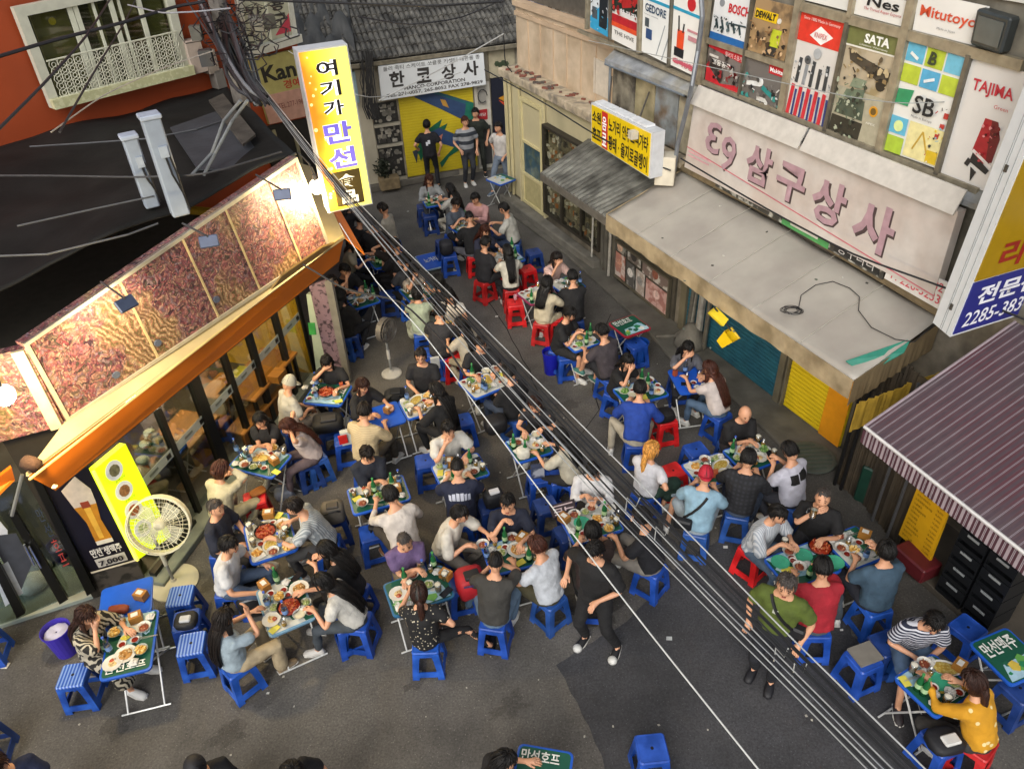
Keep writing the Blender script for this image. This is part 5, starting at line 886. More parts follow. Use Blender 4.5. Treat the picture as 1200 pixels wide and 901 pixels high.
for i, (o_, r_, c_) in enumerate(SP):
    pts = []
    for k, (x, y) in enumerate(TOPL):
        wob = 2.4*math.sin(k*1.3+i*2.1) if 0 < k < 9 else 0
        pts.append((x+wob, y+o_*SPR[k]))
    cable(pts, zz, r_*.85, c_, '%s cable of the diagonal bundle above the tables, %s' % (ORD[i], 'pale' if c_[1] in 'cb8' else 'black'))
cable([(398, 262), (440, 330), (500, 395), (560, 478), (640, 585), (760, 740), (900, 915)], [4.8, 4.6, 4.4, 4.3, 4.2, 4.2, 4.3], .0042, '#cfd1cc', 'lone white cable hanging left of and below the black bundle', group=None)
cable([(355, 310), (405, 340), (470, 352), (520, 400), (545, 440)], [4.2, 4.1, 4.2, 4.3, 4.4], .008, '#2a2b2d', 'slack grey cable looping under the bundle near the awning corner', group=None)
# ties on the bundle
for k, (x, y) in enumerate(((742, 592), (776, 626), (916, 768), (938, 786))):
    tag(MB().tube([G(x-9, y+7, 4.5), G(x-7, y-9, 4.53), G(x+3, y+2, 4.5), G(x+8, y-9, 4.53)], .0035, 5).build('cable_clip', mat('#a9aaa6', .4, .4)), 'wire clip on the cable bundle, %s from the top' % ['first', 'second', 'third', 'lowest'][k], 'clip', 'wire clips on the cable bundle')
# cables at the top left, running to the tangle
for i, (pts, z, r_, c_, lb) in enumerate([
    ([(-20, 72), (60, 48), (140, 28), (205, 8), (240, 2)], [5.6]*5, .02, '#26262a', 'thick dark cable crossing the white window from the left edge'),
    ([(-20, 170), (50, 100), (100, 45), (135, -10)], [5.6]*4, .014, '#2a2a2d', 'dark cable slanting up across the left of the window'),
    ([(70, 155), (110, 85), (150, 20), (165, -15)], [5.5]*4, .011, '#2c2a2a', 'thin dark cable slanting up across the middle of the window'),
    ([(-20, 206), (60, 206), (160, 208), (240, 205), (330, 178)], [4.4]*5, .012, '#3a3a3c', 'thin cable stretched level in front of the white ducts'),
    ([(60, 155), (120, 112), (190, 80), (250, 60)], [5.4]*4, .006, '#b0a79a', 'thin pale wire below the white window'),
    ([(150, 6), (190, 16), (230, 14), (270, 10)], [5.6]*4, .01, '#8f9096', 'pale cable entering the tangle at the top left'),
    ([(280, 0), (400, 4), (500, 8), (590, 2)], [5.8]*4, .014, '#1c1c1e', 'dark cable along the top edge above the tiled roof'),
    ([(420, 20), (480, 30), (540, 22), (600, -5)], [5.6]*4, .009, '#1f1f22', 'thin slack cable over the tiled roof'),
    ([(444, 118), (500, 90), (545, 66), (590, 40)], [3.6, 3.7, 3.8, 4.0], .012, '#b9bab8', 'grey cable rising from the white sign to the cream parapet'),
    ([(588, -10), (590, 40), (592, 75), (600, 85)], [4.6, 3.9, 3.3, 3.1], .012, '#1b1b1d', 'black cable dropping at the corner of the cream wall'),
    ([(568, 82), (640, 122), (700, 160), (760, 190), (786, 200)], [3.25, 3.2, 3.15, 3.05, 3.0], .012, '#222222', 'black cable running along the cream wall to the yellow sign'),
    ([(798, 186), (900, 246), (1000, 299), (1110, 338), (1210, 378)], [3.25, 3.2, 3.2, 3.2, 3.2], .012, '#1d1d1f', 'black cable crossing below the faded pink lettered sign'),
    ([(690, 48), (860, 85), (1000, 115), (1060, 122), (1180, 116)], [4.9]*5, .005, '#8f9290', 'thin grey wire crossing in front of the tool posters'),
    ([(338, 60), (420, 115), (470, 112), (540, 85)], [4.8, 4.2, 3.9, 3.8], .006, '#aaaba8', 'thin pale wire from the vertical sign towards the white sign'),
    ]): cable(pts, z, r_, c_, lb, group=None)
# the tangle on its pole
tg = thing('cable_tangle', 'dense tangle of black cables round a pole at the top left', 'cables', G(275, 60, 5), world=True)
pb, pt_ = G(262, 118, 4.0), G(240, -30, 5.5); MB().tube([G(285, 128, 3.9), G(285, 128, 3.9)+Vector((0, 0, 4.5))], .12, 10).build('pole', mat('#6d6862', .8, var=.2), tg)
random.seed(12)
spine = [(235, -20), (258, 25), (272, 60), (285, 95), (305, 118)]
for i in range(34):
    pts = []; a = random.uniform(-20, 20); z = random.uniform(4.9, 5.5)
    for k, (x, y) in enumerate(spine): pts.append(G(x+a*(1.2-.2*k)+random.uniform(-9, 9), y+random.uniform(-7, 7), z-.1*k+random.uniform(-.05, .05)))
    sm = [pts[0]]
    for k in range(len(pts)-1):
        for t in (.33, .66, 1): sm.append(pts[k].lerp(pts[k+1], t))
    sm = [sm[0]]+[(sm[j-1]+sm[j]+sm[j+1])/3 for j in range(1, len(sm)-1)]+[sm[-1]]
    MB().tube(sm, random.uniform(.008, .024), 5).build('cable', mat(random.choice(['#141416', '#1d1d20', '#26262a', '#3a3a3e', '#6d7075']), .5), tg)
m_ = MB()
for i in range(60):
    cx_, cy_ = random.gauss(285, 24), random.gauss(28, 20); z = random.uniform(4.9, 5.4); R_0 = random.uniform(5, 16); ph = random.random()*6
    m_.tube([G(cx_+R_0*math.cos(ph+t*1.1)*(1+.3*math.sin(t)), cy_+R_0*.8*math.sin(ph+t*1.1), z+.03*t) for t in range(6)], random.uniform(.005, .011), 4)
tag(m_.build('loose_loops', mat('#1a1a1d', .5), tg), kind='stuff'); m_ = MB()
for i in range(7): p = G(random.gauss(262, 30), random.gauss(40, 28), 5.1); MB().box(p, (.16, .12, .2), random.random()).build('junction_box', mat(random.choice(['#77776f', '#55554f', '#3a3a3a']), .5, var=.2), tg)
m_ = MB()
for i in range(26):
    x0 = random.uniform(424, 436); m_.tube([C(x0+random.uniform(-6, 6), 60, .4), C(x0+random.uniform(-4, 6), 95, .35), C(x0+4+random.uniform(-4, 4), 125, .3), C(x0+8+random.uniform(-3, 3), 140, .3)], .012, 4)
tag(m_.build('wall_cables', mat('#2a2a2a', .6), eb), kind='stuff')
# ================================================================ PEOPLE
SKIN = mat('#c79474', .55, var=.06, scale=14); SKIN2 = mat('#a8704f', .55, var=.06, scale=14)
def ik(a, t, l1, l2, pole):
    a, t, pole = Vector(a), Vector(t), Vector(pole); d = t-a; L_ = d.length; m = l1+l2
    if L_ > m*.995: t = a+d*(m*.995/L_); d = t-a; L_ = d.length
    x = (l1*l1-l2*l2+L_*L_)/(2*L_); h = math.sqrt(max(1e-6, l1*l1-x*x)); dn = d/L_; p = pole-dn*pole.dot(dn); p.normalize()
    return a+dn*x+p*h, t
def ring(c, ax, up, rx, ry, n=12):
    ax = ax.normalized(); s = up.cross(ax); s = s.normalized() if s.length > 1e-4 else Vector((1, 0, 0)); u = ax.cross(s).normalized()
    return [c+s*math.cos(2*math.pi*i/n)*rx+u*math.sin(2*math.pi*i/n)*ry for i in range(n)]
def limb(mb, pts, rs, n=9):
    rings = []; k = len(pts)
    for i in range(k):
        t = pts[min(k-1, i+1)]-pts[max(0, i-1)]; rings.append(ring(pts[i], t, Vector((.13, .9, .31)), rs[i], rs[i], n))
    e0 = ring(pts[0]-(pts[1]-pts[0]).normalized()*rs[0]*.5, pts[1]-pts[0], Vector((.13, .9, .31)), rs[0]*.6, rs[0]*.6, n)
    e1 = ring(pts[-1]+(pts[-1]-pts[-2]).normalized()*rs[-1]*.5, pts[-1]-pts[-2], Vector((.13, .9, .31)), rs[-1]*.6, rs[-1]*.6, n)
    return mb.loft([e0]+rings+[e1])
TEX = bpy.data.textures.new('cloth_wrinkle', 'CLOUDS'); TEX.noise_scale = .085; TEX.noise_depth = 2
def hairobj(mb, m, root):
    lk = MB()
    for path, rs in mb.locks: lk.tube(path, rs, 4)
    lo = lk.build('hair_locks', m, root, smooth=True, fix=False); lo['kind'] = 'stuff'
    me = mb.mesh('hair', [m]); o = bpy.data.objects.new('hair', me); COL.objects.link(o)
    a = o.modifiers.new('s', 'SUBSURF'); a.levels = 1; d_ = o.modifiers.new('d', 'DISPLACE'); d_.texture = TEXH; d_.strength = .016; d_.mid_level = .5
    PEND.append((o, 'hair', root))
TEXH = bpy.data.textures.new('hair_locks', 'CLOUDS'); TEXH.noise_scale = .028; TEXH.noise_depth = 1
PEND = []          # meshes waiting for their modifiers to be evaluated
def pend_cloth(name, mb, m, parent, vox, amp):
    me = mb.mesh(name, [m]); o = bpy.data.objects.new(name, me); COL.objects.link(o)
    r = o.modifiers.new('r', 'REMESH'); r.mode = 'VOXEL'; r.voxel_size = vox; r.use_smooth_shade = True
    s_ = o.modifiers.new('s', 'SMOOTH'); s_.factor = .5; s_.iterations = 3
    d_ = o.modifiers.new('d', 'DISPLACE'); d_.texture = TEX; d_.strength = amp; d_.mid_level = .5
    s2 = o.modifiers.new('s', 'SMOOTH'); s2.factor = .5; s2.iterations = 1
    PEND.append((o, name, parent)); return o
def flush():
    bpy.context.view_layer.update(); dg = bpy.context.evaluated_depsgraph_get()
    for o, name, parent in PEND:
        me = bpy.data.meshes.new_from_object(o.evaluated_get(dg)); me.name = name
        if 'head_data' in o: pass
        o.modifiers.clear(); o.data = me; o.name = name; me.polygons.foreach_set("use_smooth", [True]*len(me.polygons))
        if parent is not None: o.parent = parent
    PEND.clear()
def headpts(n=16, m=12):
    """unit head, face towards +Y, origin at its centre"""
    vs = []; 
    for j in range(m+1):
        ph = math.pi*j/m
        for i in range(n):
            th = 2*math.pi*i/n; x = math.sin(ph)*math.sin(th); y = math.sin(ph)*math.cos(th); z = math.cos(ph)
            X, Y, Z = x*.076, y*.092, z*.115
            if Z < -.02: k = 1-.38*min(1, (-Z-.02)/.09); X *= k; Y = Y*(.8+.2*k) if Y < 0 else Y*(.9+.1*k)
            if y > .8 and -.55 < z < .15: Y += .016*(1-abs(x)*3.2)*(1 if -.35 < z < .05 else .3) if abs(x) < .31 else 0
            if y > .5 and .05 < z < .3 and .2 < abs(x) < .6: Y -= .008
            if abs(x) > .93 and abs(z) < .25: X *= 1.13
            vs.append(Vector((X, Y, Z)))
    fs = [(j*n+i, j*n+(i+1) % n, (j+1)*n+(i+1) % n, (j+1)*n+i) for j in range(m) for i in range(n)]
    return vs, fs
HV, HF = headpts()
def hairmesh(style, seed, C_, R_, tb, shoulder_back):
    """C_ head centre, R_ its rotation"""
    random.seed(seed); mb = MB(); n, m = 20, 12; vs = []; top = {'short': 1.13, 'crop': 1.06, 'bald': 1.0}.get(style, 1.14)
    for j in range(m+1):
        ph = math.pi*.80*j/m
        for i in range(n):
            th = 2*math.pi*i/n; x = math.sin(ph)*math.sin(th); y = math.sin(ph)*math.cos(th); z = math.cos(ph); k = top+.05*noise.noise(Vector((x*3+seed, y*3, z*3)))
            lim = .35 if style != 'bald' else .9
            face = y > .25+.0*z and z < (.52-.2*abs(x)+.08*math.sin(seed+th*5))
            low = z < (-.42 if style in ('short',) else -.3 if style == 'crop' else -.6) and style in ('short', 'crop')
            v = Vector((x*.078*k, y*.095*k-.004, z*.117*k+.004))
            if style in ('long', 'bob') and z < 0: v.x *= 1.12; v.y -= .012
            if face: v = Vector((x*.06, y*.07, z*.09))
            elif low: v = Vector((x*.055, y*.06-.01, z*.09))
            vs.append(R_ @ v + C_)
    fs = [(j*n+i, j*n+(i+1) % n, (j+1)*n+(i+1) % n, (j+1)*n+i) for j in range(m) for i in range(n)]
    mb.add(vs, fs)
    kk = []
    for i in range(95 if style not in ('crop', 'bald') else 30):       # loose locks lying over the cap of hair
        th = random.uniform(0, 6.283); front = math.cos(th) > .35; p0, p1 = random.uniform(.02, .18), random.uniform(.34, .44) if front else random.uniform(.5, .66 if style in ('short', 'crop') else .72)
        tw = random.uniform(-.5, .5); rad = random.uniform(1.0, 1.09); path = []
        for k in range(6):
            t = k/5; ph = math.pi*(p0+(p1-p0)*t); a = th+tw*t; lift = rad*top+.05*math.sin(t*3.1)*random.random()
            path.append(R_ @ Vector((math.sin(ph)*math.sin(a)*.078*lift, math.sin(ph)*math.cos(a)*.095*lift-.004, math.cos(ph)*.117*lift+.004))+C_)
        w_ = random.uniform(.003, .0065) if style != 'crop' else .003
        kk.append((path, [w_*.6, w_, w_, w_*.9, w_*.6, w_*.15]))
    bk = R_ @ Vector((0, -1, 0)); dn = Vector((0, 0, -1)); sd = R_ @ Vector((1, 0, 0))
    if style in ('long', 'bob', 'half'):
        L_ = {'long': .34, 'bob': .02, 'half': .2}[style]; rings = []; neck = shoulder_back; bn = Vector((0, -tb.z, tb.y)); path = [C_+bk*.05, C_+bk*.065+dn*.07, neck+bn*.085+Vector((0, 0, .035)), neck+bn*.125-tb*.05]
        if L_ > .1: path += [neck+bn*.15-tb*(.05+L_*.35), neck+bn*.155-tb*(.05+L_*.7), neck+bn*.15-tb*(.05+L_)]
        path0 = list(path)
        for k, c in enumerate(path):
            t = k/(len(path)-1); w_ = (.09+.012*math.sin(k*1.7+seed))*(1-.25*t*t); rings.append(ring(c, (path[min(k+1, len(path)-1)]-path[max(k-1, 0)]), bk, w_, (.05 if k < 2 else .034)*(1-.35*t), 14))
        mb.loft(rings)
        for sg in (-1, 1):
            fr = R_ @ Vector((0, 1, 0)); l2 = .16 if style == 'bob' else .24
            rings = [ring(C_+sd*sg*(.076+.006*math.sin(k))+bk*(.012-.0*k)+dn*(.02+l2*k/5), dn, bk, .02*(1-.1*k), .045*(1-.12*k), 8) for k in range(6)]; mb.loft(rings)
    if style == 'ponytail':
        a = C_+bk*.1+Vector((0, 0, .01)); rings = [ring(a+bk*(.035*math.sin(t*2.4))+dn*(.33*t)-tb*.12*t, dn, bk, .012+.036*math.sin(min(1, t*1.3+.25)*2.6)*.9, .012+.03*math.sin(min(1, t*1.3+.25)*2.6)*.9, 8) for t in [k/7 for k in range(8)]]; mb.loft(rings)
    if style in ('long', 'half'):
        for i in range(46):
            o_ = sd*random.uniform(-.095, .095)+bk*random.uniform(-.005, .028); k2 = random.randrange(0, 2); pth = [c+o_*(1-.25*j/6)+sd*random.uniform(-.008, .008)+bk*.015 for j, c in enumerate(path0[k2:])]
            if len(pth) > 2: kk.append((pth, [.0042]*(len(pth)-1)+[.001]))
    if style == 'bun':
        a = C_+bk*.1+Vector((0, 0, -.01)); mb.lathe([(.01, -.045), (.04, -.03), (.05, 0), (.04, .03), (.01, .045)], a, 10)
    mb.locks = kk
    return mb
def hand(V_, E_, Rr, w, dirv, upv, side, curl=.5, spread=1.0):
    """fingers added to the skin graph: V_ verts, E_ edges, Rr radii; w wrist index"""
    p = Vector(V_[w]); d = dirv.normalized(); u = upv-d*upv.dot(d); u = u.normalized() if u.length > 1e-4 else d.orthogonal().normalized(); s = d.cross(u)*side
    def addv(q, r): V_.append(q); Rr.append(r); return len(V_)-1
    palm = addv(p+d*.045, .03); E_.append((w, palm)); palm2 = addv(p+d*.075, .028); E_.append((palm, palm2))
    for k, (off, ln) in enumerate(((-.027, .062), (-.009, .072), (.01, .068), (.027, .052))):
        a = p+d*.085+s*off*spread; b = a+d*ln*.5-u*curl*.02; c = b+(d*(1-curl)-u*curl*1.1).normalized()*ln*.55
        ia, ib, ic = addv(a, .0115), addv(b, .0095), addv(c, .008); E_ += [(palm2, ia), (ia, ib), (ib, ic)]
    a = p+d*.035-s*.036; b = a+d*.03-s*.018-u*.01; ia, ib = addv(a, .012), addv(b+d*.02, .0095); E_ += [(palm, ia), (ia, ib)]
POSES = {   # right hand, left hand (x, y, z of the wrist), lean, head pitch
 'table': ((.13, .40, .76), (-.14, .42, .76), 14, 22), 'eat': ((.05, .30, 1.0), (-.15, .40, .76), 16, 24), 'chin': ((.07, .27, .98), (-.12, .38, .77), 14, 20),
 'lap': ((.08, .28, .62), (-.07, .30, .62), 6, 25), 'phone': ((.06, .33, .86), (-.05, .34, .84), 12, 32), 'cross': ((-.06, .36, .78), (.07, .38, .77), 18, 16),
 'reach': ((.1, .52, .80), (-.15, .38, .77), 24, 24), 'reachL': ((.13, .36, .77), (-.12, .54, .80), 22, 20), 'drink': ((.03, .24, 1.02), (-.14, .36, .77), 6, -4), 'drinkL': ((.14, .36, .77), (-.03, .24, 1.02), 6, -4),
 'drinkless': ((.04, .26, 1.0), (-.14, .36, .77), 8, 6), 'drinklow': ((.10, .36, .84), (-.08, .38, .80), 14, 18), 'stand': ((0, 0, 0), (0, 0, 0), 3, 8),
 'knees': ((.2, .38, .58), (-.2, .38, .58), 20, 22), 'face': ((.06, .20, 1.02), (-.06, .20, 1.02), 20, 26), 'side': ((.24, .05, .62), (-.15, .38, .77), 2, 8), 'back': ((.2, .28, .62), (-.18, .30, .64), 0, 4)}
HAIRC = {'black': '#0f0d0c', 'brown': '#2b1710', 'dark': '#17110e', 'blonde': '#b5803c', 'grey': '#3d3835', 'redbrown': '#3a1c12'}
NP_ = [0]; SCL = 1.01
def person(px, py, tgt, label, top, bottom='#1c1c20', hair='short', hc='black', pose='table', sleeve=.55, fem=False, legs='long', feet='tuck', shoe='#c8c8c4', skin=None, pat=None, c2=None, pscale=8, stand=None, sc_=1.0, hat=None, twist=0, feetpos=None, stoolc='blue', lean=None, hp=None, hy=0, glasses=False, detail=1, at=None, headz=None, extra=None, group=None):
    NP_[0] += 1; seed = NP_[0]; random.seed(seed*13)
    hr, hl, ln_, hpit = POSES.get(pose, POSES['table']); ln_ = ln_ if lean is None else lean; hpit = hpit if hp is None else hp
    ln_ += random.uniform(-2, 2); hpit += random.uniform(-4, 4); w = .155 if fem else .18; f_ = .92 if fem else 1.0
    L_ = math.radians(ln_)
    if stand is None: hipz = .49; hip = Vector((0, 0, hipz))
    else: hipz = .90*sc_; hip = Vector((0, 0, hipz))
    tb = Vector((0, math.sin(L_), math.cos(L_))); chest = hip+tb*.30*f_; neck = hip+tb*.49*f_; L2 = L_*.7+.08; ndir = Vector((0, math.sin(L2), math.cos(L2))); hc_ = neck+ndir*.175*f_+Vector((0, .02, 0))
    # put the head under its pixel
    face = Vector((tgt[0], tgt[1]))
    P = G(px, py, hc_.z*SCL)
    T_ = G(tgt[0], tgt[1], .7) if stand is None else G(tgt[0], tgt[1], 1.2)
    dv = Vector((T_.x-P.x, T_.y-P.y)); ang = math.atan2(dv.y, dv.x)-math.pi/2
    off = Vector((0, hc_.y*SCL)); loc = P.xy-Vector((off.x*math.cos(ang)-off.y*math.sin(ang), off.x*math.sin(ang)+off.y*math.cos(ang)))
    root = thing('person', label, 'person', (loc.x, loc.y, 0), ang, group); root.scale = (SCL*random.uniform(.96, 1.05), SCL, SCL); sk = SKIN if skin is None else skin
    Rh = (Euler((-math.radians(hpit), 0, math.radians(hy+random.uniform(-12, 12))), 'XYZ')).to_matrix()
    # joints
    sw = w*.96; shR = neck+Vector((sw, 0, 0))-tb*.055; shL = neck+Vector((-sw, 0, 0))-tb*.055
    jit = lambda v: Vector(v)+Vector((random.uniform(-.02, .02), random.uniform(-.025, .025), random.uniform(-.005, .02)))
    if stand is None: tR, tL = jit(hr), jit(hl)
    else: tR, tL = [Vector(q) for q in stand['hands']]
    elR, wrR = ik(shR, tR, .275*f_, .245*f_, (.7, -.35, -.75)); elL, wrL = ik(shL, tL, .275*f_, .245*f_, (-.7, -.35, -.75))
    hpR, hpL = hip+Vector((.09, .02, -.02)), hip+Vector((-.09, .02, -.02))
    if stand is None:
        fp = {'tuck': ((.13, .22, .08), (-.12, .16, .08)), 'fwd': ((.14, .50, .08), (-.13, .46, .08)), 'mid': ((.15, .38, .08), (-.13, .36, .08)), 'out': ((.3, .72, .1), (-.14, .40, .08)), 'cross': ((-.12, .52, .30), (-.12, .36, .08))}[feet] if feetpos is None else feetpos
        knp = (.18, .6, .9)
    else: fp = stand['feet']; knp = (.05, 1, .1)
    knR, anR = ik(hpR, fp[0], .43*f_*(1 if stand is None else sc_), .42*f_*(1 if stand is None else sc_), (knp[0], knp[1], knp[2])); knL, anL = ik(hpL, fp[1], .43*f_*(1 if stand is None else sc_), .42*f_*(1 if stand is None else sc_), (-knp[0], knp[1], knp[2]))
    # skin graph
    V_ = [hip, hip+tb*.14, chest, neck-tb*.04, neck+ndir*.05, hc_-ndir*.03, shR, elR, wrR, shL, elL, wrL, hpR, knR, anR, hpL, knL, anL]
    Rr = [.105, .095, .10, .06, .048, .05, .047, .037, .024, .047, .037, .024, .075, .05, .033, .075, .05, .033]
    if fem: Rr = [r*.9 for r in Rr]
    E_ = [(0, 1), (1, 2), (2, 3), (3, 4), (4, 5), (3, 6), (6, 7), (7, 8), (3, 9), (9, 10), (10, 11), (0, 12), (12, 13), (13, 14), (0, 15), (15, 16), (16, 17)]
    fdirR, fdirL = Vector((.1, 1, 0)), Vector((-.1, 1, 0))
    if stand is None and feet == 'out': fdirR = Vector((.3, 1, .2))
    for an, fd_ in ((14, fdirR), (17, fdirL)):
        a = Vector(V_[an]); V_.append(a+fd_.normalized()*.06+Vector((0, 0, -.05))); Rr.append(.032); E_.append((an, len(V_)-1)); V_.append(a+fd_.normalized()*.14+Vector((0, 0, -.06))); Rr.append(.022); E_.append((len(V_)-2, len(V_)-1))
    mouth = pose in ('eat', 'drink', 'drinkL', 'chin', 'face')
    hand(V_, E_, Rr, 8, (wrR-elR).normalized()*.6+(Vector((-.25, .2, .2)) if mouth and pose != 'drinkL' else Vector((0, .5, -.25))), Vector((0, -.3, 1)) if not mouth else Vector((.3, 1, .3)), 1, .6)
    hand(V_, E_, Rr, 11, (wrL-elL).normalized()*.6+(Vector((.25, .2, .2)) if pose in ('drinkL', 'face') else Vector((0, .5, -.25))), Vector((0, -.3, 1)), -1, .55)
    me = bpy.data.meshes.new('body'); me.from_pydata(V_, E_, []); me.materials.append(sk); o = bpy.data.objects.new('body', me); COL.objects.link(o)
    sm = o.modifiers.new('skin', 'SKIN'); sm.use_smooth_shade = True
    for i, dv_ in enumerate(me.skin_vertices[0].data): dv_.radius = (Rr[i], Rr[i]); dv_.use_root = (i == 0)
    ss = o.modifiers.new('s', 'SUBSURF'); ss.levels = 1 if detail == 0 else 2; ss.render_levels = ss.levels
    PEND.append((o, 'body', root))
    hs_ = .98 if fem else 1.04
    hm = MB().add([Rh @ (v*hs_)+hc_ for v in HV], HF)
    HEADS.append((o, hm, sk))
    # face details
    if detail:
        for sx in (-1, 1): MB().box(hc_+Rh @ (Vector((sx*.03, .088, .012))*hs_), (.017, .006, .006), M=Rh).box(hc_+Rh @ (Vector((sx*.032, .085, .032))*hs_), (.028, .006, .004), M=Rh).build('eye', HAIRM['black'], root, fix=False)
        MB().box(hc_+Rh @ (Vector((0, .087, -.055))*hs_), (.036, .012, .010), M=Rh).build('mouth', mat('#8a4038', .5), root, fix=False)
        if glasses:
            m_ = MB()
            for sx in (-1, 1): m_.tube([hc_+Rh @ Vector((sx*.034+.024*math.cos(a), .102, .012+.02*math.sin(a))) for a in [i*math.pi/4 for i in range(8)]], .003, 4, closed=True); m_.tube([hc_+Rh @ Vector((sx*.058, .1, .015)), hc_+Rh @ Vector((sx*.08, .0, .015))], .003, 4)
            m_.build('glasses', HAIRM['black'], root, fix=False)
    # hair or cap
    if hat:
        cap = MB(); vs = []
        n, m = 18, 7
        for j in range(m+1):
            ph = math.pi*.53*j/m
            for i in range(n): th = 2*math.pi*i/n; vs.append(Rh @ Vector((math.sin(ph)*math.sin(th)*.092, math.sin(ph)*math.cos(th)*.106-.006, math.cos(ph)*.128+.012))+hc_)
        cap.add(vs, [(j*n+i, j*n+(i+1) % n, (j+1)*n+(i+1) % n, (j+1)*n+i) for j in range(m) for i in range(n)])
        bsign = -1 if hat[1] == 'back' else 1
        brim = [Rh @ Vector((.07*math.cos(a), bsign*(.085+.085*math.sin(a)), .012-.015*math.sin(a)))+hc_ for a in [math.pi*i/8 for i in range(9)]]; cap.prism(brim, Rh @ Vector((0, 0, .012)))
        cap.build('cap', mat(hat[0], .7), root, smooth=True)
    if hair != 'bald': hairobj(hairmesh(hair if not (hat and hair == 'short') else 'crop', seed, hc_, Rh, tb, neck), HAIRM[hc], root)
    elif hair == 'bald':
        pass
    # top
    vox = .021 if detail else .028; mT = mat(top, .85, var=.18, scale=10, bump=.35, pat=pat, c2=c2) if not pat else mat(top, .85, var=.14, bump=.2, scale=pscale, pat=pat, c2=c2)
    s_ = MB(); fw = Vector((0, 1, 0)); k = .9 if fem else 1.0; lo = hip-tb*.03
    if stand is not None: lo = hip-tb*.06
    rings = [ring(lo, tb, fw, .185*k, .14), ring(hip+tb*.10, tb, fw, .182*k, .138), ring(hip+tb*.22*f_, tb, fw, .186*k, .136), ring(chest+tb*.04, tb, fw, .198*k, .136), ring(neck-tb*.09, tb, fw, .205*k, .118), ring(neck-tb*.03, tb, fw, .155*k, .086), ring(neck+ndir*.012, ndir, fw, .068, .064)]
    s_.loft(rings)
    for sh_, el, wr in ((shR, elR, wrR), (shL, elL, wrL)):
        a = sh_+(neck-sh_)*.35-tb*.01
        if sleeve <= 0: limb(s_, [a, sh_], [.06, .05]); continue
        pts, rs = [a, sh_], [.066, .072]
        if sleeve <= 1: pts += [sh_.lerp(el, sleeve*.5), sh_.lerp(el, sleeve)]; rs += [.072, .078 if not fem else .066]
        else: pts += [sh_.lerp(el, .5), el, el.lerp(wr, min(.93, sleeve-1))]; rs += [.066, .06, .05]
        limb(s_, pts, rs)
    pend_cloth('shirt', s_, mT, root, vox, .03)
    # bottoms
    mB_ = mat(bottom, .85, var=.22, scale=8, bump=.35)
    b_ = MB(); b_.loft([ring(hip-Vector((0, -.02, .10)), Vector((0, 0, 1)), fw, .13*k, .12), ring(hip-Vector((0, -.02, .05)), Vector((0, 0, 1)), fw, .165*k, .145), ring(hip+tb*.05, tb, fw, .165*k, .125), ring(hip+tb*.09, tb, fw, .15*k, .11)])
    for hp_, kn, an in ((hpR, knR, anR), (hpL, knL, anL)):
        if legs in ('long', 'wide'): r_ = (.098, .082, .072, .062, .056) if legs == 'long' else (.105, .095, .09, .088, .095); limb(b_, [hp_, hp_.lerp(kn, .5), kn, kn.lerp(an, .5), kn.lerp(an, .93)], [q*k for q in r_])
        elif legs == 'slim': limb(b_, [hp_, hp_.lerp(kn, .5), kn, kn.lerp(an, .5), kn.lerp(an, .9)], [q*k for q in (.088, .072, .056, .05, .04)])
        elif legs == 'short': limb(b_, [hp_, hp_.lerp(kn, .5), hp_.lerp(kn, .85)], [q*k for q in (.1, .088, .085)])
        elif legs == 'skirt': limb(b_, [hp_, hp_.lerp(kn, .5), kn, kn.lerp(an, .55)], [q*k for q in (.11, .11, .11, .13)])
    pend_cloth('skirt' if legs == 'skirt' else ('shorts' if legs == 'short' else 'trousers'), b_, mB_, root, vox+.002, .024)
    # shoes
    for an, fd_ in ((anR, fdirR), (anL, fdirL)):
        d = fd_.copy(); d.z = 0; d.normalize(); s = Vector((d.y, -d.x, 0)); base_ = Vector((an.x, an.y, max(0.0, an.z-.085)))
        rr = []
        for t, wd, ht in ((-.055, .022, .05), (-.03, .034, .085), (.02, .038, .08), (.08, .043, .062), (.13, .045, .048), (.165, .036, .036), (.185, .015, .02)):
            c = base_+d*t; rr.append([c+s*wd*x+Vector((0, 0, ht*z+.004)) for x, z in ((-1, 0), (-1, .55), (-.6, 1), (.6, 1), (1, .55), (1, 0))])
        m_ = MB().loft(rr); so_ = m_.build('shoe', mat(shoe, .6, var=.05) if shoe else sk, root, smooth=True)
        sole = MB().prism([base_+d*t+s*x for t, x in ((-.06, -.03), (-.06, .03), (.08, .05), (.17, .04), (.19, 0), (.17, -.04), (.08, -.05))], (0, 0, .018)); sole.build('sole', mat('#d5d3cc' if shoe != '#15151a' else '#15151a', .7), so_)
    PEOPLE.append((root, wrR, wrL, hc_, ang))
    if stand is None and stoolc: SEATS.append((loc.copy(), ang+random.uniform(-.15, .15), stoolc, label))
    if pose == 'phone': held(root, ang, tR.lerp(tL, .5)+Vector((0, .09, .03)), .7, tag(MB().box((0, 0, 0), (.075, .15, .01)).build('phone', mat('#16171b', .2)), 'dark phone held by the '+short(label), 'phone'))
    if pose in ('drink', 'drinkL'):
        mg = dup(PROTO['mug'], (0, 0, 0), 0, 'beer mug raised by the '+short(label))
        held(root, ang, (wrR if pose == 'drink' else wrL)+Vector((0, .09, .0)), .5, mg)
    return root
def short(l): return ' '.join(l.split()[:6])
def held(root, ang, q, tilt, o):
    o.matrix_world = Matrix.Translation(root.location) @ Matrix.Rotation(ang, 4, 'Z') @ Matrix.Translation(q*SCL) @ Matrix.Rotation(tilt, 4, 'X')
HEADS = []; PEOPLE = []; SEATS = []; PROTO = {}
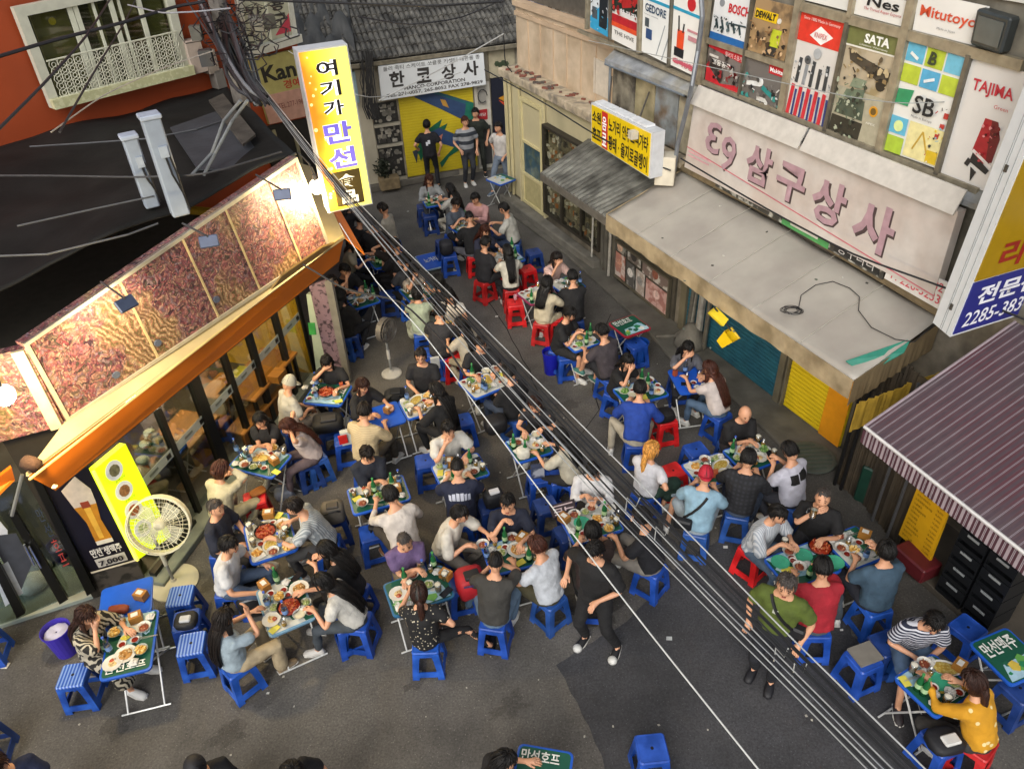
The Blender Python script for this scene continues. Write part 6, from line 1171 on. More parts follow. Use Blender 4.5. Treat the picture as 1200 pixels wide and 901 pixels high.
def hairmat(c):
    m = bpy.data.materials.new('hair_colour'); m.use_nodes = True; N = m.node_tree.nodes; L = m.node_tree.links; b = N["Principled BSDF"]; tc = N.new("ShaderNodeTexCoord"); mp = N.new("ShaderNodeMapping"); mp.inputs["Scale"].default_value = (1, 1, .12); L.new(tc.outputs["Object"], mp.inputs[0])
    n = N.new("ShaderNodeTexNoise"); n.inputs["Scale"].default_value = 120; n.inputs["Detail"].default_value = 3; L.new(mp.outputs[0], n.inputs["Vector"]); r = N.new("ShaderNodeValToRGB"); c_ = lin(c); r.color_ramp.elements[0].position = .35; r.color_ramp.elements[0].color = (*[x*.5 for x in c_], 1); r.color_ramp.elements[1].position = .68; r.color_ramp.elements[1].color = (*[min(1, x*2.1) for x in c_], 1); L.new(n.outputs["Fac"], r.inputs[0]); L.new(r.outputs[0], b.inputs["Base Color"])
    bp = N.new("ShaderNodeBump"); bp.inputs["Strength"].default_value = .9; bp.inputs["Distance"].default_value = .008; L.new(n.outputs["Fac"], bp.inputs["Height"]); L.new(bp.outputs[0], b.inputs["Normal"]); b.inputs["Roughness"].default_value = .5; b.inputs["Specular IOR Level"].default_value = .35
    return m
HAIRM = {k: hairmat(v) for k, v in HAIRC.items()}
def finish_people():
    """evaluate all cloth and skin at once, then join each head to its body"""
    flush()
    for o, hm, sk in HEADS:
        b = bmesh.new(); b.from_mesh(o.data); vs = [b.verts.new(v) for v in hm.v]
        for f in hm.f:
            q = []
            for i in f:
                if vs[i] not in q: q.append(vs[i])
            try:
                fc = b.faces.new(q); fc.smooth = True
            except ValueError: pass
        bmesh.ops.remove_doubles(b, verts=vs, dist=1e-5); b.to_mesh(o.data); b.free()
# ================================================================ THINGS THAT REPEAT: prototypes first, copies in loops
def hide_proto(o):
    o.location = (0, 0, -50)
def make_stool(c, top=None):
    t = thing('stool', 'stool', 'stool'); m = mat(c, .42, var=.14, scale=5, bump=.06, pat='grime', c2=top[2] if top else tuple(min(1, x*1.5+.012) for x in lin(c)))
    sq = lambda a, z, r=.03: [(x*(a-r)+r*math.cos(q)*1, y*(a-r)+r*math.sin(q), z) for x, y, q0 in ((1, 1, 0), (-1, 1, 90), (-1, -1, 180), (1, -1, 270)) for q in [math.radians(q0+k*30) for k in range(4)]]
    s_ = MB(); s_.loft([[Vector(p) for p in sq(.14, .40)], [Vector(p) for p in sq(.145, .425)], [Vector(p) for p in sq(.135, .44)], [Vector(p) for p in sq(.12, .437)]])
    o = s_.build('seat', mat(top[0], .4, var=.03, pat='stripex', c2=top[1], scale=9, sz=(1, 1, 1)) if top else m, t)
    MB().lathe([(.016, 0), (.016, .003)], (0, 0, .4375), 8).build('hole', mat('#06080c'), o)
    for sx in (-1, 1):
        for sy in (-1, 1):
            mb = MB(); rr = []
            for z, a, w_ in ((.41, .138, .085), (.3, .148, .072), (.12, .166, .068), (0, .176, .075)):
                rr.append([Vector((sx*x, sy*y, z)) for x, y in ((a, a), (a-w_, a), (a-w_, a-.012), (a-.012, a-.012), (a-.012, a-w_), (a, a-w_))])
            mb.loft(rr).build('leg', m, t)
    mb = MB(); mc = MB()
    for k in range(4):
        R = Matrix.Rotation(k*math.pi/2, 3, 'Z')
        mb.prism([R @ Vector((-.09, .142, .405)), R @ Vector((.09, .142, .405)), R @ Vector((.09, .146, .345)), R @ Vector((.06, .145, .36)), R @ Vector((-.06, .145, .36)), R @ Vector((-.09, .146, .345))], R @ Vector((0, -.01, 0)))
        mc.prism([R @ Vector((-.12, .166, .12)), R @ Vector((.12, .166, .12)), R @ Vector((.12, .174, .045)), R @ Vector((-.12, .174, .045))], R @ Vector((0, -.012, 0)))
    mb.build('apron', m, t); mc.build('stretcher', m, t); return t
BLUE = '#133e90'
for k, c, tp in (('blue', BLUE, None), ('red', '#b81417', None), ('navy', '#102e68', None), ('white', BLUE, ('#2453ae', '#7f9bd0', '#2a5cb8')), ('pale', '#184ba2', None), ('faded', '#1b4486', None), ('brick', '#a0191a', None)): PROTO[k] = make_stool(c, tp)
def simple(name, cat, parts):
    t = thing(name, name, cat)
    for pn, mb, m, sm in parts: mb.build(pn, m, t, smooth=sm)
    return t
WHT_ = mat('#c9c8c0', .35, var=.04); 
def dish(r=.1, h=.03, n=14): return MB().lathe([(r*.55, 0), (r*.6, .004), (r, h), (r*1.03, h), (r*.98, h-.003), (r*.6, .008), (.003, .007)], (0, 0, 0), n, cap=False)
def food(r, h, n, seed, sz=.02):
    random.seed(seed); m_ = MB(); 
    m_.lathe([(r, h), (r*.8, h+.01), (r*.3, h+.016), (.002, h+.016)], (0, 0, 0), 10, cap=False)
    for i in range(n):
        a, q = random.random()*6.3, r*.85*math.sqrt(random.random()); m_.box((q*math.cos(a), q*math.sin(a), h+.014+random.random()*.012), (sz*random.uniform(.7, 1.8), sz*random.uniform(.5, 1), sz*.6), M=Euler((random.random(), random.random(), random.random()*6)).to_matrix(), mi=random.randrange(2))
    return m_
GS = glassmat((.85, .88, .88), .1)
PROTO['plate'] = simple('plate', 'plate', [('dish', dish(.11, .02), WHT_, True), ('food', food(.07, .012, 24, 1, .016), [mat('#a87a3c', .6), mat('#d0b888', .6)], False)])
PROTO['bowl'] = simple('bowl', 'bowl', [('dish', dish(.075, .05), WHT_, True), ('food', food(.05, .03, 9, 2, .011), [mat('#7d3a22', .5), mat('#b58a62', .5)], False)])
PROTO['saucer'] = simple('saucer', 'bowl', [('dish', dish(.045, .025), WHT_, True), ('sauce', MB().lathe([(.034, .016), (.002, .017)], (0, 0, 0), 10, cap=False), mat('#7a1c10', .3), False)])
PROTO['pan'] = simple('stew_pan', 'pan', [('pan', MB().lathe([(.1, 0), (.13, .05), (.135, .05), (.128, .045), (.1, .01)], (0, 0, 0), 16, cap=False), mat('#17161a', .35, .5), True), ('stew', food(.118, .034, 60, 3, .018), [mat('#8c2a12', .35), mat('#b8663a', .4)], False)])
PROTO['oval'] = simple('oval_platter', 'plate', [('dish', MB().lathe([(.08, 0), (.14, .03), (.145, .03), (.09, .008), (.003, .007)], (0, 0, 0), 18, cap=False, sy=.6), WHT_, True), ('food', MB().lathe([(.118, .022), (.08, .03), (.003, .032)], (0, 0, 0), 14, cap=False, sy=.58), mat('#a8872f', .5, pat='grime', c2='#c2b26a', scale=40), True)])
PROTO['mug'] = simple('beer_mug', 'mug', [('glass', MB().lathe([(.036, 0), (.04, .12), (.037, .12), (.033, .008), (.002, .008)], (0, 0, 0), 12, cap=False), GS, True), ('beer', MB().lathe([(.033, .01), (.036, .095)], (0, 0, 0), 12), mat('#a8741a', .2, var=.02), True), ('foam', MB().lathe([(.036, .095), (.036, .11), (.02, .113)], (0, 0, 0), 12), mat('#d9d4c2', .7), True), ('handle', MB().tube([(.038, 0, .10), (.07, 0, .09), (.072, 0, .045), (.038, 0, .03)], .006, 5), GS, True)])
PROTO['glass'] = simple('drinking_glass', 'glass', [('cup', MB().lathe([(.026, 0), (.033, .1), (.031, .1), (.024, .006)], (0, 0, 0), 10, cap=False), glassmat((.9, .93, .93), .18), True), ('drink', MB().lathe([(.024, .006), (.028, .05)], (0, 0, 0), 10), mat('#b58a2c', .2), True)])
def bottle(c, cap, al=False): return [('body', MB().lathe([(.032, 0), (.033, .13), (.028, .16), (.013, .2), (.013, .235)], (0, 0, 0), 12), mat(c, .15, var=.03) if not al else glassmat((.75, .85, .9), .2), True), ('label', MB().lathe([(.034, .05), (.034, .11)], (0, 0, 0), 12, cap=False), mat('#9fbf8f' if not al else '#6f8fc0', .5), True), ('cap', MB().lathe([(.014, .232), (.014, .25)], (0, 0, 0), 8), mat(cap), False)]
PROTO['soju'] = simple('green_bottle', 'bottle', bottle('#1d5c33', '#3f8a4a')); PROTO['water'] = simple('water_bottle', 'bottle', bottle('#9fb4bd', '#3558b0', True))
PROTO['box'] = simple('napkin_box', 'napkin box', [('box', MB().box((0, 0, .045), (.13, .1, .09)), mat('#9a6a2c', .5, var=.15), False), ('tissue', MB().box((0, 0, .092), (.07, .05, .012)), mat('#cfcdc4', .8), False)])
PROTO['note'] = simple('order_slip', 'order slip', [('paper', MB().box((0, 0, .003), (.11, .075, .006)), mat('#cfc44e', .7, var=.03), False)])
def crump(seed, r=.05):
    mb = MB(); random.seed(seed); n, m = 9, 6
    vs = [Vector((math.sin(math.pi*j/m)*math.cos(2*math.pi*i/n), math.sin(math.pi*j/m)*math.sin(2*math.pi*i/n), math.cos(math.pi*j/m)*.5))*r*random.uniform(.6, 1.2)+Vector((0, 0, r*.4)) for j in range(m+1) for i in range(n)]
    return mb.add(vs, [(j*n+i, j*n+(i+1) % n, (j+1)*n+(i+1) % n, (j+1)*n+i) for j in range(m) for i in range(n)])
PROTO['tissue'] = simple('crumpled_tissue', 'tissue', [('tissue', crump(3), mat('#c5c4be', .8), False)])
PROTO['phone'] = simple('phone', 'phone', [('phone', MB().box((0, 0, .005), (.075, .15, .01)), mat('#17181c', .2), False)])
PROTO['snack'] = simple('snack_bowl', 'bowl', [('bowl', dish(.07, .045), mat('#9fa8a6', .3), True), ('snack', food(.056, .03, 30, 7, .02), [mat('#c99a45', .6), mat('#e0c27c', .6)], False)])
PROTO['kimchi'] = simple('side_dish', 'bowl', [('dish', dish(.06, .03), mat('#b9bdb4', .35), True), ('food', food(.045, .02, 18, 8, .014), [mat('#8c9a58', .6), mat('#b5b088', .6)], False)])
PROTO['greenplate'] = simple('green_plate', 'plate', [('dish', dish(.1, .015), mat('#3fa07e', .4), True)])
PROTO['chopsticks'] = simple('chopsticks', 'chopsticks', [('stick', MB().box((-.006, 0, .004), (.005, .21, .005), .05), mat('#b5b2a8', .3, .6), False), ('stick', MB().box((.008, 0, .004), (.005, .21, .005), -.04), mat('#b5b2a8', .3, .6), False)])
PROTO['half'] = simple('half_eaten_plate', 'plate', [('dish', dish(.1, .016), WHT_, True), ('leftover', MB().lathe([(.03, .012), (.022, .02), (.003, .024)], (.02, .02, 0), 9, cap=False), mat('#a8442a', .5), False), ('crumb', food(.05, .004, 7, 12, .012), [mat('#c9b07c', .6), mat('#8c6a3c', .6)], False)])
PROTO['tray'] = simple('paper_tray', 'tray', [('tray', MB().box((0, 0, .006), (.2, .14, .012)), mat('#d0cfc6', .6), False), ('fried_food', food(.062, .006, 34, 13, .022), [mat('#c28a3a', .6), mat('#e0bb70', .6)], False)])
PROTO['greens'] = simple('salad_plate', 'plate', [('dish', dish(.085, .02), WHT_, True), ('greens', food(.06, .012, 30, 14, .022), [mat('#4d7a34', .6), mat('#8fae62', .6)], False)])
PROTO['soup'] = simple('soup_bowl', 'bowl', [('dish', dish(.07, .05), WHT_, True), ('soup', MB().lathe([(.056, .036), (.002, .038)], (0, 0, 0), 12, cap=False), mat('#c9c3a8', .3), False)])
PROTO['can'] = simple('tea_carton', 'carton', [('carton', MB().box((0, 0, .05), (.055, .055, .1)), mat('#9c4a2c', .5), False)])
PT = {k: tree(v) for k, v in PROTO.items()}; PROTO = PT; USED = set()
def copy_of(k, loc, rz, label, group=None, sc_=None):
    if k not in USED and k not in ('mug', 'phone'):      # the first one is the prototype itself
        USED.add(k); o = PROTO[k][0]; o.location = loc; o.rotation_euler = (0, 0, rz); o['label'] = label
        if group: o['group'] = group
        return o
    o = dup(PROTO[k], loc, rz, label)
    if group: o['group'] = group
    elif 'group' in o: del o['group']
    return o
DESC = {'plate': 'white plate of golden fried food', 'bowl': 'white bowl of brown spicy food', 'saucer': 'tiny white dish of red sauce', 'pan': 'black pan of red spicy stew', 'oval': 'oval white platter of yellow soup', 'mug': 'glass mug of amber beer', 'glass': 'small clear glass', 'soju': 'green glass bottle', 'water': 'clear water bottle with blue cap', 'box': 'brown wooden napkin box', 'note': 'yellow paper order slip', 'tissue': 'crumpled white tissue', 'phone': 'dark phone lying flat', 'snack': 'grey bowl of puffed snacks', 'kimchi': 'small dish of greens', 'greenplate': 'empty pale green plate', 'chopsticks': 'pair of steel chopsticks', 'can': 'small orange brown carton', 'half': 'half eaten white plate with red leftovers', 'tray': 'white paper tray of fried snacks', 'greens': 'white plate of green leaves', 'soup': 'white bowl of pale soup'}
RAD = {'plate': .12, 'bowl': .08, 'saucer': .05, 'pan': .14, 'oval': .13, 'mug': .05, 'glass': .04, 'soju': .045, 'water': .045, 'box': .075, 'note': .06, 'tissue': .05, 'phone': .07, 'snack': .075, 'kimchi': .065, 'greenplate': .1, 'chopsticks': .05, 'can': .045, 'half': .1, 'tray': .11, 'greens': .085, 'soup': .07}
TABLES = {}
TZ = .68
def table(key, quad, desc, kinds, base='white', rim='#1f56b8', fixed=None, lets=None, label=None, legs=True, z=TZ, grp=None):
    P_ = [G(x, y, z) for x, y in quad]; c = sum(P_, Vector())/4; u = ((P_[1]-P_[0])+(P_[2]-P_[3])).normalized(); v = Vector((u.y, -u.x, 0))
    if v.dot(P_[3]-P_[0]) < 0: v = -v
    wd = max(.5, min(1.05, ((P_[1]-P_[0]).length+(P_[2]-P_[3]).length)/2)); ht = max(.48, min(.9, ((P_[3]-P_[0]).length+(P_[2]-P_[1]).length)/2))
    t = thing('folding_table', label or desc, 'table', (c.x, c.y, 0), math.atan2(u.y, u.x), grp or 'folding tables in the alley'); a, b = wd/2, ht/2
    def rr(a, b, z, r=.05): return [Vector((x*(a-r)+r*math.cos(q), y*(b-r)+r*math.sin(q), z)) for x, y, q0 in ((1, 1, 0), (-1, 1, 90), (-1, -1, 180), (1, -1, 270)) for q in [math.radians(q0+k*30) for k in range(4)]]
    bc = {'white': '#c3c4bb', 'green': '#1d5240', 'blue': '#1f58c4'}[base]
    MB().loft([rr(a, b, z-.035), rr(a+.004, b+.004, z-.02), rr(a+.004, b+.004, z-.004), rr(a-.006, b-.006, z)]).build('rim', mat(rim, .4, var=.05), t)
    tp = MB().loft([rr(a-.018, b-.018, z-.01, .04), rr(a-.018, b-.018, z+.002, .04)]).build('tabletop', mat(bc, .35, var=.05), t)
    sy = 1 if v.dot(Vector((-u.y, u.x, 0))) > 0 else -1
    f = Fr(Vector((-a+.02, -(b-.02)*sy, z+.003)), Vector((a-.02, -(b-.02)*sy, z+.003)), Vector((a-.02, (b-.02)*sy, z+.003)), Vector((-a+.02, (b-.02)*sy, z+.003))); f.n = Vector((0, 0, 1))
    random.seed(hash(key) % 1000 if False else sum(map(ord, key)))
    if base != 'blue':
        it = []; pal = ['#1f5a44', '#2a7a52', '#8fb8cc', '#d8d6cc', '#c9b04a', '#5f9a4a', '#a9c2cc']
        if base == 'white': it.append(('p', '#1f5a44', [(0, .55), (1, .72), (1, 1), (0, 1)] if random.random() < .5 else [(.6, 0), (1, 0), (1, 1), (.8, 1)]))
        elif lets and lets[2] < .5: it.append(('p', '#9fc0d0', [(.05, .98), (.97, .98), (.9, .58), (.2, .62)]))
        else: it.append(('p', '#9fc0d0', [(.0, .0), (.95, 0), (.9, .38), (.1, .3)]))
        for i in range(9):
            x, y, s_ = random.random()*.8+.1, random.random()*.75+.08 if not (lets and lets[2] < .5) else random.random()*.3+.6, random.uniform(.05, .15); an = random.random()*6; it.append(('p', random.choice(pal), [(min(.99, max(.01, x+s_*math.cos(an+q)*random.uniform(.7, 1.2))), min(.99, max(.01, y+s_*math.sin(an+q)*random.uniform(.7, 1.2)))) for q in (0, 1.2, 2.3, 3.6, 5)]))
        pr(f, tp, it, d=.001)
    if lets: f.text(lets[0], *lets[1:5], mat('#d9dbd4', .5), tp, d=.010, bold=.02)
    lm = mat('#c9cac6', .3, .3)
    if legs:
        for sx in (-1, 1):
            x = sx*(a-.09); MB().tube([(x, -b+.06, z-.03), (x, 0, .36), (x, b-.02, .015)], .011, 6).build('leg', lm, t); MB().tube([(x+.025*sx, b-.06, z-.03), (x+.025*sx, 0, .36), (x+.025*sx, -b+.02, .015)], .011, 6).build('leg', lm, t)
        for y in (-b+.02, b-.02): MB().tube([(-a+.0, y, .015), (a-.0, y, .015)], .011, 6).build('foot_bar', lm, t)
    cx = sum(q[0] for q in quad)/4; cy = sum(q[1] for q in quad)/4; TABLES[key] = (cx, cy); R = Matrix.Rotation(t.rotation_euler.z, 3, 'Z')
    placed = []; random.seed(sum(map(ord, key))*7); ks = sorted(kinds.split(), key=lambda k: -RAD[k]) if kinds else []
    if fixed:
        for k, x, y in fixed: q = G(x, y, z); lv = R.inverted() @ (q-Vector((c.x, c.y, q.z))); placed.append((k, lv.x, lv.y))
    if len(placed)+len(ks) > 3 and key not in ('T2', 'T7'): ks += ['tissue', 'saucer', 'glass', 'chopsticks', 'soju' if len(key) % 2 else 'water', 'tissue' if len(placed) > 8 else 'saucer']
    for k in ks:
        r = RAD[k]
        for tries in range(80):
            x, y = random.uniform(-a+r+.01, a-r-.01) if a > r+.02 else 0, random.uniform(-b+r+.01, b-r-.01) if b > r+.02 else 0
            if all(math.hypot(x-q[1], y-q[2]) > (r+RAD[q[0]])*(.9 if tries < 40 else .68) for q in placed): placed.append((k, x, y)); break
    cnt = {}
    for k, x, y in placed: cnt[k] = cnt.get(k, 0)+1
    zt_ = z+.014
    for k, x, y in placed:
        q = R @ Vector((x, y, 0))+Vector((c.x, c.y, 0)); copy_of(k, (q.x, q.y, zt_), random.random()*6.28, ' '.join((DESC[k]+' on the '+desc).split()[:16]), (DESC[k]+'s on one table') if cnt[k] > 1 else None)
    return t
T = table
A_ = 'pan plate bowl saucer saucer mug mug glass glass soju box note tissue chopsticks kimchi'
B_k = 'plate oval bowl saucer mug mug glass soju water box note kimchi chopsticks tissue'
C_k = 'plate bowl saucer mug glass water snack note tissue kimchi phone chopsticks'
T('T1', [(127, 724), (180, 717), (183, 779), (119, 800)], 'table of the woman in zebra print', '', 'green', lets=('만선호프', .06, .83, .92, .96), label='folding table with green printed top beside the woman in zebra print', fixed=[('box', 161, 727), ('note', 149, 747), ('snack', 136, 744), ('half', 133, 778), ('plate', 148, 768), ('saucer', 144, 757), ('snack', 167, 764), ('soju', 125, 762), ('bowl', 170, 738), ('phone', 154, 742)])
T('T2', [(116, 692), (177, 674), (179, 716), (118, 731)], 'empty blue table by the pub door', '', 'blue', label='plain blue folding table between the beer poster and the zebra print woman', fixed=[('box', 167, 701)])
T('T3', [(299.5, 692), (353, 671), (369, 724), (316, 747)], 'table of the woman in cream trousers', '', 'white', '#6a8fa8', label='folding table full of dishes between the two women in the front left', fixed=[('box', 311, 690), ('soju', 326, 683), ('water', 336, 722), ('pan', 340, 714), ('soup', 352, 723), ('half', 319, 727), ('note', 322, 738), ('saucer', 338, 699), ('kimchi', 322, 714), ('plate', 351, 691), ('snack', 328, 702), ('phone', 348, 677), ('saucer', 364, 719), ('glass', 316, 706), ('kimchi', 359, 708), ('saucer', 333, 693)])
T('T4', [(284, 616), (340, 600), (347, 643), (295, 663)], 'table of the grey striped shirt man', '', 'white', label='folding table with a big stew pan by the man in the grey striped shirt', fixed=[('pan', 312, 626), ('box', 316, 606), ('note', 327, 605), ('phone', 302, 613), ('oval', 319, 638), ('tray', 302, 650), ('bowl', 321, 649), ('snack', 338, 644), ('mug', 298, 640), ('mug', 294, 622), ('plate', 331, 617), ('glass', 334, 633), ('mug', 336, 626), ('saucer', 306, 639)])
T('T5', [(285, 521), (342, 533), (320, 560), (272, 547)], 'table nearest the pub glass', '', 'green', label='folding table with orange food nearest the pub glass front', fixed=[('oval', 306, 539), ('plate', 305, 536), ('box', 322, 543), ('note', 324, 554), ('mug', 289, 533), ('water', 279, 531), ('snack', 321, 528), ('kimchi', 298, 549), ('glass', 284, 541), ('saucer', 310, 550), ('bowl', 288, 547), ('tissue', 295, 527), ('glass', 333, 533)])
T('T6', [(366, 450), (412, 449), (400, 478), (358, 470)], 'table of the white capped man', '', 'green', lets=('주맥', .8, .1, .95, .6), label='green printed folding table beside the man in the white cap', fixed=[('pan', 383, 462), ('tissue', 358, 456), ('tissue', 368, 450), ('note', 397, 471), ('water', 372, 453), ('glass', 376, 449), ('can', 401, 456)])
T('T7', [(434, 478), (455, 472), (467, 496), (447, 502)], 'little blue table of the cream shirt man', '', 'blue', label='small plain blue table before the wavy haired woman in black', fixed=[('box', 456, 483)])
T('T8', [(470, 471), (502, 460), (512, 481), (480, 489)], 'table of the bespectacled man', 'tray snack half soup saucer mug glass kimchi tissue oval', 'white', label='small folding table crowded with yellow food by the bespectacled man')
T('T9', [(540, 447), (585, 426), (606, 449), (552, 468)], 'table by the red stools', 'oval tray soup bowl half saucer glass mug soju water tissue tissue kimchi note greens', 'white', label='folding table with yellow soup below the two stacked red stools')
T('T10', [(588, 517), (634, 506), (648, 528), (610, 543)], 'table of the woman in the flowered top', 'soup bowl saucer soju soju tissue tissue half kimchi greens glass note tray', 'green', label='green printed folding table with a white bag near the overhead cables')
T('T11', [(504, 547), (558, 532), (576, 553), (518, 573)], 'table of the hand on chin man', 'tray half bowl tissue mug box note glass water soju phone kimchi soup', 'white', label='folding table between the hand on chin man and the printed navy shirt')
T('T12', [(406, 573), (470, 556), (484, 584), (414, 604)], 'table of the two men in white and navy', 'soup bowl greens half saucer soju water box note mug tissue kimchi snack chopsticks tissue', 'green', label='folding table between the navy shirt man and the white shirted back')
T('T13', [(447, 684), (517, 662), (534, 697), (463, 724)], 'table of the purple polo man', '', 'green', '#235f86', label='green printed folding table in front of the man in the purple polo shirt', lets=('안주', .03, .3, .13, .95), fixed=[('bowl', 484, 676), ('half', 467, 697), ('mug', 481, 690), ('soju', 509, 665), ('water', 497, 674), ('mug', 514, 693), ('phone', 523, 695), ('box', 523, 677), ('glass', 505, 671), ('kimchi', 503, 687), ('tissue', 512, 672), ('glass', 492, 668), ('mug', 522, 680)])
T('T14', [(562, 642), (618, 628), (636, 656), (577, 672)], 'table of the red backpack group', '', 'green', label='folding table with a big round dish between four young men', fixed=[('plate', 605, 645), ('plate', 608, 647), ('bowl', 566, 641), ('bowl', 600, 633), ('glass', 580, 640), ('water', 571, 655), ('soju', 592, 636), ('box', 612, 634), ('mug', 619, 652), ('kimchi', 588, 650), ('tissue', 580, 665), ('note', 610, 660), ('saucer', 592, 643)])
T('T15', [(655, 607), (711, 588), (733, 621), (672, 637)], 'table of the white shirt phone man', '', 'white', label='folding table heaped with dishes behind the standing man in black', fixed=[('box', 661, 611), ('bowl', 673, 606), ('bowl', 693, 598), ('greenplate', 682, 614), ('tray', 700, 610), ('half', 712, 597), ('snack', 713, 622), ('glass', 724, 607), ('mug', 722, 616), ('tissue', 670, 624), ('saucer', 683, 627), ('kimchi', 686, 602), ('soju', 708, 606), ('tissue', 684, 634)])
T('T16', [(468, 338), (503, 329), (514, 345), (480, 357)], 'table of the three women by the cables', 'plate bowl saucer glass glass tissue kimchi snack', 'green', label='folding table among the women half hidden by the cable bundle')
T('T17', [(408, 346), (433, 340), (440, 354), (418, 363)], 'table of the wide black shirt', 'plate bowl glass soju snack tissue mug', 'green', label='small green folding table just past the pub end post')
T('T18', [(432, 298), (456, 293), (464, 308), (438, 316)], 'far left table under the awning', 'plate bowl soju soju glass tissue', 'green', label='far folding table near the orange awning tip with green bottles')
T('T19', [(505, 384), (530, 377), (540, 394), (512, 403)], 'table of the low backed beige dress', 'plate snack bowl glass mug can', 'blue', label='folding table with orange snacks between the two women in white and beige')
T('T20', [(530, 262), (555, 255), (563, 270), (537, 280)], 'table of the pink shirt man', 'bowl plate glass soju kimchi tissue', 'green', label='far folding table ringed by the pink shirt man and his friends')
T('T21', [(565, 299), (603, 291), (615, 304), (575, 316)], 'table of the long black hair woman', 'half soup phone soju glass can note tray', 'white', label='folding table with a green bottle behind the long black haired woman in white')
T('T22', [(607, 343), (640, 331), (652, 347), (620, 358)], 'left half of the cream blouse table', 'plate plate glass can tissue bowl', 'white', '#8c2f55', label='folding table with white legs left of the cream bloused woman')
T('T22b', [(645, 330), (672, 322), (684, 336), (657, 346)], 'table below the pink blouse', 'tissue tissue glass glass bowl mug', 'white', label='folding table below the pink bloused woman with clear glasses')
T('T23', [(658, 395), (684, 387), (700, 402), (676, 412)], 'table beside the blue bucket', 'tray half snack bowl glass saucer soju greens', 'white', label='folding table beside the round blue bucket and crossed leg man')
T('T24', [(712, 378), (742, 369), (764, 384), (734, 396)], 'red edged empty table', '', 'green', '#9c2336', label='empty printed folding table with a red edge near the wall', lets=('만선호프', .05, .05, .75, .35))
T('T25', [(719, 456), (762, 442), (788, 462), (734, 477)], 'table of the blue shirt man', 'half tray bowl soju water glass note tissue greens soup', 'green', label='folding table behind the big bright blue shirt with green bottles')
T('T26', [(790, 432), (821, 430), (823, 457), (801, 462)], 'round cornered blue table', 'glass phone tissue water can', 'blue', label='small blue folding table between the two long haired women at right')
T('T27', [(798, 544), (846, 530), (866, 556), (820, 572)], 'left part of the red cap man\'s table', 'oval soup half tray phone mug note tissue kimchi can bowl', 'white', label='left one of two joined tables in front of the red capped man')
T('T27b', [(848, 527), (893, 512), (912, 540), (870, 556)], 'table of the bald man in black', 'soup half tissue tissue mug mug glass glass soju kimchi snack greens tray', 'green', label='right one of two joined tables in front of the bald man in black')
T('T28', [(898, 656), (958, 632), (984, 668), (922, 690)], 'table of the red shirt man', '', 'green', label='green printed table with a dark grill pan before the red shirt man', fixed=[('pan', 960, 644), ('greenplate', 941, 652), ('bowl', 924, 649), ('mug', 918, 640), ('note', 921, 668), ('saucer', 929, 659), ('bowl', 936, 667), ('greenplate', 914, 660), ('chopsticks', 944, 646), ('saucer', 927, 655), ('greenplate', 978, 660)])
T('T28b', [(972, 628), (1006, 615), (1030, 655), (998, 668)], 'table of the slate blue shirt man', '', 'white', label='white printed table in front of the man in the slate blue shirt', fixed=[('bowl', 983, 631), ('bowl', 985, 645), ('saucer', 992, 651), ('bowl', 1003, 656), ('box', 1012, 630), ('mug', 1018, 643), ('tissue', 996, 634), ('tissue', 1005, 645), ('snack', 1000, 647)], lets=('안주류', .1, .04, .8, .2))
T('T29', [(1047, 791), (1100, 768), (1138, 806), (1098, 845)], 'table of the yellow blouse woman', '', 'green', label='green printed folding table by the woman in the yellow dotted blouse', lets=('만선호프', .05, .82, .85, .96), fixed=[('oval', 1106, 785), ('bowl', 1082, 781), ('note', 1060, 799), ('mug', 1068, 787), ('saucer', 1093, 807), ('greenplate', 1099, 800), ('tissue', 1080, 801), ('tissue', 1094, 815), ('mug', 1107, 824), ('box', 1122, 784), ('soju', 1081, 814), ('tissue', 1112, 812), ('glass', 1088, 792), ('tissue', 1084, 790), ('kimchi', 1118, 803)])
T('T30', [(1135, 753), (1179, 735), (1232, 783), (1186, 804)], 'empty green table at the right edge', '', 'green', label='empty green printed folding table at the right edge of the view', lets=('만선맥주', .06, .08, .9, .42))
T('T31', [(607, 884), (670, 895), (664, 930), (600, 918)], 'table cut by the bottom edge', '', 'green', label='green printed folding table cut off by the bottom edge', lets=('만선호프', .04, .05, .8, .3))
T('T32', [(573, 208), (590, 203), (600, 211), (585, 218)], 'empty table by the cream door', '', 'white', label='small empty printed folding table beside the cream door')
T('T33', [(497, 232), (517, 229), (522, 239), (501, 243)], 'farthest table near the kerb', 'phone bowl glass tissue', 'white', label='farthest folding table beside the woman in pale grey')
T('T34', [(489, 299), (508, 296), (521, 311), (503, 317)], 'blue board', '', 'blue', '#8aa0b0', label='blue folding table top leaning low on the ground near the cables', legs=False, z=.08, lets=('노가리', .2, .3, .8, .6))
# ================================================================ THE PEOPLE OF THE PHOTOGRAPH
def q(px, py, tgt, label, *a, **k): return person(px, py, TABLES[tgt] if isinstance(tgt, str) else tgt, label, *a, **k)
K_, N_, WH, CR = '#17171a', '#171c2b', '#c4c3c0', '#c0b49a'
JN = '#3f4f66'
q(101, 722, 'T1', 'woman with long dark hair in a zebra print dress with one hand raised', '#141214', '#141416', 'long', 'brown', 'chin', 0.9, True, legs='skirt', feet='mid', stoolc=None, hy=-15)
q(262, 726, 'T3', 'woman in pale blue shirt and cream trousers seated at the front left', '#93a3ac', '#a8987a', 'long', 'dark', 'chin', .7, True, legs='wide', feet='mid', shoe='#8c7a60', lean=2)
q(379, 683, 'T3', 'woman with black hair in a white blouse and grey trousers', '#bcbab2', '#3d444a', 'long', 'black', 'reach', .5, True, feet='fwd', shoe='#c9c6c0')
q(384, 645, (335, 662), 'woman in black holding food up beside the white blouse woman', K_, K_, 'half', 'black', 'phone', .8, True, lean=16)
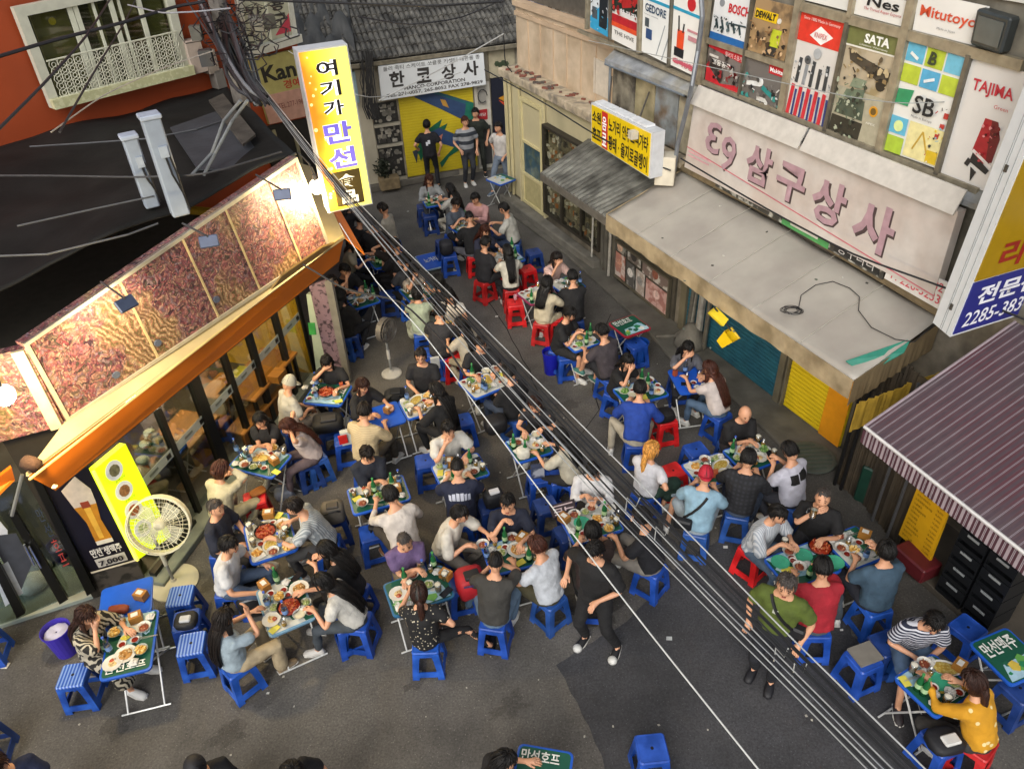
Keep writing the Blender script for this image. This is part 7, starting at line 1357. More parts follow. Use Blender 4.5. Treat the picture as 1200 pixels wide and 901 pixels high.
q(345, 594, 'T4', 'man in a grey striped shirt reaching over the stew pan', '#7d858a', '#3a3a3a', 'short', 'dark', 'reachL', .7, pat='stripex', c2='#aab0b2', pscale=12, feet='mid')
q(253, 595, 'T4', 'older man in navy shirt seated against the pub glass', N_, '#26272c', 'crop', 'grey', 'lap', .8, hy=-20, hp=10, feet='mid')
q(268, 639, (345, 668), 'man in white t shirt and jeans leaning toward the dish tables', '#b3b5b8', JN, 'short', 'black', 'knees', .6, feet='fwd', lean=16)
q(258, 551, 'T5', 'woman in a cream blouse with tied hair at the pub glass', '#b0a98e', '#a39c80', 'bun', 'redbrown', 'eat', 1.8, True, legs='wide')
q(305, 493, 'T5', 'woman in a black t shirt looking down in front of the pub glass', K_, '#8a8478', 'long', 'black', 'cross', .5, True)
q(338, 500, 'T5', 'woman with long brown hair hiding her face in her hands', '#b5a7a2', '#574a4e', 'long', 'redbrown', 'face', .6, True, feet='fwd', shoe='#6d7078')
q(339, 449, 'T6', 'man in a white cap and pale grey t shirt', '#aaa79c', '#57504a', 'crop', 'grey', 'lap', .7, hat=('#a8a594', 'front'), feet='fwd', legs='short', lean=10)
q(383, 425, 'T6', 'woman in black with joined hands at the pub end post', K_, '#202022', 'bob', 'black', 'eat', .6, True, hy=20, glasses=True)
q(425, 452, 'T7', 'woman with wavy dark hair in black looking down at the blue table', '#141416', K_, 'bob', 'brown', 'table', .9, True)
q(427, 482, 'T7', 'man in a cream shirt seen from behind at the little blue table', '#b5a482', '#4c463c', 'short', 'dark', 'table', .9, pat='stripez', c2='#a39270', pscale=14, feet='fwd')
q(493, 418, 'T8', 'bespectacled man in a black t shirt holding white paper fan', K_, '#1e1e20', 'short', 'dark', 'lap', .6, glasses=True, hp=6)
q(512, 458, 'T8', 'broad figure in a long black cloak leaning over yellow food', '#0e0e10', '#0e0e10', 'long', 'black', 'table', .95, sc_=1, feet='mid')
q(430, 532, 'T12', 'man in a dark navy shirt bending over his bowl', '#151a26', '#26262c', 'short', 'dark', 'cross', .95, hp=34)
q(458, 581, 'T12', 'man in a loose white shirt seen from behind beside the tall blue stool', '#bdb6ae', '#3a352f', 'short', 'black', 'reachL', 1.5, feet='out', shoe=None)
q(525, 503, 'T11', 'man in an off white t shirt with hand on chin', '#b8b7b0', '#8f8f8a', 'short', 'black', 'chin', .7)
q(536, 548, 'T11', 'man in a printed navy t shirt seen from behind', '#151c33', '#1d1f28', 'crop', 'black', 'table', .6, feet='fwd')
q(474, 635, 'T13', 'grey haired man in a purple polo shirt', '#5d4b70', '#7a6c58', 'crop', 'grey', 'cross', .6, feet='fwd', hy=-10, shoe='#5a4436')
q(491, 695, (497, 678), 'woman in dark cap and black dotted top stretching one leg', '#101012', '#121214', 'ponytail', 'brown', 'side', .55, True, hat=('#34332f', 'front'), pat='dots', c2='#b5ad98', pscale=26, legs='slim', feetpos=((.70, .12, .08), (-.15, .32, .08)), shoe='#15151a', lean=8)
q(538, 603, 'T14', 'man in an open white shirt bending over the table corner', '#b9b5aa', '#6f6a62', 'short', 'black', 'reachL', .9)
q(595, 590, 'T14', 'man in navy t shirt with one hand at his mouth', '#141a2c', '#1b1d26', 'short', 'black', 'drinkless', .7)
q(581, 659, 'T14', 'man in charcoal t shirt and light jeans seen from behind', '#33322f', '#566b80', 'crop', 'black', 'eat', .7, feetpos=((.1, .3, .08), (-.45, .35, .08)))
q(630, 640, 'T14', 'man in white t shirt and olive trousers seen from behind', '#b2b7bd', '#3d3a26', 'short', 'redbrown', 'table', .6, feet='fwd', shoe='#1c1c1e')
q(695, 551, 'T15', 'man in a white shirt under the cables looking at a phone', '#b9b9ba', '#1d1e22', 'short', 'black', 'phone', 1.6)
q(695, 624, 'T15', 'brown shirted man seated behind the standing man in black', '#2e201c', '#222222', 'short', 'black', 'eat', .6)
q(752, 606, 'T15', 'person in black with grey trousers under the cable bundle', '#14151b', '#77736c', 'short', 'black', 'chin', .6, feet='fwd')
q(563, 404, 'T9', 'man in a black t shirt looking down right of the red stools', K_, '#1f1f22', 'short', 'dark', 'table', .6, hp=10)
q(597, 437, 'T9', 'man in black with blue jeans turned toward the yellow soup', '#101013', '#2f3a4c', 'short', 'black', 'lap', .9, feet='fwd')
q(627, 474, 'T10', 'woman in a black top with a flower print under the cables', '#1b1a1d', K_, 'bob', 'brown', 'reach', .5, True, pat='dots', c2='#8f6a50', pscale=9)
q(657, 512, 'T10', 'woman in an off white top under the cables', '#aaa595', '#1f1f1f', 'half', 'black', 'table', .9, True)
q(489, 344, 'T16', 'woman in pale green with a low backed top', '#95a08a', '#a8ac98', 'bun', 'black', 'table', .4, True, legs='skirt', hy=-10)
q(485, 318, 'T16', 'woman leaning her head on her hand at the cables', '#a39888', K_, 'bob', 'black', 'chin', .4, True)
q(514, 330, 'T16', 'person with long black hair in black near the cable bundle', '#0f0f11', '#111113', 'long', 'black', 'table', .9, True)
q(527, 348, 'T19', 'woman in white square necked top beneath the cables', '#bdb6ab', '#c0bab0', 'half', 'black', 'table', .45, True)
q(541, 381, 'T19', 'woman with black ponytail in a beige dress seen from behind', '#a79e8c', '#a09680', 'half', 'black', 'eat', .7, True)
q(399, 346, 'T17', 'broad person in a wide black shirt past the pub end post', '#121110', '#17171a', 'bob', 'black', 'lap', .95, hy=10)
q(404, 317, 'T17', 'man in black with blue trousers leaning in under the awning', '#131315', '#26334f', 'short', 'black', 'eat', .8)
q(389, 331, 'T17', 'person drinking half hidden behind the pub end post', '#16151a', K_, 'bob', 'dark', 'drinkless', .9, True, stoolc=None)
q(463, 287, 'T18', 'person in black right of the green bottles', '#111114', '#141418', 'short', 'black', 'table', .9)
q(449, 284, 'T18', 'woman in dark brown holding her hands to her face', '#1f1714', K_, 'bob', 'redbrown', 'face', .6, True)
q(423, 258, (445, 275), 'broad man in black below the vertical sign', '#111113', K_, 'short', 'black', 'table', .8)
q(449, 245, (432, 268), 'man in a light grey shirt below the vertical sign', '#99958a', '#2b2b2b', 'short', 'dark', 'lap', .8)
q(408, 240, (425, 252), 'woman holding a blue cup below the vertical sign', '#1f2024', K_, 'bob', 'dark', 'eat', .6, True, stoolc=None)
q(503, 211, 'T33', 'woman in pale grey at the farthest table', '#8c8f90', '#2d2f33', 'half', 'redbrown', 'table', 1.6, True)
q(528, 222, 'T33', 'woman with very long black hair near the kerb', '#a9a79f', '#9f9a8c', 'long', 'black', 'table', .9, True)
q(534, 239, 'T20', 'man in a blue grey t shirt looking at a phone', '#4d5560', K_, 'short', 'dark', 'phone', .6)
q(557, 233, 'T20', 'man in a pink shirt', '#b58a88', '#3c3a3c', 'short', 'black', 'reachL', 1.6)
q(550, 255, 'T20', 'man in black with grey trousers on a red stool', '#121214', '#57575c', 'crop', 'black', 'eat', .6, stoolc='red', feetpos=((.2, .3, .08), (-.35, .15, .08)))
q(591, 245, 'T20', 'man in an off white t shirt near the doorstep', '#b0afa6', '#23304a', 'short', 'black', 'table', .7)
q(568, 271, 'T21', 'woman in a dark blue patterned top', '#26283a', '#1d1f2b', 'half', 'redbrown', 'table', .6, True, stoolc=None)
q(595, 295, 'T21', 'woman in white with straight black hair down her back', '#bcb8a9', '#16161a', 'long', 'black', 'table', .7, True, stoolc='red')
q(569, 285, 'T21', 'bare legged person in white trainers left of the phone table', '#1b1b1f', '#1c1c20', 'short', 'black', 'lap', .6, legs='short', feetpos=((.1, .4, .08), (-.1, .45, .08)), shoe='#d0cfc8', stoolc='red')
q(652, 303, 'T22b', 'woman in a pink striped blouse with dark wavy hair', '#c09a90', K_, 'bob', 'dark', 'eat', .9, True, pat='stripex', c2='#cfb5aa', pscale=10)
q(641, 332, 'T22b', 'woman in a cream blouse with a black ponytail', '#b8ad93', '#b3a88c', 'half', 'black', 'table', .9, True, stoolc='red')
q(671, 325, 'T22b', 'man in black facing the pink bloused woman', '#131315', '#17171c', 'short', 'black', 'eat', .6, stoolc='navy')
q(667, 368, 'T23', 'man in black shorts reading his phone', '#151517', '#1a1a1c', 'short', 'black', 'phone', .6, legs='short', feet='mid')
q(706, 389, 'T23', 'man in a dark grey t shirt with one leg crossed', '#3a3438', '#1b1b1f', 'short', 'black', 'eat', .6, legs='short', feetpos=((.1, .45, .08), (-.15, .48, .34)), shoe='#3f7068')
q(735, 424, 'T25', 'woman in black resting her cheek on her hand', '#131315', '#161618', 'bob', 'black', 'chin', .6, True, legs='slim', feetpos=((.05, .35, .08), (-.3, .35, .08)), shoe='#222226')
q(750, 456, 'T25', 'man in a bright blue shirt hunched over his plate', '#173a8c', '#a39c8c', 'short', 'black', 'table', .95, lean=30, feetpos=((.1, .2, .08), (-.35, .2, .08)))
q(806, 409, 'T26', 'woman with black hair and white sleeves at the blue shutter', '#55565c', '#222226', 'long', 'black', 'eat', .8, True)
q(832, 433, 'T26', 'woman with very long brown hair in white and jeans', '#bdb3ae', '#4a6078', 'long', 'redbrown', 'reachL', .5, True, feet='fwd')
q(763, 528, (815, 500), 'blonde woman in a white t shirt seen from behind', '#bcbcc0', '#223a30', 'ponytail', 'blonde', 'side', .6, True, legs='skirt', lean=4)
q(827, 557, 'T27', 'person in a red cap and light blue shirt', '#7f9fb2', '#8a97a0', 'crop', 'black', 'table', .8, hat=('#a5152c', 'back'), legs='short', feetpos=((.1, .4, .08), (-.4, .25, .08)), shoe='#cfcdc6')
q(877, 538, 'T27b', 'man in a black checked shirt seen from behind', '#15161a', '#3a4658', 'short', 'black', 'table', .95, pat='plaid', c2='#26282e', pscale=6)
q(926, 529, 'T27b', 'man in a white t shirt with a black block on the back', '#b4b4c0', '#2c2e36', 'short', 'black', 'phone', .7)
q(873, 485, 'T27b', 'bald man in black with folded arms', '#121214', '#1c1c20', 'bald', 'black', 'cross', .7)
q(911, 603, 'T28', 'man in a white pinstriped shirt holding a beer', '#b8bcc0', '#46586c', 'short', 'black', 'drinklow', .9, pat='stripex', c2='#8f98a2', pscale=14, stoolc='red', feet='mid')
q(964, 584, 'T28', 'large man in black drinking beer', '#101012', '#17171c', 'crop', 'grey', 'drink', .7)
q(964, 666, 'T28', 'man in a red t shirt seen from behind', '#941826', '#434c54', 'short', 'black', 'eat', .6, feetpos=((.4, .35, .08), (-.1, .3, .08)), shoe='#c9c8c4')
q(1038, 646, 'T28b', 'man in a slate blue shirt', '#33495a', '#1d1f29', 'short', 'black', 'drinkless', .7, feet='mid')
q(1094, 729, 'T29', 'man in a navy striped t shirt and denim shorts', '#1b2033', '#4f6680', 'short', 'black', 'lap', .7, pat='stripez', c2='#b8bac2', pscale=9, legs='short', feet='fwd', shoe='#251f22', lean=22)
q(1141, 800, 'T29', 'woman in a yellow dotted blouse', '#c08a18', '#2c2a28', 'ponytail', 'brown', 'reachL', 1.7, True, pat='dots', c2='#d9c78e', pscale=11, stoolc='red', legs='skirt')
# standing people
q(697, 646, (640, 760), 'man standing all in black with white toed sneakers', '#101012', '#121214', 'short', 'black', 'stand', .8, stand=dict(hands=((.28, .12, 1.12), (-.12, .20, 1.02)), feet=((.10, .02, .09), (-.26, -.04, .09))), shoe='#17171a', hp=24, lean=1)
q(921, 686, (850, 880), 'man standing in an olive polo shirt with a black sling strap', '#4c5a1e', '#15171e', 'short', 'grey', 'stand', .7, stand=dict(hands=((.25, .05, .85), (-.25, .1, .88)), feet=((.10, -.02, .09), (-.09, .05, .09))), shoe='#15151a', hp=5, lean=2)
q(500, 147, (504, 120), 'man standing with his back turned, black shirt with a white mark', '#101018', '#12131a', 'short', 'black', 'stand', .6, stand=dict(hands=((.24, .02, .9), (-.3, .12, 1.0)), feet=((.14, .02, .09), (-.12, .0, .09))), shoe='#222226', hp=0, lean=0)
q(545, 143, (580, 200), 'standing person in a black and white broad striped t shirt', '#8c8f92', '#26282e', 'short', 'redbrown', 'stand', .7, pat='stripez', c2='#2a3038', pscale=1.6, stand=dict(hands=((.2, .15, .95), (-.24, .05, .85)), feet=((.12, .05, .09), (-.08, .0, .09))), shoe='#c9c8c2', hp=4)
q(557, 133, (560, 240), 'tall man standing in dark green beside the striped shirt', '#1c2119', '#20231c', 'short', 'black', 'stand', .7, stand=dict(hands=((.25, .05, .85), (-.25, .05, .88)), feet=((.17, .02, .09), (-.15, .08, .09))), shoe='#1b1b1b', hp=8, hy=-20)
q(584, 150, (500, 215), 'man walking in a white shirt and pale jeans', '#b9b4ae', '#6a7684', 'short', 'dark', 'stand', .8, stand=dict(hands=((.22, -.05, .92), (-.2, .15, .95)), feet=((.10, .3, .09), (-.08, -.28, .12))), shoe='#5b6b7c', hp=4)
# people cut off by the bottom edge
q(229, 899, (260, 960), 'black capped head cut by the bottom edge', K_, K_, 'short', 'black', 'lap', .7, hat=('#15151a', 'front'))
q(343, 906, (420, 960), 'person in black cut by the bottom edge with a raised forearm', K_, K_, 'short', 'black', 'chin', .7)
q(590, 893, 'T31', 'black haired person at the bottom edge beside the cut off table', '#111114', K_, 'bob', 'black', 'table', .9)
q(-4, 897, (40, 960), 'person cut by the lower left corner', '#1c2440', K_, 'short', 'brown', 'lap', .7)
q(436, 262, (425, 252), 'man in black leaning in between the far left tables', '#141417', K_, 'short', 'black', 'table', .7)
q(474, 305, 'T18', 'man in a dark grey shirt right of the far left green table', '#2c2d31', K_, 'short', 'black', 'drinkless', .7)
q(413, 285, 'T18', 'woman in a dim cream top under the awning tip', '#8f8874', K_, 'bob', 'dark', 'table', .6, True)
q(516, 366, 'T19', 'person in a washed black shirt just above the orange snacks', '#242428', '#222226', 'short', 'black', 'table', .7)
finish_people()
# prints on shirts and straps
def on_person(i, build): build(PEOPLE[i][0])
def find(lbl): return [p for p in PEOPLE if p[0]['label'].startswith(lbl)][0]
from mathutils.bvhtree import BVHTree
def wrap(root, pts, m, name, t=.006, texts=None):
    """a print pressed on the shirt: points (x, z) on the back, found on the shirt's own surface"""
    sh_ = [c for c in root.children if c.name.startswith('shirt')][0]; me = sh_.data; bv = BVHTree.FromPolygons([v.co for v in me.vertices], [p.vertices for p in me.polygons]); mb = MB()
    back = pts[0]; out = []
    for poly in pts[1:]:
        (x0, z0), (x1, z1) = poly; n = 6; g_ = []
        for j in range(n+1):
            for i in range(n+1):
                x, z = x0+(x1-x0)*i/n, z0+(z1-z0)*j/n; h = bv.ray_cast(Vector((x, -1 if back else 1.2, z)), Vector((0, 1 if back else -1, 0))); p = h[0] if h[0] is not None else Vector((x, -.1, z)); g_.append(p+Vector((0, -t if back else t, 0)))
        mb.add(g_, [(j*(n+1)+i, j*(n+1)+i+1, (j+1)*(n+1)+i+1, (j+1)*(n+1)+i) for j in range(n) for i in range(n)])
    return mb.build(name, m, root, fix=False)
wrap(find('man in a white t shirt with a black block')[0], (True, ((-.13, .92), (-.02, .80)), ((-.01, .93), (.12, .83))), mat('#141414'), 'back_print')
wrap(find('man in a printed navy')[0], (True, ((-.13, .88), (-.10, .80)), ((-.09, .89), (-.05, .81)), ((-.04, .90), (0, .81)), ((.01, .90), (.05, .81)), ((.06, .89), (.09, .81)), ((.10, .88), (.13, .80)), ((-.03, .74), (.03, .73))), mat('#aeb3c2'), 'back_print')
wrap(find('man standing with his back')[0], (True, ((-.06, 1.22), (-.01, 1.13)), ((-.01, 1.17), (.05, 1.26))), mat('#c9ccd4'), 'back_print')
gr = find('man standing in an olive')[0]; mb = MB()
wrap(gr, (False, ((.0, 1.28), (.05, 1.22))), mat('#b8bcae'), 'chest_badge')
for rt, fr_ in ((gr, 1), (find('person in a red cap')[0], 1)):
    hz_ = 1.2 if rt is gr else .8
    sh_ = [c for c in rt.children if c.name.startswith('shirt')][0]; bv = BVHTree.FromPolygons([v.co for v in sh_.data.vertices], [p.vertices for p in sh_.data.polygons])
    for sg in (1, -1):
        path = []
        for k in range(10):
            t = k/9; x = -.17+.27*t; z = hz_-.2+.38*t; h = bv.ray_cast(Vector((x, sg*1.5, z)), Vector((0, -sg, 0)))
            if h[0] is not None: path.append(h[0]+Vector((0, sg*.008, 0)))
        if len(path) > 3: MB().tube(path, .017, 5).build('strap', mat('#111114'), rt)
    MB().box((-.16, -.12 if rt is not gr else .05, hz_-.22), (.22, .1, .14)).build('sling_bag', mat('#131418', .6), rt, bev=.02)
for so_ in [c for c in find('man standing all in black')[0].children if c.name.startswith('shoe')]:
    vs = [v.co for v in so_.data.vertices][-18:]; c_ = sum(vs, Vector())/len(vs); MB().lathe([(.05, 0), (.052, .03), (.035, .055), (.01, .06)], (c_.x, c_.y, .006), 12).build('toe_cap', mat('#c9c9c4', .5), so_, smooth=True)
zr_ = find('woman with long dark hair in a zebra')[0]
[c for c in zr_.children if c.name.startswith('skirt')][0].data.materials[0] = mat('#16140f', .8, pat='zebra', c2='#a8a08c', scale=7, var=.05)
[c for c in zr_.children if c.name.startswith('shirt')][0].data.materials[0] = mat('#16140f', .8, pat='zebra', c2='#a8a08c', scale=7, var=.05)
# stools: one under each seated person, then the free ones
CW = {'blue': 'blue', 'red': 'red', 'navy': 'dark blue', 'white': 'striped blue'}
random.seed(77)
for (loc, a, c, lb) in SEATS: copy_of({'blue': random.choice(('blue', 'blue', 'pale', 'faded')), 'red': random.choice(('red', 'brick'))}.get(c, c), (loc.x, loc.y, 0), a, '%s plastic stool under the %s' % (CW[c], ' '.join(lb.split()[:10])), 'plastic stools that people sit on')
FREE = [(91, 799, 'white', 'striped blue stool in front of the woman in zebra print', .1, 0), (114, 735, 'blue', 'blue stool half under the zebra print woman', .3, 0), (228, 762, 'white', 'nearest striped blue stool in the row of three left of the cream trousers', .15, 0), (215, 706, 'white', 'farthest striped blue stool in the row, beside the big fan base', .1, 0), (222, 735, 'blue', 'middle blue stool of the row carrying a black and white bag', .2, 0),
 (437, 632, 'blue', 'blue stool carrying a black pouch behind the white shirted back', .3, 0), (500, 548, 'blue', 'tall looking blue stool left of the hand on chin man\'s table', .2, 0), (409, 735, 'blue', 'free blue stool right of the white blouse woman', .4, 0), (405, 700, 'navy', 'dark blue stool behind the woman holding food', .4, 0), (393, 612, 'navy', 'dark blue stool under the grey backpack', .3, 0), (386, 508, 'navy', 'dark blue stool under the black bag by the white capped man', .3, 0), (405, 522, 'blue', 'blue stool carrying a red box behind the cream shirted man', .2, 0),
 (360, 548, 'navy', 'dark blue stool under the hidden face woman', .5, 0), (301, 592, 'red', 'red stool with a tan pouch between the pub glass and the stew table', .3, 0), (531, 425, 'red', 'left one of two red stools with metal cutlery on top', .2, 0), (551, 428, 'red', 'right one of two red stools behind the soup table', .1, 0), (506, 420, 'blue', 'blue stool with white paper beside the bespectacled man', .1, 0),
 (412, 398, 'navy', 'dark blue stool below the wide black shirt', .1, 0), (455, 352, 'navy', 'dark blue stool left of the low backed top woman', .2, 0), (543, 500, 'blue', 'blue stool under the black bag near the jeans man', .3, 0), (632, 566, 'blue', 'blue stool with a white paper bag below the cables', .15, 0), (657, 567, 'blue', 'blue stool right of the paper bag stool', .1, 0), (640, 600, 'navy', 'dark blue stool left of the black printed board', .3, 0), (665, 632, 'navy', 'dark blue stool under the corner of the dish heaped table', .4, 0),
 (574, 600, 'navy', 'dark blue stool under the black backpack by the navy print shirt', .3, 0), (541, 690, 'blue', 'blue stool under the red backpack', .2, 0), (604, 362, 'red', 'red stool with a pink cup on it', .1, 0), (598, 335, 'red', 'red stool at the corner of the phone table', .3, 0), (618, 322, 'red', 'red stool half hidden behind the straight haired woman', .4, 0), (650, 380, 'red', 'red stool left of the man reading his phone', .2, 0), (664, 424, 'blue', 'blue stool with a white cup beside the blue bucket', .1, 0),
 (745, 410, 'blue', 'blue stool behind the cheek resting woman', .4, 0), (722, 400, 'navy', 'dark blue stool below the red edged table', .2, 0), (779, 498, 'red', 'red stool under the black handbag', .2, 0), (788, 560, 'red', 'bright red stool beside the blonde woman', .4, 0), (815, 535, 'blue', 'blue stool top showing left of the joined tables', .3, 0), (1009, 780, 'blue', 'blue stool topped with grey cardboard', .35, 0), (1036, 762, 'navy', 'dark blue stool beside the striped t shirt man', .3, 0), (1130, 744, 'blue', 'blue stool between the striped t shirt man and the green table', .5, 0), (1190, 815, 'navy', 'dark blue stool at the right edge under the green table', .4, 0), (1100, 875, 'blue', 'blue stool with a black bag and a white spoon at the lower right', .3, 0),
 (763, 885, 'blue', 'bright blue stool standing alone at the bottom edge', .05, 0), (-20, 752, 'blue', 'blue stool cut by the left edge', .2, 0), (-19, 868, 'navy', 'dark blue stool cut by the lower left edge', .2, 0), (504, 258, 'navy', 'dark blue stool behind the blue grey t shirt man', .2, 0), (527, 305, 'blue', 'blue stool under the black bag at the far tables', .2, 0), (497, 248, 'navy', 'dark blue stool below the farthest table', .2, 0), (430, 318, 'navy', 'dark blue stool near the awning tip', .2, 0), (520, 290, 'navy', 'dark blue stool left of the red stool at the far tables', .3, 0), (626, 302, 'navy', 'dark blue stool by the doorstep table', .3, 0)]
for x, y, c, lb, a, z in FREE:
    p = G(x, y, .3); copy_of(c, (p.x, p.y, 0), a, lb, 'free plastic stools')
# ---- bags and other small things
def lump(name, px, py, z, dims, c, label, cat, rz=0, seed=1, parts=(), pat=None, c2=None):
    p = G(px, py, z+dims[2]/2); t = thing(name, label, cat, (p.x, p.y, z), rz); mb = MB(); n, m = 12, 8; random.seed(seed)
    vs = []
    for j in range(m+1):
        ph = math.pi*j/m
        for i in range(n):
            th = 2*math.pi*i/n; v = Vector((math.sin(ph)*math.cos(th), math.sin(ph)*math.sin(th), math.cos(ph))); v = Vector([math.copysign(abs(q_)**.55, q_) for q_ in v]); k = 1+.14*noise.noise(v*2+Vector((seed, 0, 0)))
            vs.append(Vector((v.x*dims[0]/2*k, v.y*dims[1]/2*k, dims[2]/2+v.z*dims[2]/2*k)))
    mb.add(vs, [(j*n+i, j*n+(i+1) % n, (j+1)*n+(i+1) % n, (j+1)*n+i) for j in range(m) for i in range(n)])
    mb.build('body', mat(c, .65, var=.2, scale=8, bump=.2, pat=pat, c2=c2), t, smooth=True)
    for k, (nm, cc) in enumerate(parts):
        if nm == 'strap': MB().tube([(-dims[0]*.3, -dims[1]*.4, dims[2]*.8), (-dims[0]*.1, -dims[1]*.7, dims[2]*1.1), (dims[0]*.2, -dims[1]*.6, dims[2]*1.05), (dims[0]*.35, -dims[1]*.35, dims[2]*.75)], .012, 5).build('strap', mat(cc, .6), t)
        else: MB().box((dims[0]*.05, -dims[1]*.12, dims[2]*.98), (dims[0]*.5, dims[1]*.4, .05)).build(nm, mat(cc, .6, var=.1), t, bev=.012)
    return t
Z = .445
lump('backpack', 551, 682, Z, (.34, .32, .34), '#a01420', 'red backpack with a black pocket on a stool', 'backpack', .3, 1, (('pocket', '#17171a'), ('strap', '#3a2c55')))
lump('backpack', 390, 600, Z, (.3, .26, .28), '#5a554c', 'grey backpack on a stool behind the grey striped shirt', 'backpack', .2, 2, (('pocket', '#3b3732'), ('strap', '#1b1b1b')))
lump('backpack', 464, 470, .05, (.34, .3, .42), '#23262c', 'black backpack between the wavy haired woman and the yellow food table', 'backpack', .1, 3, (('pocket', '#17191d'), ('strap', '#111111')))
lump('bag', 384, 495, Z, (.46, .36, .2), '#0f0f11', 'shiny black bag on a stool by the white capped man', 'bag', .2, 4, (('flap', '#202024'),))
lump('backpack', 578, 583, Z, (.26, .22, .26), '#17181c', 'small black backpack with a white patch beside the printed navy shirt', 'backpack', .3, 5, (('patch', '#c4c4c4'),))
lump('bag', 218, 727, Z, (.24, .22, .12), '#101114', 'black bag with white papers on the middle stool of the row', 'bag', .1, 6, (('paper', '#a9adb0'),))
lump('pouch', 438, 617, Z, (.14, .12, .05), '#111214', 'black pouch with pale rim on a blue stool', 'pouch', 0, 7)
lump('handbag', 296, 703, .02, (.34, .3, .4), '#121315', 'black bag with silver trim on the ground by the white shirt man', 'bag', .2, 8, (('strap', '#9a9c9e'), ('trim', '#8a8c90')))
lump('handbag', 778, 487, Z, (.3, .22, .18), '#131214', 'black handbag on a red stool behind the bright blue shirt', 'bag', .2, 9, (('strap', '#222222'),))
lump('bag', 1107, 868, Z, (.32, .26, .14), '#121318', 'black bag with a white emblem on the lower right stool', 'bag', .2, 10, (('white_emblem', '#c8c8c4'),))
lump('plastic_bag', 332, 578, .02, (.26, .2, .16), '#7c8494', 'grey plastic bag on the ground below the pub glass table', 'bag', .4, 11)
lump('plastic_bag', 613, 530, TZ+.01, (.18, .16, .16), '#c9c7b8', 'white plastic bag on the table by the cables', 'bag', .2, 12)
lump('handbag', 503, 393, .45, (.14, .1, .16), '#a38d66', 'small straw handbag hanging by the low backed top woman', 'bag', 0, 13, (('strap', '#8a7a5c'),))
lump('bag', 581, 497, Z, (.34, .28, .24), '#141417', 'black bag near the knees of the jeans man', 'bag', .3, 14)
lump('bag', 523, 290, Z, (.28, .26, .3), '#1b1c22', 'dark bag on a stool behind the grey trousered man', 'bag', .2, 15)
lump('food_pouch', 302, 576, Z, (.22, .15, .04), '#a8672a', 'tan pouch on the red stool', 'pouch', .6, 16)
lump('purse', 139, 714, TZ+.015, (.22, .1, .08), '#7a3620', 'brown leather purse on the empty blue table', 'purse', .1, 17)
lump('cloth', 789, 577, .2, (.2, .2, .14), '#9fb0bc', 'pale blue cloth beside the blonde woman', 'cloth', .3, 18)
tag(MB().box(G(1014, 766, .46), (.27, .22, .03), .3).build('cardboard', mat('#77736a', .8, var=.1)), 'grey folded cardboard on the stool near the striped t shirt man', 'cardboard')
t = MB().box(G(406, 512, .56), (.16, .08, .22), .3).build('red_box', mat('#b5bab5', .5)); MB().box(G(405, 512, .57)+Vector((-.03, -.05, 0)), (.12, .03, .14), .3).build('red_panel', mat('#b8201c', .5), None); o = COL.objects['red_panel']; o.parent = t; tag(t, 'white and red box standing on a blue stool by the cream shirt', 'box')
tag(MB().box(G(510, 425, .56), (.14, .05, .2), .2).build('paper_fan', mat('#b9bcbd', .6)), 'white paper fan held by the bespectacled man', 'fan')
bg_ = thing('menu_board', 'dark board with pale maze like lettering by the dish heaped table', 'board', G(659, 596, .74), .25, world=True)
f = Fr(G(643, 593, .72), G(673, 584, .78), G(676, 603, .72), G(648, 607, .70)); f.rect(MB(), 0, 0, 1, 1, 0, .02).build('board', mat('#2a1f24', .5), bg_)
pr(f, bg_, [('r', '#b3a3a6', .12, .15, .9, .22), ('r', '#b3a3a6', .12, .78, .9, .86), ('r', '#b3a3a6', .12, .38, .45, .45), ('r', '#b3a3a6', .12, .58, .45, .65), ('r', '#b3a3a6', .4, .38, .46, .65), ('r', '#b3a3a6', .56, .38, .62, .65), ('r', '#b3a3a6', .56, .48, .92, .55), ('r', '#a0506c', .3, .8, .6, .84)], name='maze_print', d=.004)
pb_ = tag(MB().box(G(630, 552, .54), (.17, .07, .2), .1).build('paper_bag', mat('#a9adb5', .6, pat='blotch', c2='#3a4258', scale=5)), 'white paper bag with a dark emblem on a blue stool', 'bag')
ms = thing('metal_basket', 'wire basket of steel cutlery on the red stools', 'basket', G(531, 413, .44), 0); ms.location.z = .44
for k in range(12): random.seed(k); MB().tube([(random.uniform(-.06, .06), random.uniform(-.05, .05), 0), (random.uniform(-.1, .1), random.uniform(-.08, .08), random.uniform(.15, .25))], .006, 4).build('spoon', mat('#8d8a84', .3, .7), ms)
MB().lathe([(.08, 0), (.1, .12), (.095, .12), (.075, .004)], n=12, cap=False).build('holder', mat('#6a6864', .3, .8), ms)
def bucket(px, py, r, h, c, label, liner=None):
    p = G(px, py, 0); t = thing('bucket', label, 'bucket', (p.x, p.y, 0)); MB().lathe([(r*.8, 0), (r, h), (r*1.06, h), (r*1.06, h-.03), (r*.97, h-.03), (r*.78, .02), (.002, .02)], n=20, cap=False).build('shell', mat(c, .35, var=.04), t, smooth=False)
    if liner: MB().lathe([(r*.9, h-.06), (r*.5, h-.02), (.01, h-.05)], n=10, cap=False).build('liner', mat(liner, .6, var=.2), t, smooth=True)
bucket(646, 436, .14, .42, '#1a1f9c', 'round bright blue bucket beside the stool with a white cup', '#12156a'); bucket(80, 762, .15, .4, '#3a2c9c', 'purple bucket with a white bag liner behind the zebra print woman', '#b5b3c8')
bucket(748, 425, .15, .42, '#17479a', 'round blue tub behind the cheek resting woman')
for x, y, lb, z, r in ((617, 350, 'pink cup', .44, .035),): pass
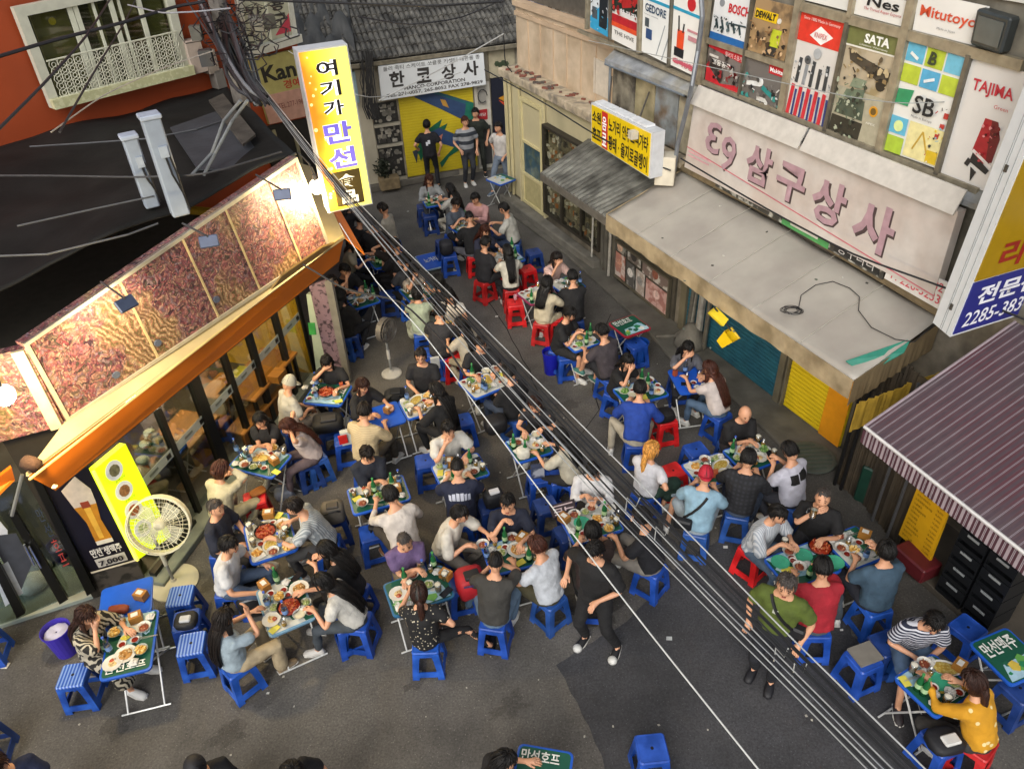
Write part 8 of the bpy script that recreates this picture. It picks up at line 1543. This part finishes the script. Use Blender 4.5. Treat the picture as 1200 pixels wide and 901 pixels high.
# fans
def fan(px, py, hx, hy, R_, yaw, tilt, label, gc, bc, solid, dx=0.0):
    p = G(px, py, 0); d_ = ray(hx, hy); k_ = math.hypot(p.x, p.y)/math.hypot(d_.x, d_.y); hz = CAMH+d_.z*k_; t = thing('standing_fan', label, 'fan', (p.x, p.y, 0), yaw)
    MB().lathe([(R_*.85, 0), (R_*.85, .02), (R_*.7, .035), (.04, .06), (.03, .09)], n=28).build('base', mat(bc, .4, var=.05), t, smooth=False); MB().tube([(0, 0, .05), (0, 0, hz-.1)], .02, 8).build('pole', mat('#8d8f8d', .4, .3), t); MB().tube([(0, 0, hz*.35), (0, 0, hz*.55)], .028, 8).build('sleeve', mat(bc, .4), t)
    M = Matrix.Rotation(tilt, 3, 'X'); c = Vector((dx, 0, hz+dx*.3)); MB().tube([(0, 0, hz-.1), c], .02, 6).build('neck', mat(bc, .4), t); MB().lathe([(.05, -.1), (.07, -.05), (.07, .03), (.03, .06)], c, 12, M=M @ Matrix.Rotation(math.pi/2, 3, 'X')).build('motor', mat(gc, .4), t, smooth=True)
    for sg, nm in ((-.1, 'front_grille'), (.03, 'back_grille')):
        m_ = MB(); 
        for r_ in (R_, R_*.72, R_*.42, R_*.12): yy = sg*(1.0-.25*(1-r_/R_)*-1); m_.tube([c+M @ Vector((r_*math.cos(a), sg*(1.15-.15*r_/R_), r_*math.sin(a))) for a in [2*math.pi*i/24 for i in range(24)]], .007 if r_ == R_ else .003, 4, closed=True)
        for i in range(36): a = 2*math.pi*i/36; m_.tube([c+M @ Vector((R_*.12*math.cos(a), sg*1.13, R_*.12*math.sin(a))), c+M @ Vector((R_*math.cos(a+.25), sg, R_*math.sin(a+.25)))], .0022, 3)
        tag(m_.build(nm, mat(gc, .4), t), kind='stuff')
    MB().lathe([(R_+.005, -.03), (R_+.005, .06), (R_-.01, .06), (R_-.01, -.03)], c, 28, M=M @ Matrix.Rotation(math.pi/2, 3, 'X'), cap=False).build('rim', mat(gc, .4), t)
    for k in range(4):
        a0 = k*math.pi/2+.3; pts = [c+M @ Vector((r_*math.cos(a0+w_), -.03+.03*w_, r_*math.sin(a0+w_))) for r_, w_ in ((.05, 0), (R_*.6, -.1), (R_*.85, .15), (R_*.8, .8), (R_*.5, .9), (.05, .9))]; MB().prism(pts, M @ Vector((0, .004, 0))).build('blade', mat(solid, .3, alpha=.4), t)
fan(205, 683, 188, 613, .345, .2, -.45, 'big pale standing fan with a wide round base in front of the pub', '#c4c0a6', '#c2bda6', '#c0c0a8', .13)
fan(459, 438, 452, 386, .2, 1.1, -.0, 'smaller grey standing fan with a white round base', '#57534e', '#b5b2aa', '#4a4744')
# litter
random.seed(9)
for i, (x, y, wd, c, lb) in enumerate(((432, 766, .07, '#b9b8b0', 'square white paper scrap on the road left of the dotted top woman'), (5, 780, .1, '#b9b4a5', 'white paper strip on the road at the left edge'), (314, 812, .03, '#c0beb5', 'tiny white scrap below the free blue stool'), (582, 371, .05, '#c5c4bd', 'round white scrap on the road by the pink cup stool'), (850, 641, .05, '#c5c4bd', 'white scrap on the road behind the red cap person'), (784, 748, .06, '#9fa3a3', 'thin pale scrap right of the standing man in black'), (478, 248, .04, '#aeb0aa', 'white scrap on the far road'), (986, 738, .03, '#c9c9c4', 'small white scrap beside the red shirt man\'s stool'), (490, 788, .07, '#b5b2a5', 'folded paper inside the dotted top woman\'s stool'), (891, 466, .08, '#2a2a2a', 'dark crumpled scrap at the foot of the blue shutter'), (378, 560, .03, '#c9c5b5', 'tiny white scrap right of the pub glass table'), (108, 795, .08, '#c9c9c5', 'white strip inside the striped blue stool'))):
    p = G(x, y, .005); tag(MB().prism([(p.x-wd*.6, p.y-wd*.3, .006), (p.x+wd*.5, p.y-wd*.4, .006), (p.x+wd*.6, p.y+wd*.3, .012), (p.x-wd*.4, p.y+wd*.45, .006)], (0, 0, .004)).build('paper_scrap', mat(c, .8)), lb, 'litter')
lc = thing('pink_cup', 'pink cup standing on a red stool', 'cup', (*G(604, 350, .46).xy, .445)); MB().lathe([(.028, 0), (.036, .09), (.034, .09), (.026, .01)], n=12, cap=False).build('cup', mat('#b5808a', .4), lc, smooth=True); MB().lathe([(.026, .07), (.002, .07)], n=10, cap=False).build('drink', mat('#c9a0a5', .4), lc)
lc = thing('white_cup', 'wide white cup on the blue stool by the blue bucket', 'cup', (*G(668, 416, .46).xy, .445)); MB().lathe([(.05, 0), (.06, .04), (.057, .04), (.045, .01)], n=12, cap=False).build('cup', mat('#b9b4b8', .4), lc, smooth=True)
# prototypes that were only ever copied are removed
for k in ('mug', 'phone'):
    if k in PROTO and k not in USED:
        def rm(tr):
            for c in tr[1]: rm(c)
            bpy.data.objects.remove(tr[0])
        rm(PROTO[k])
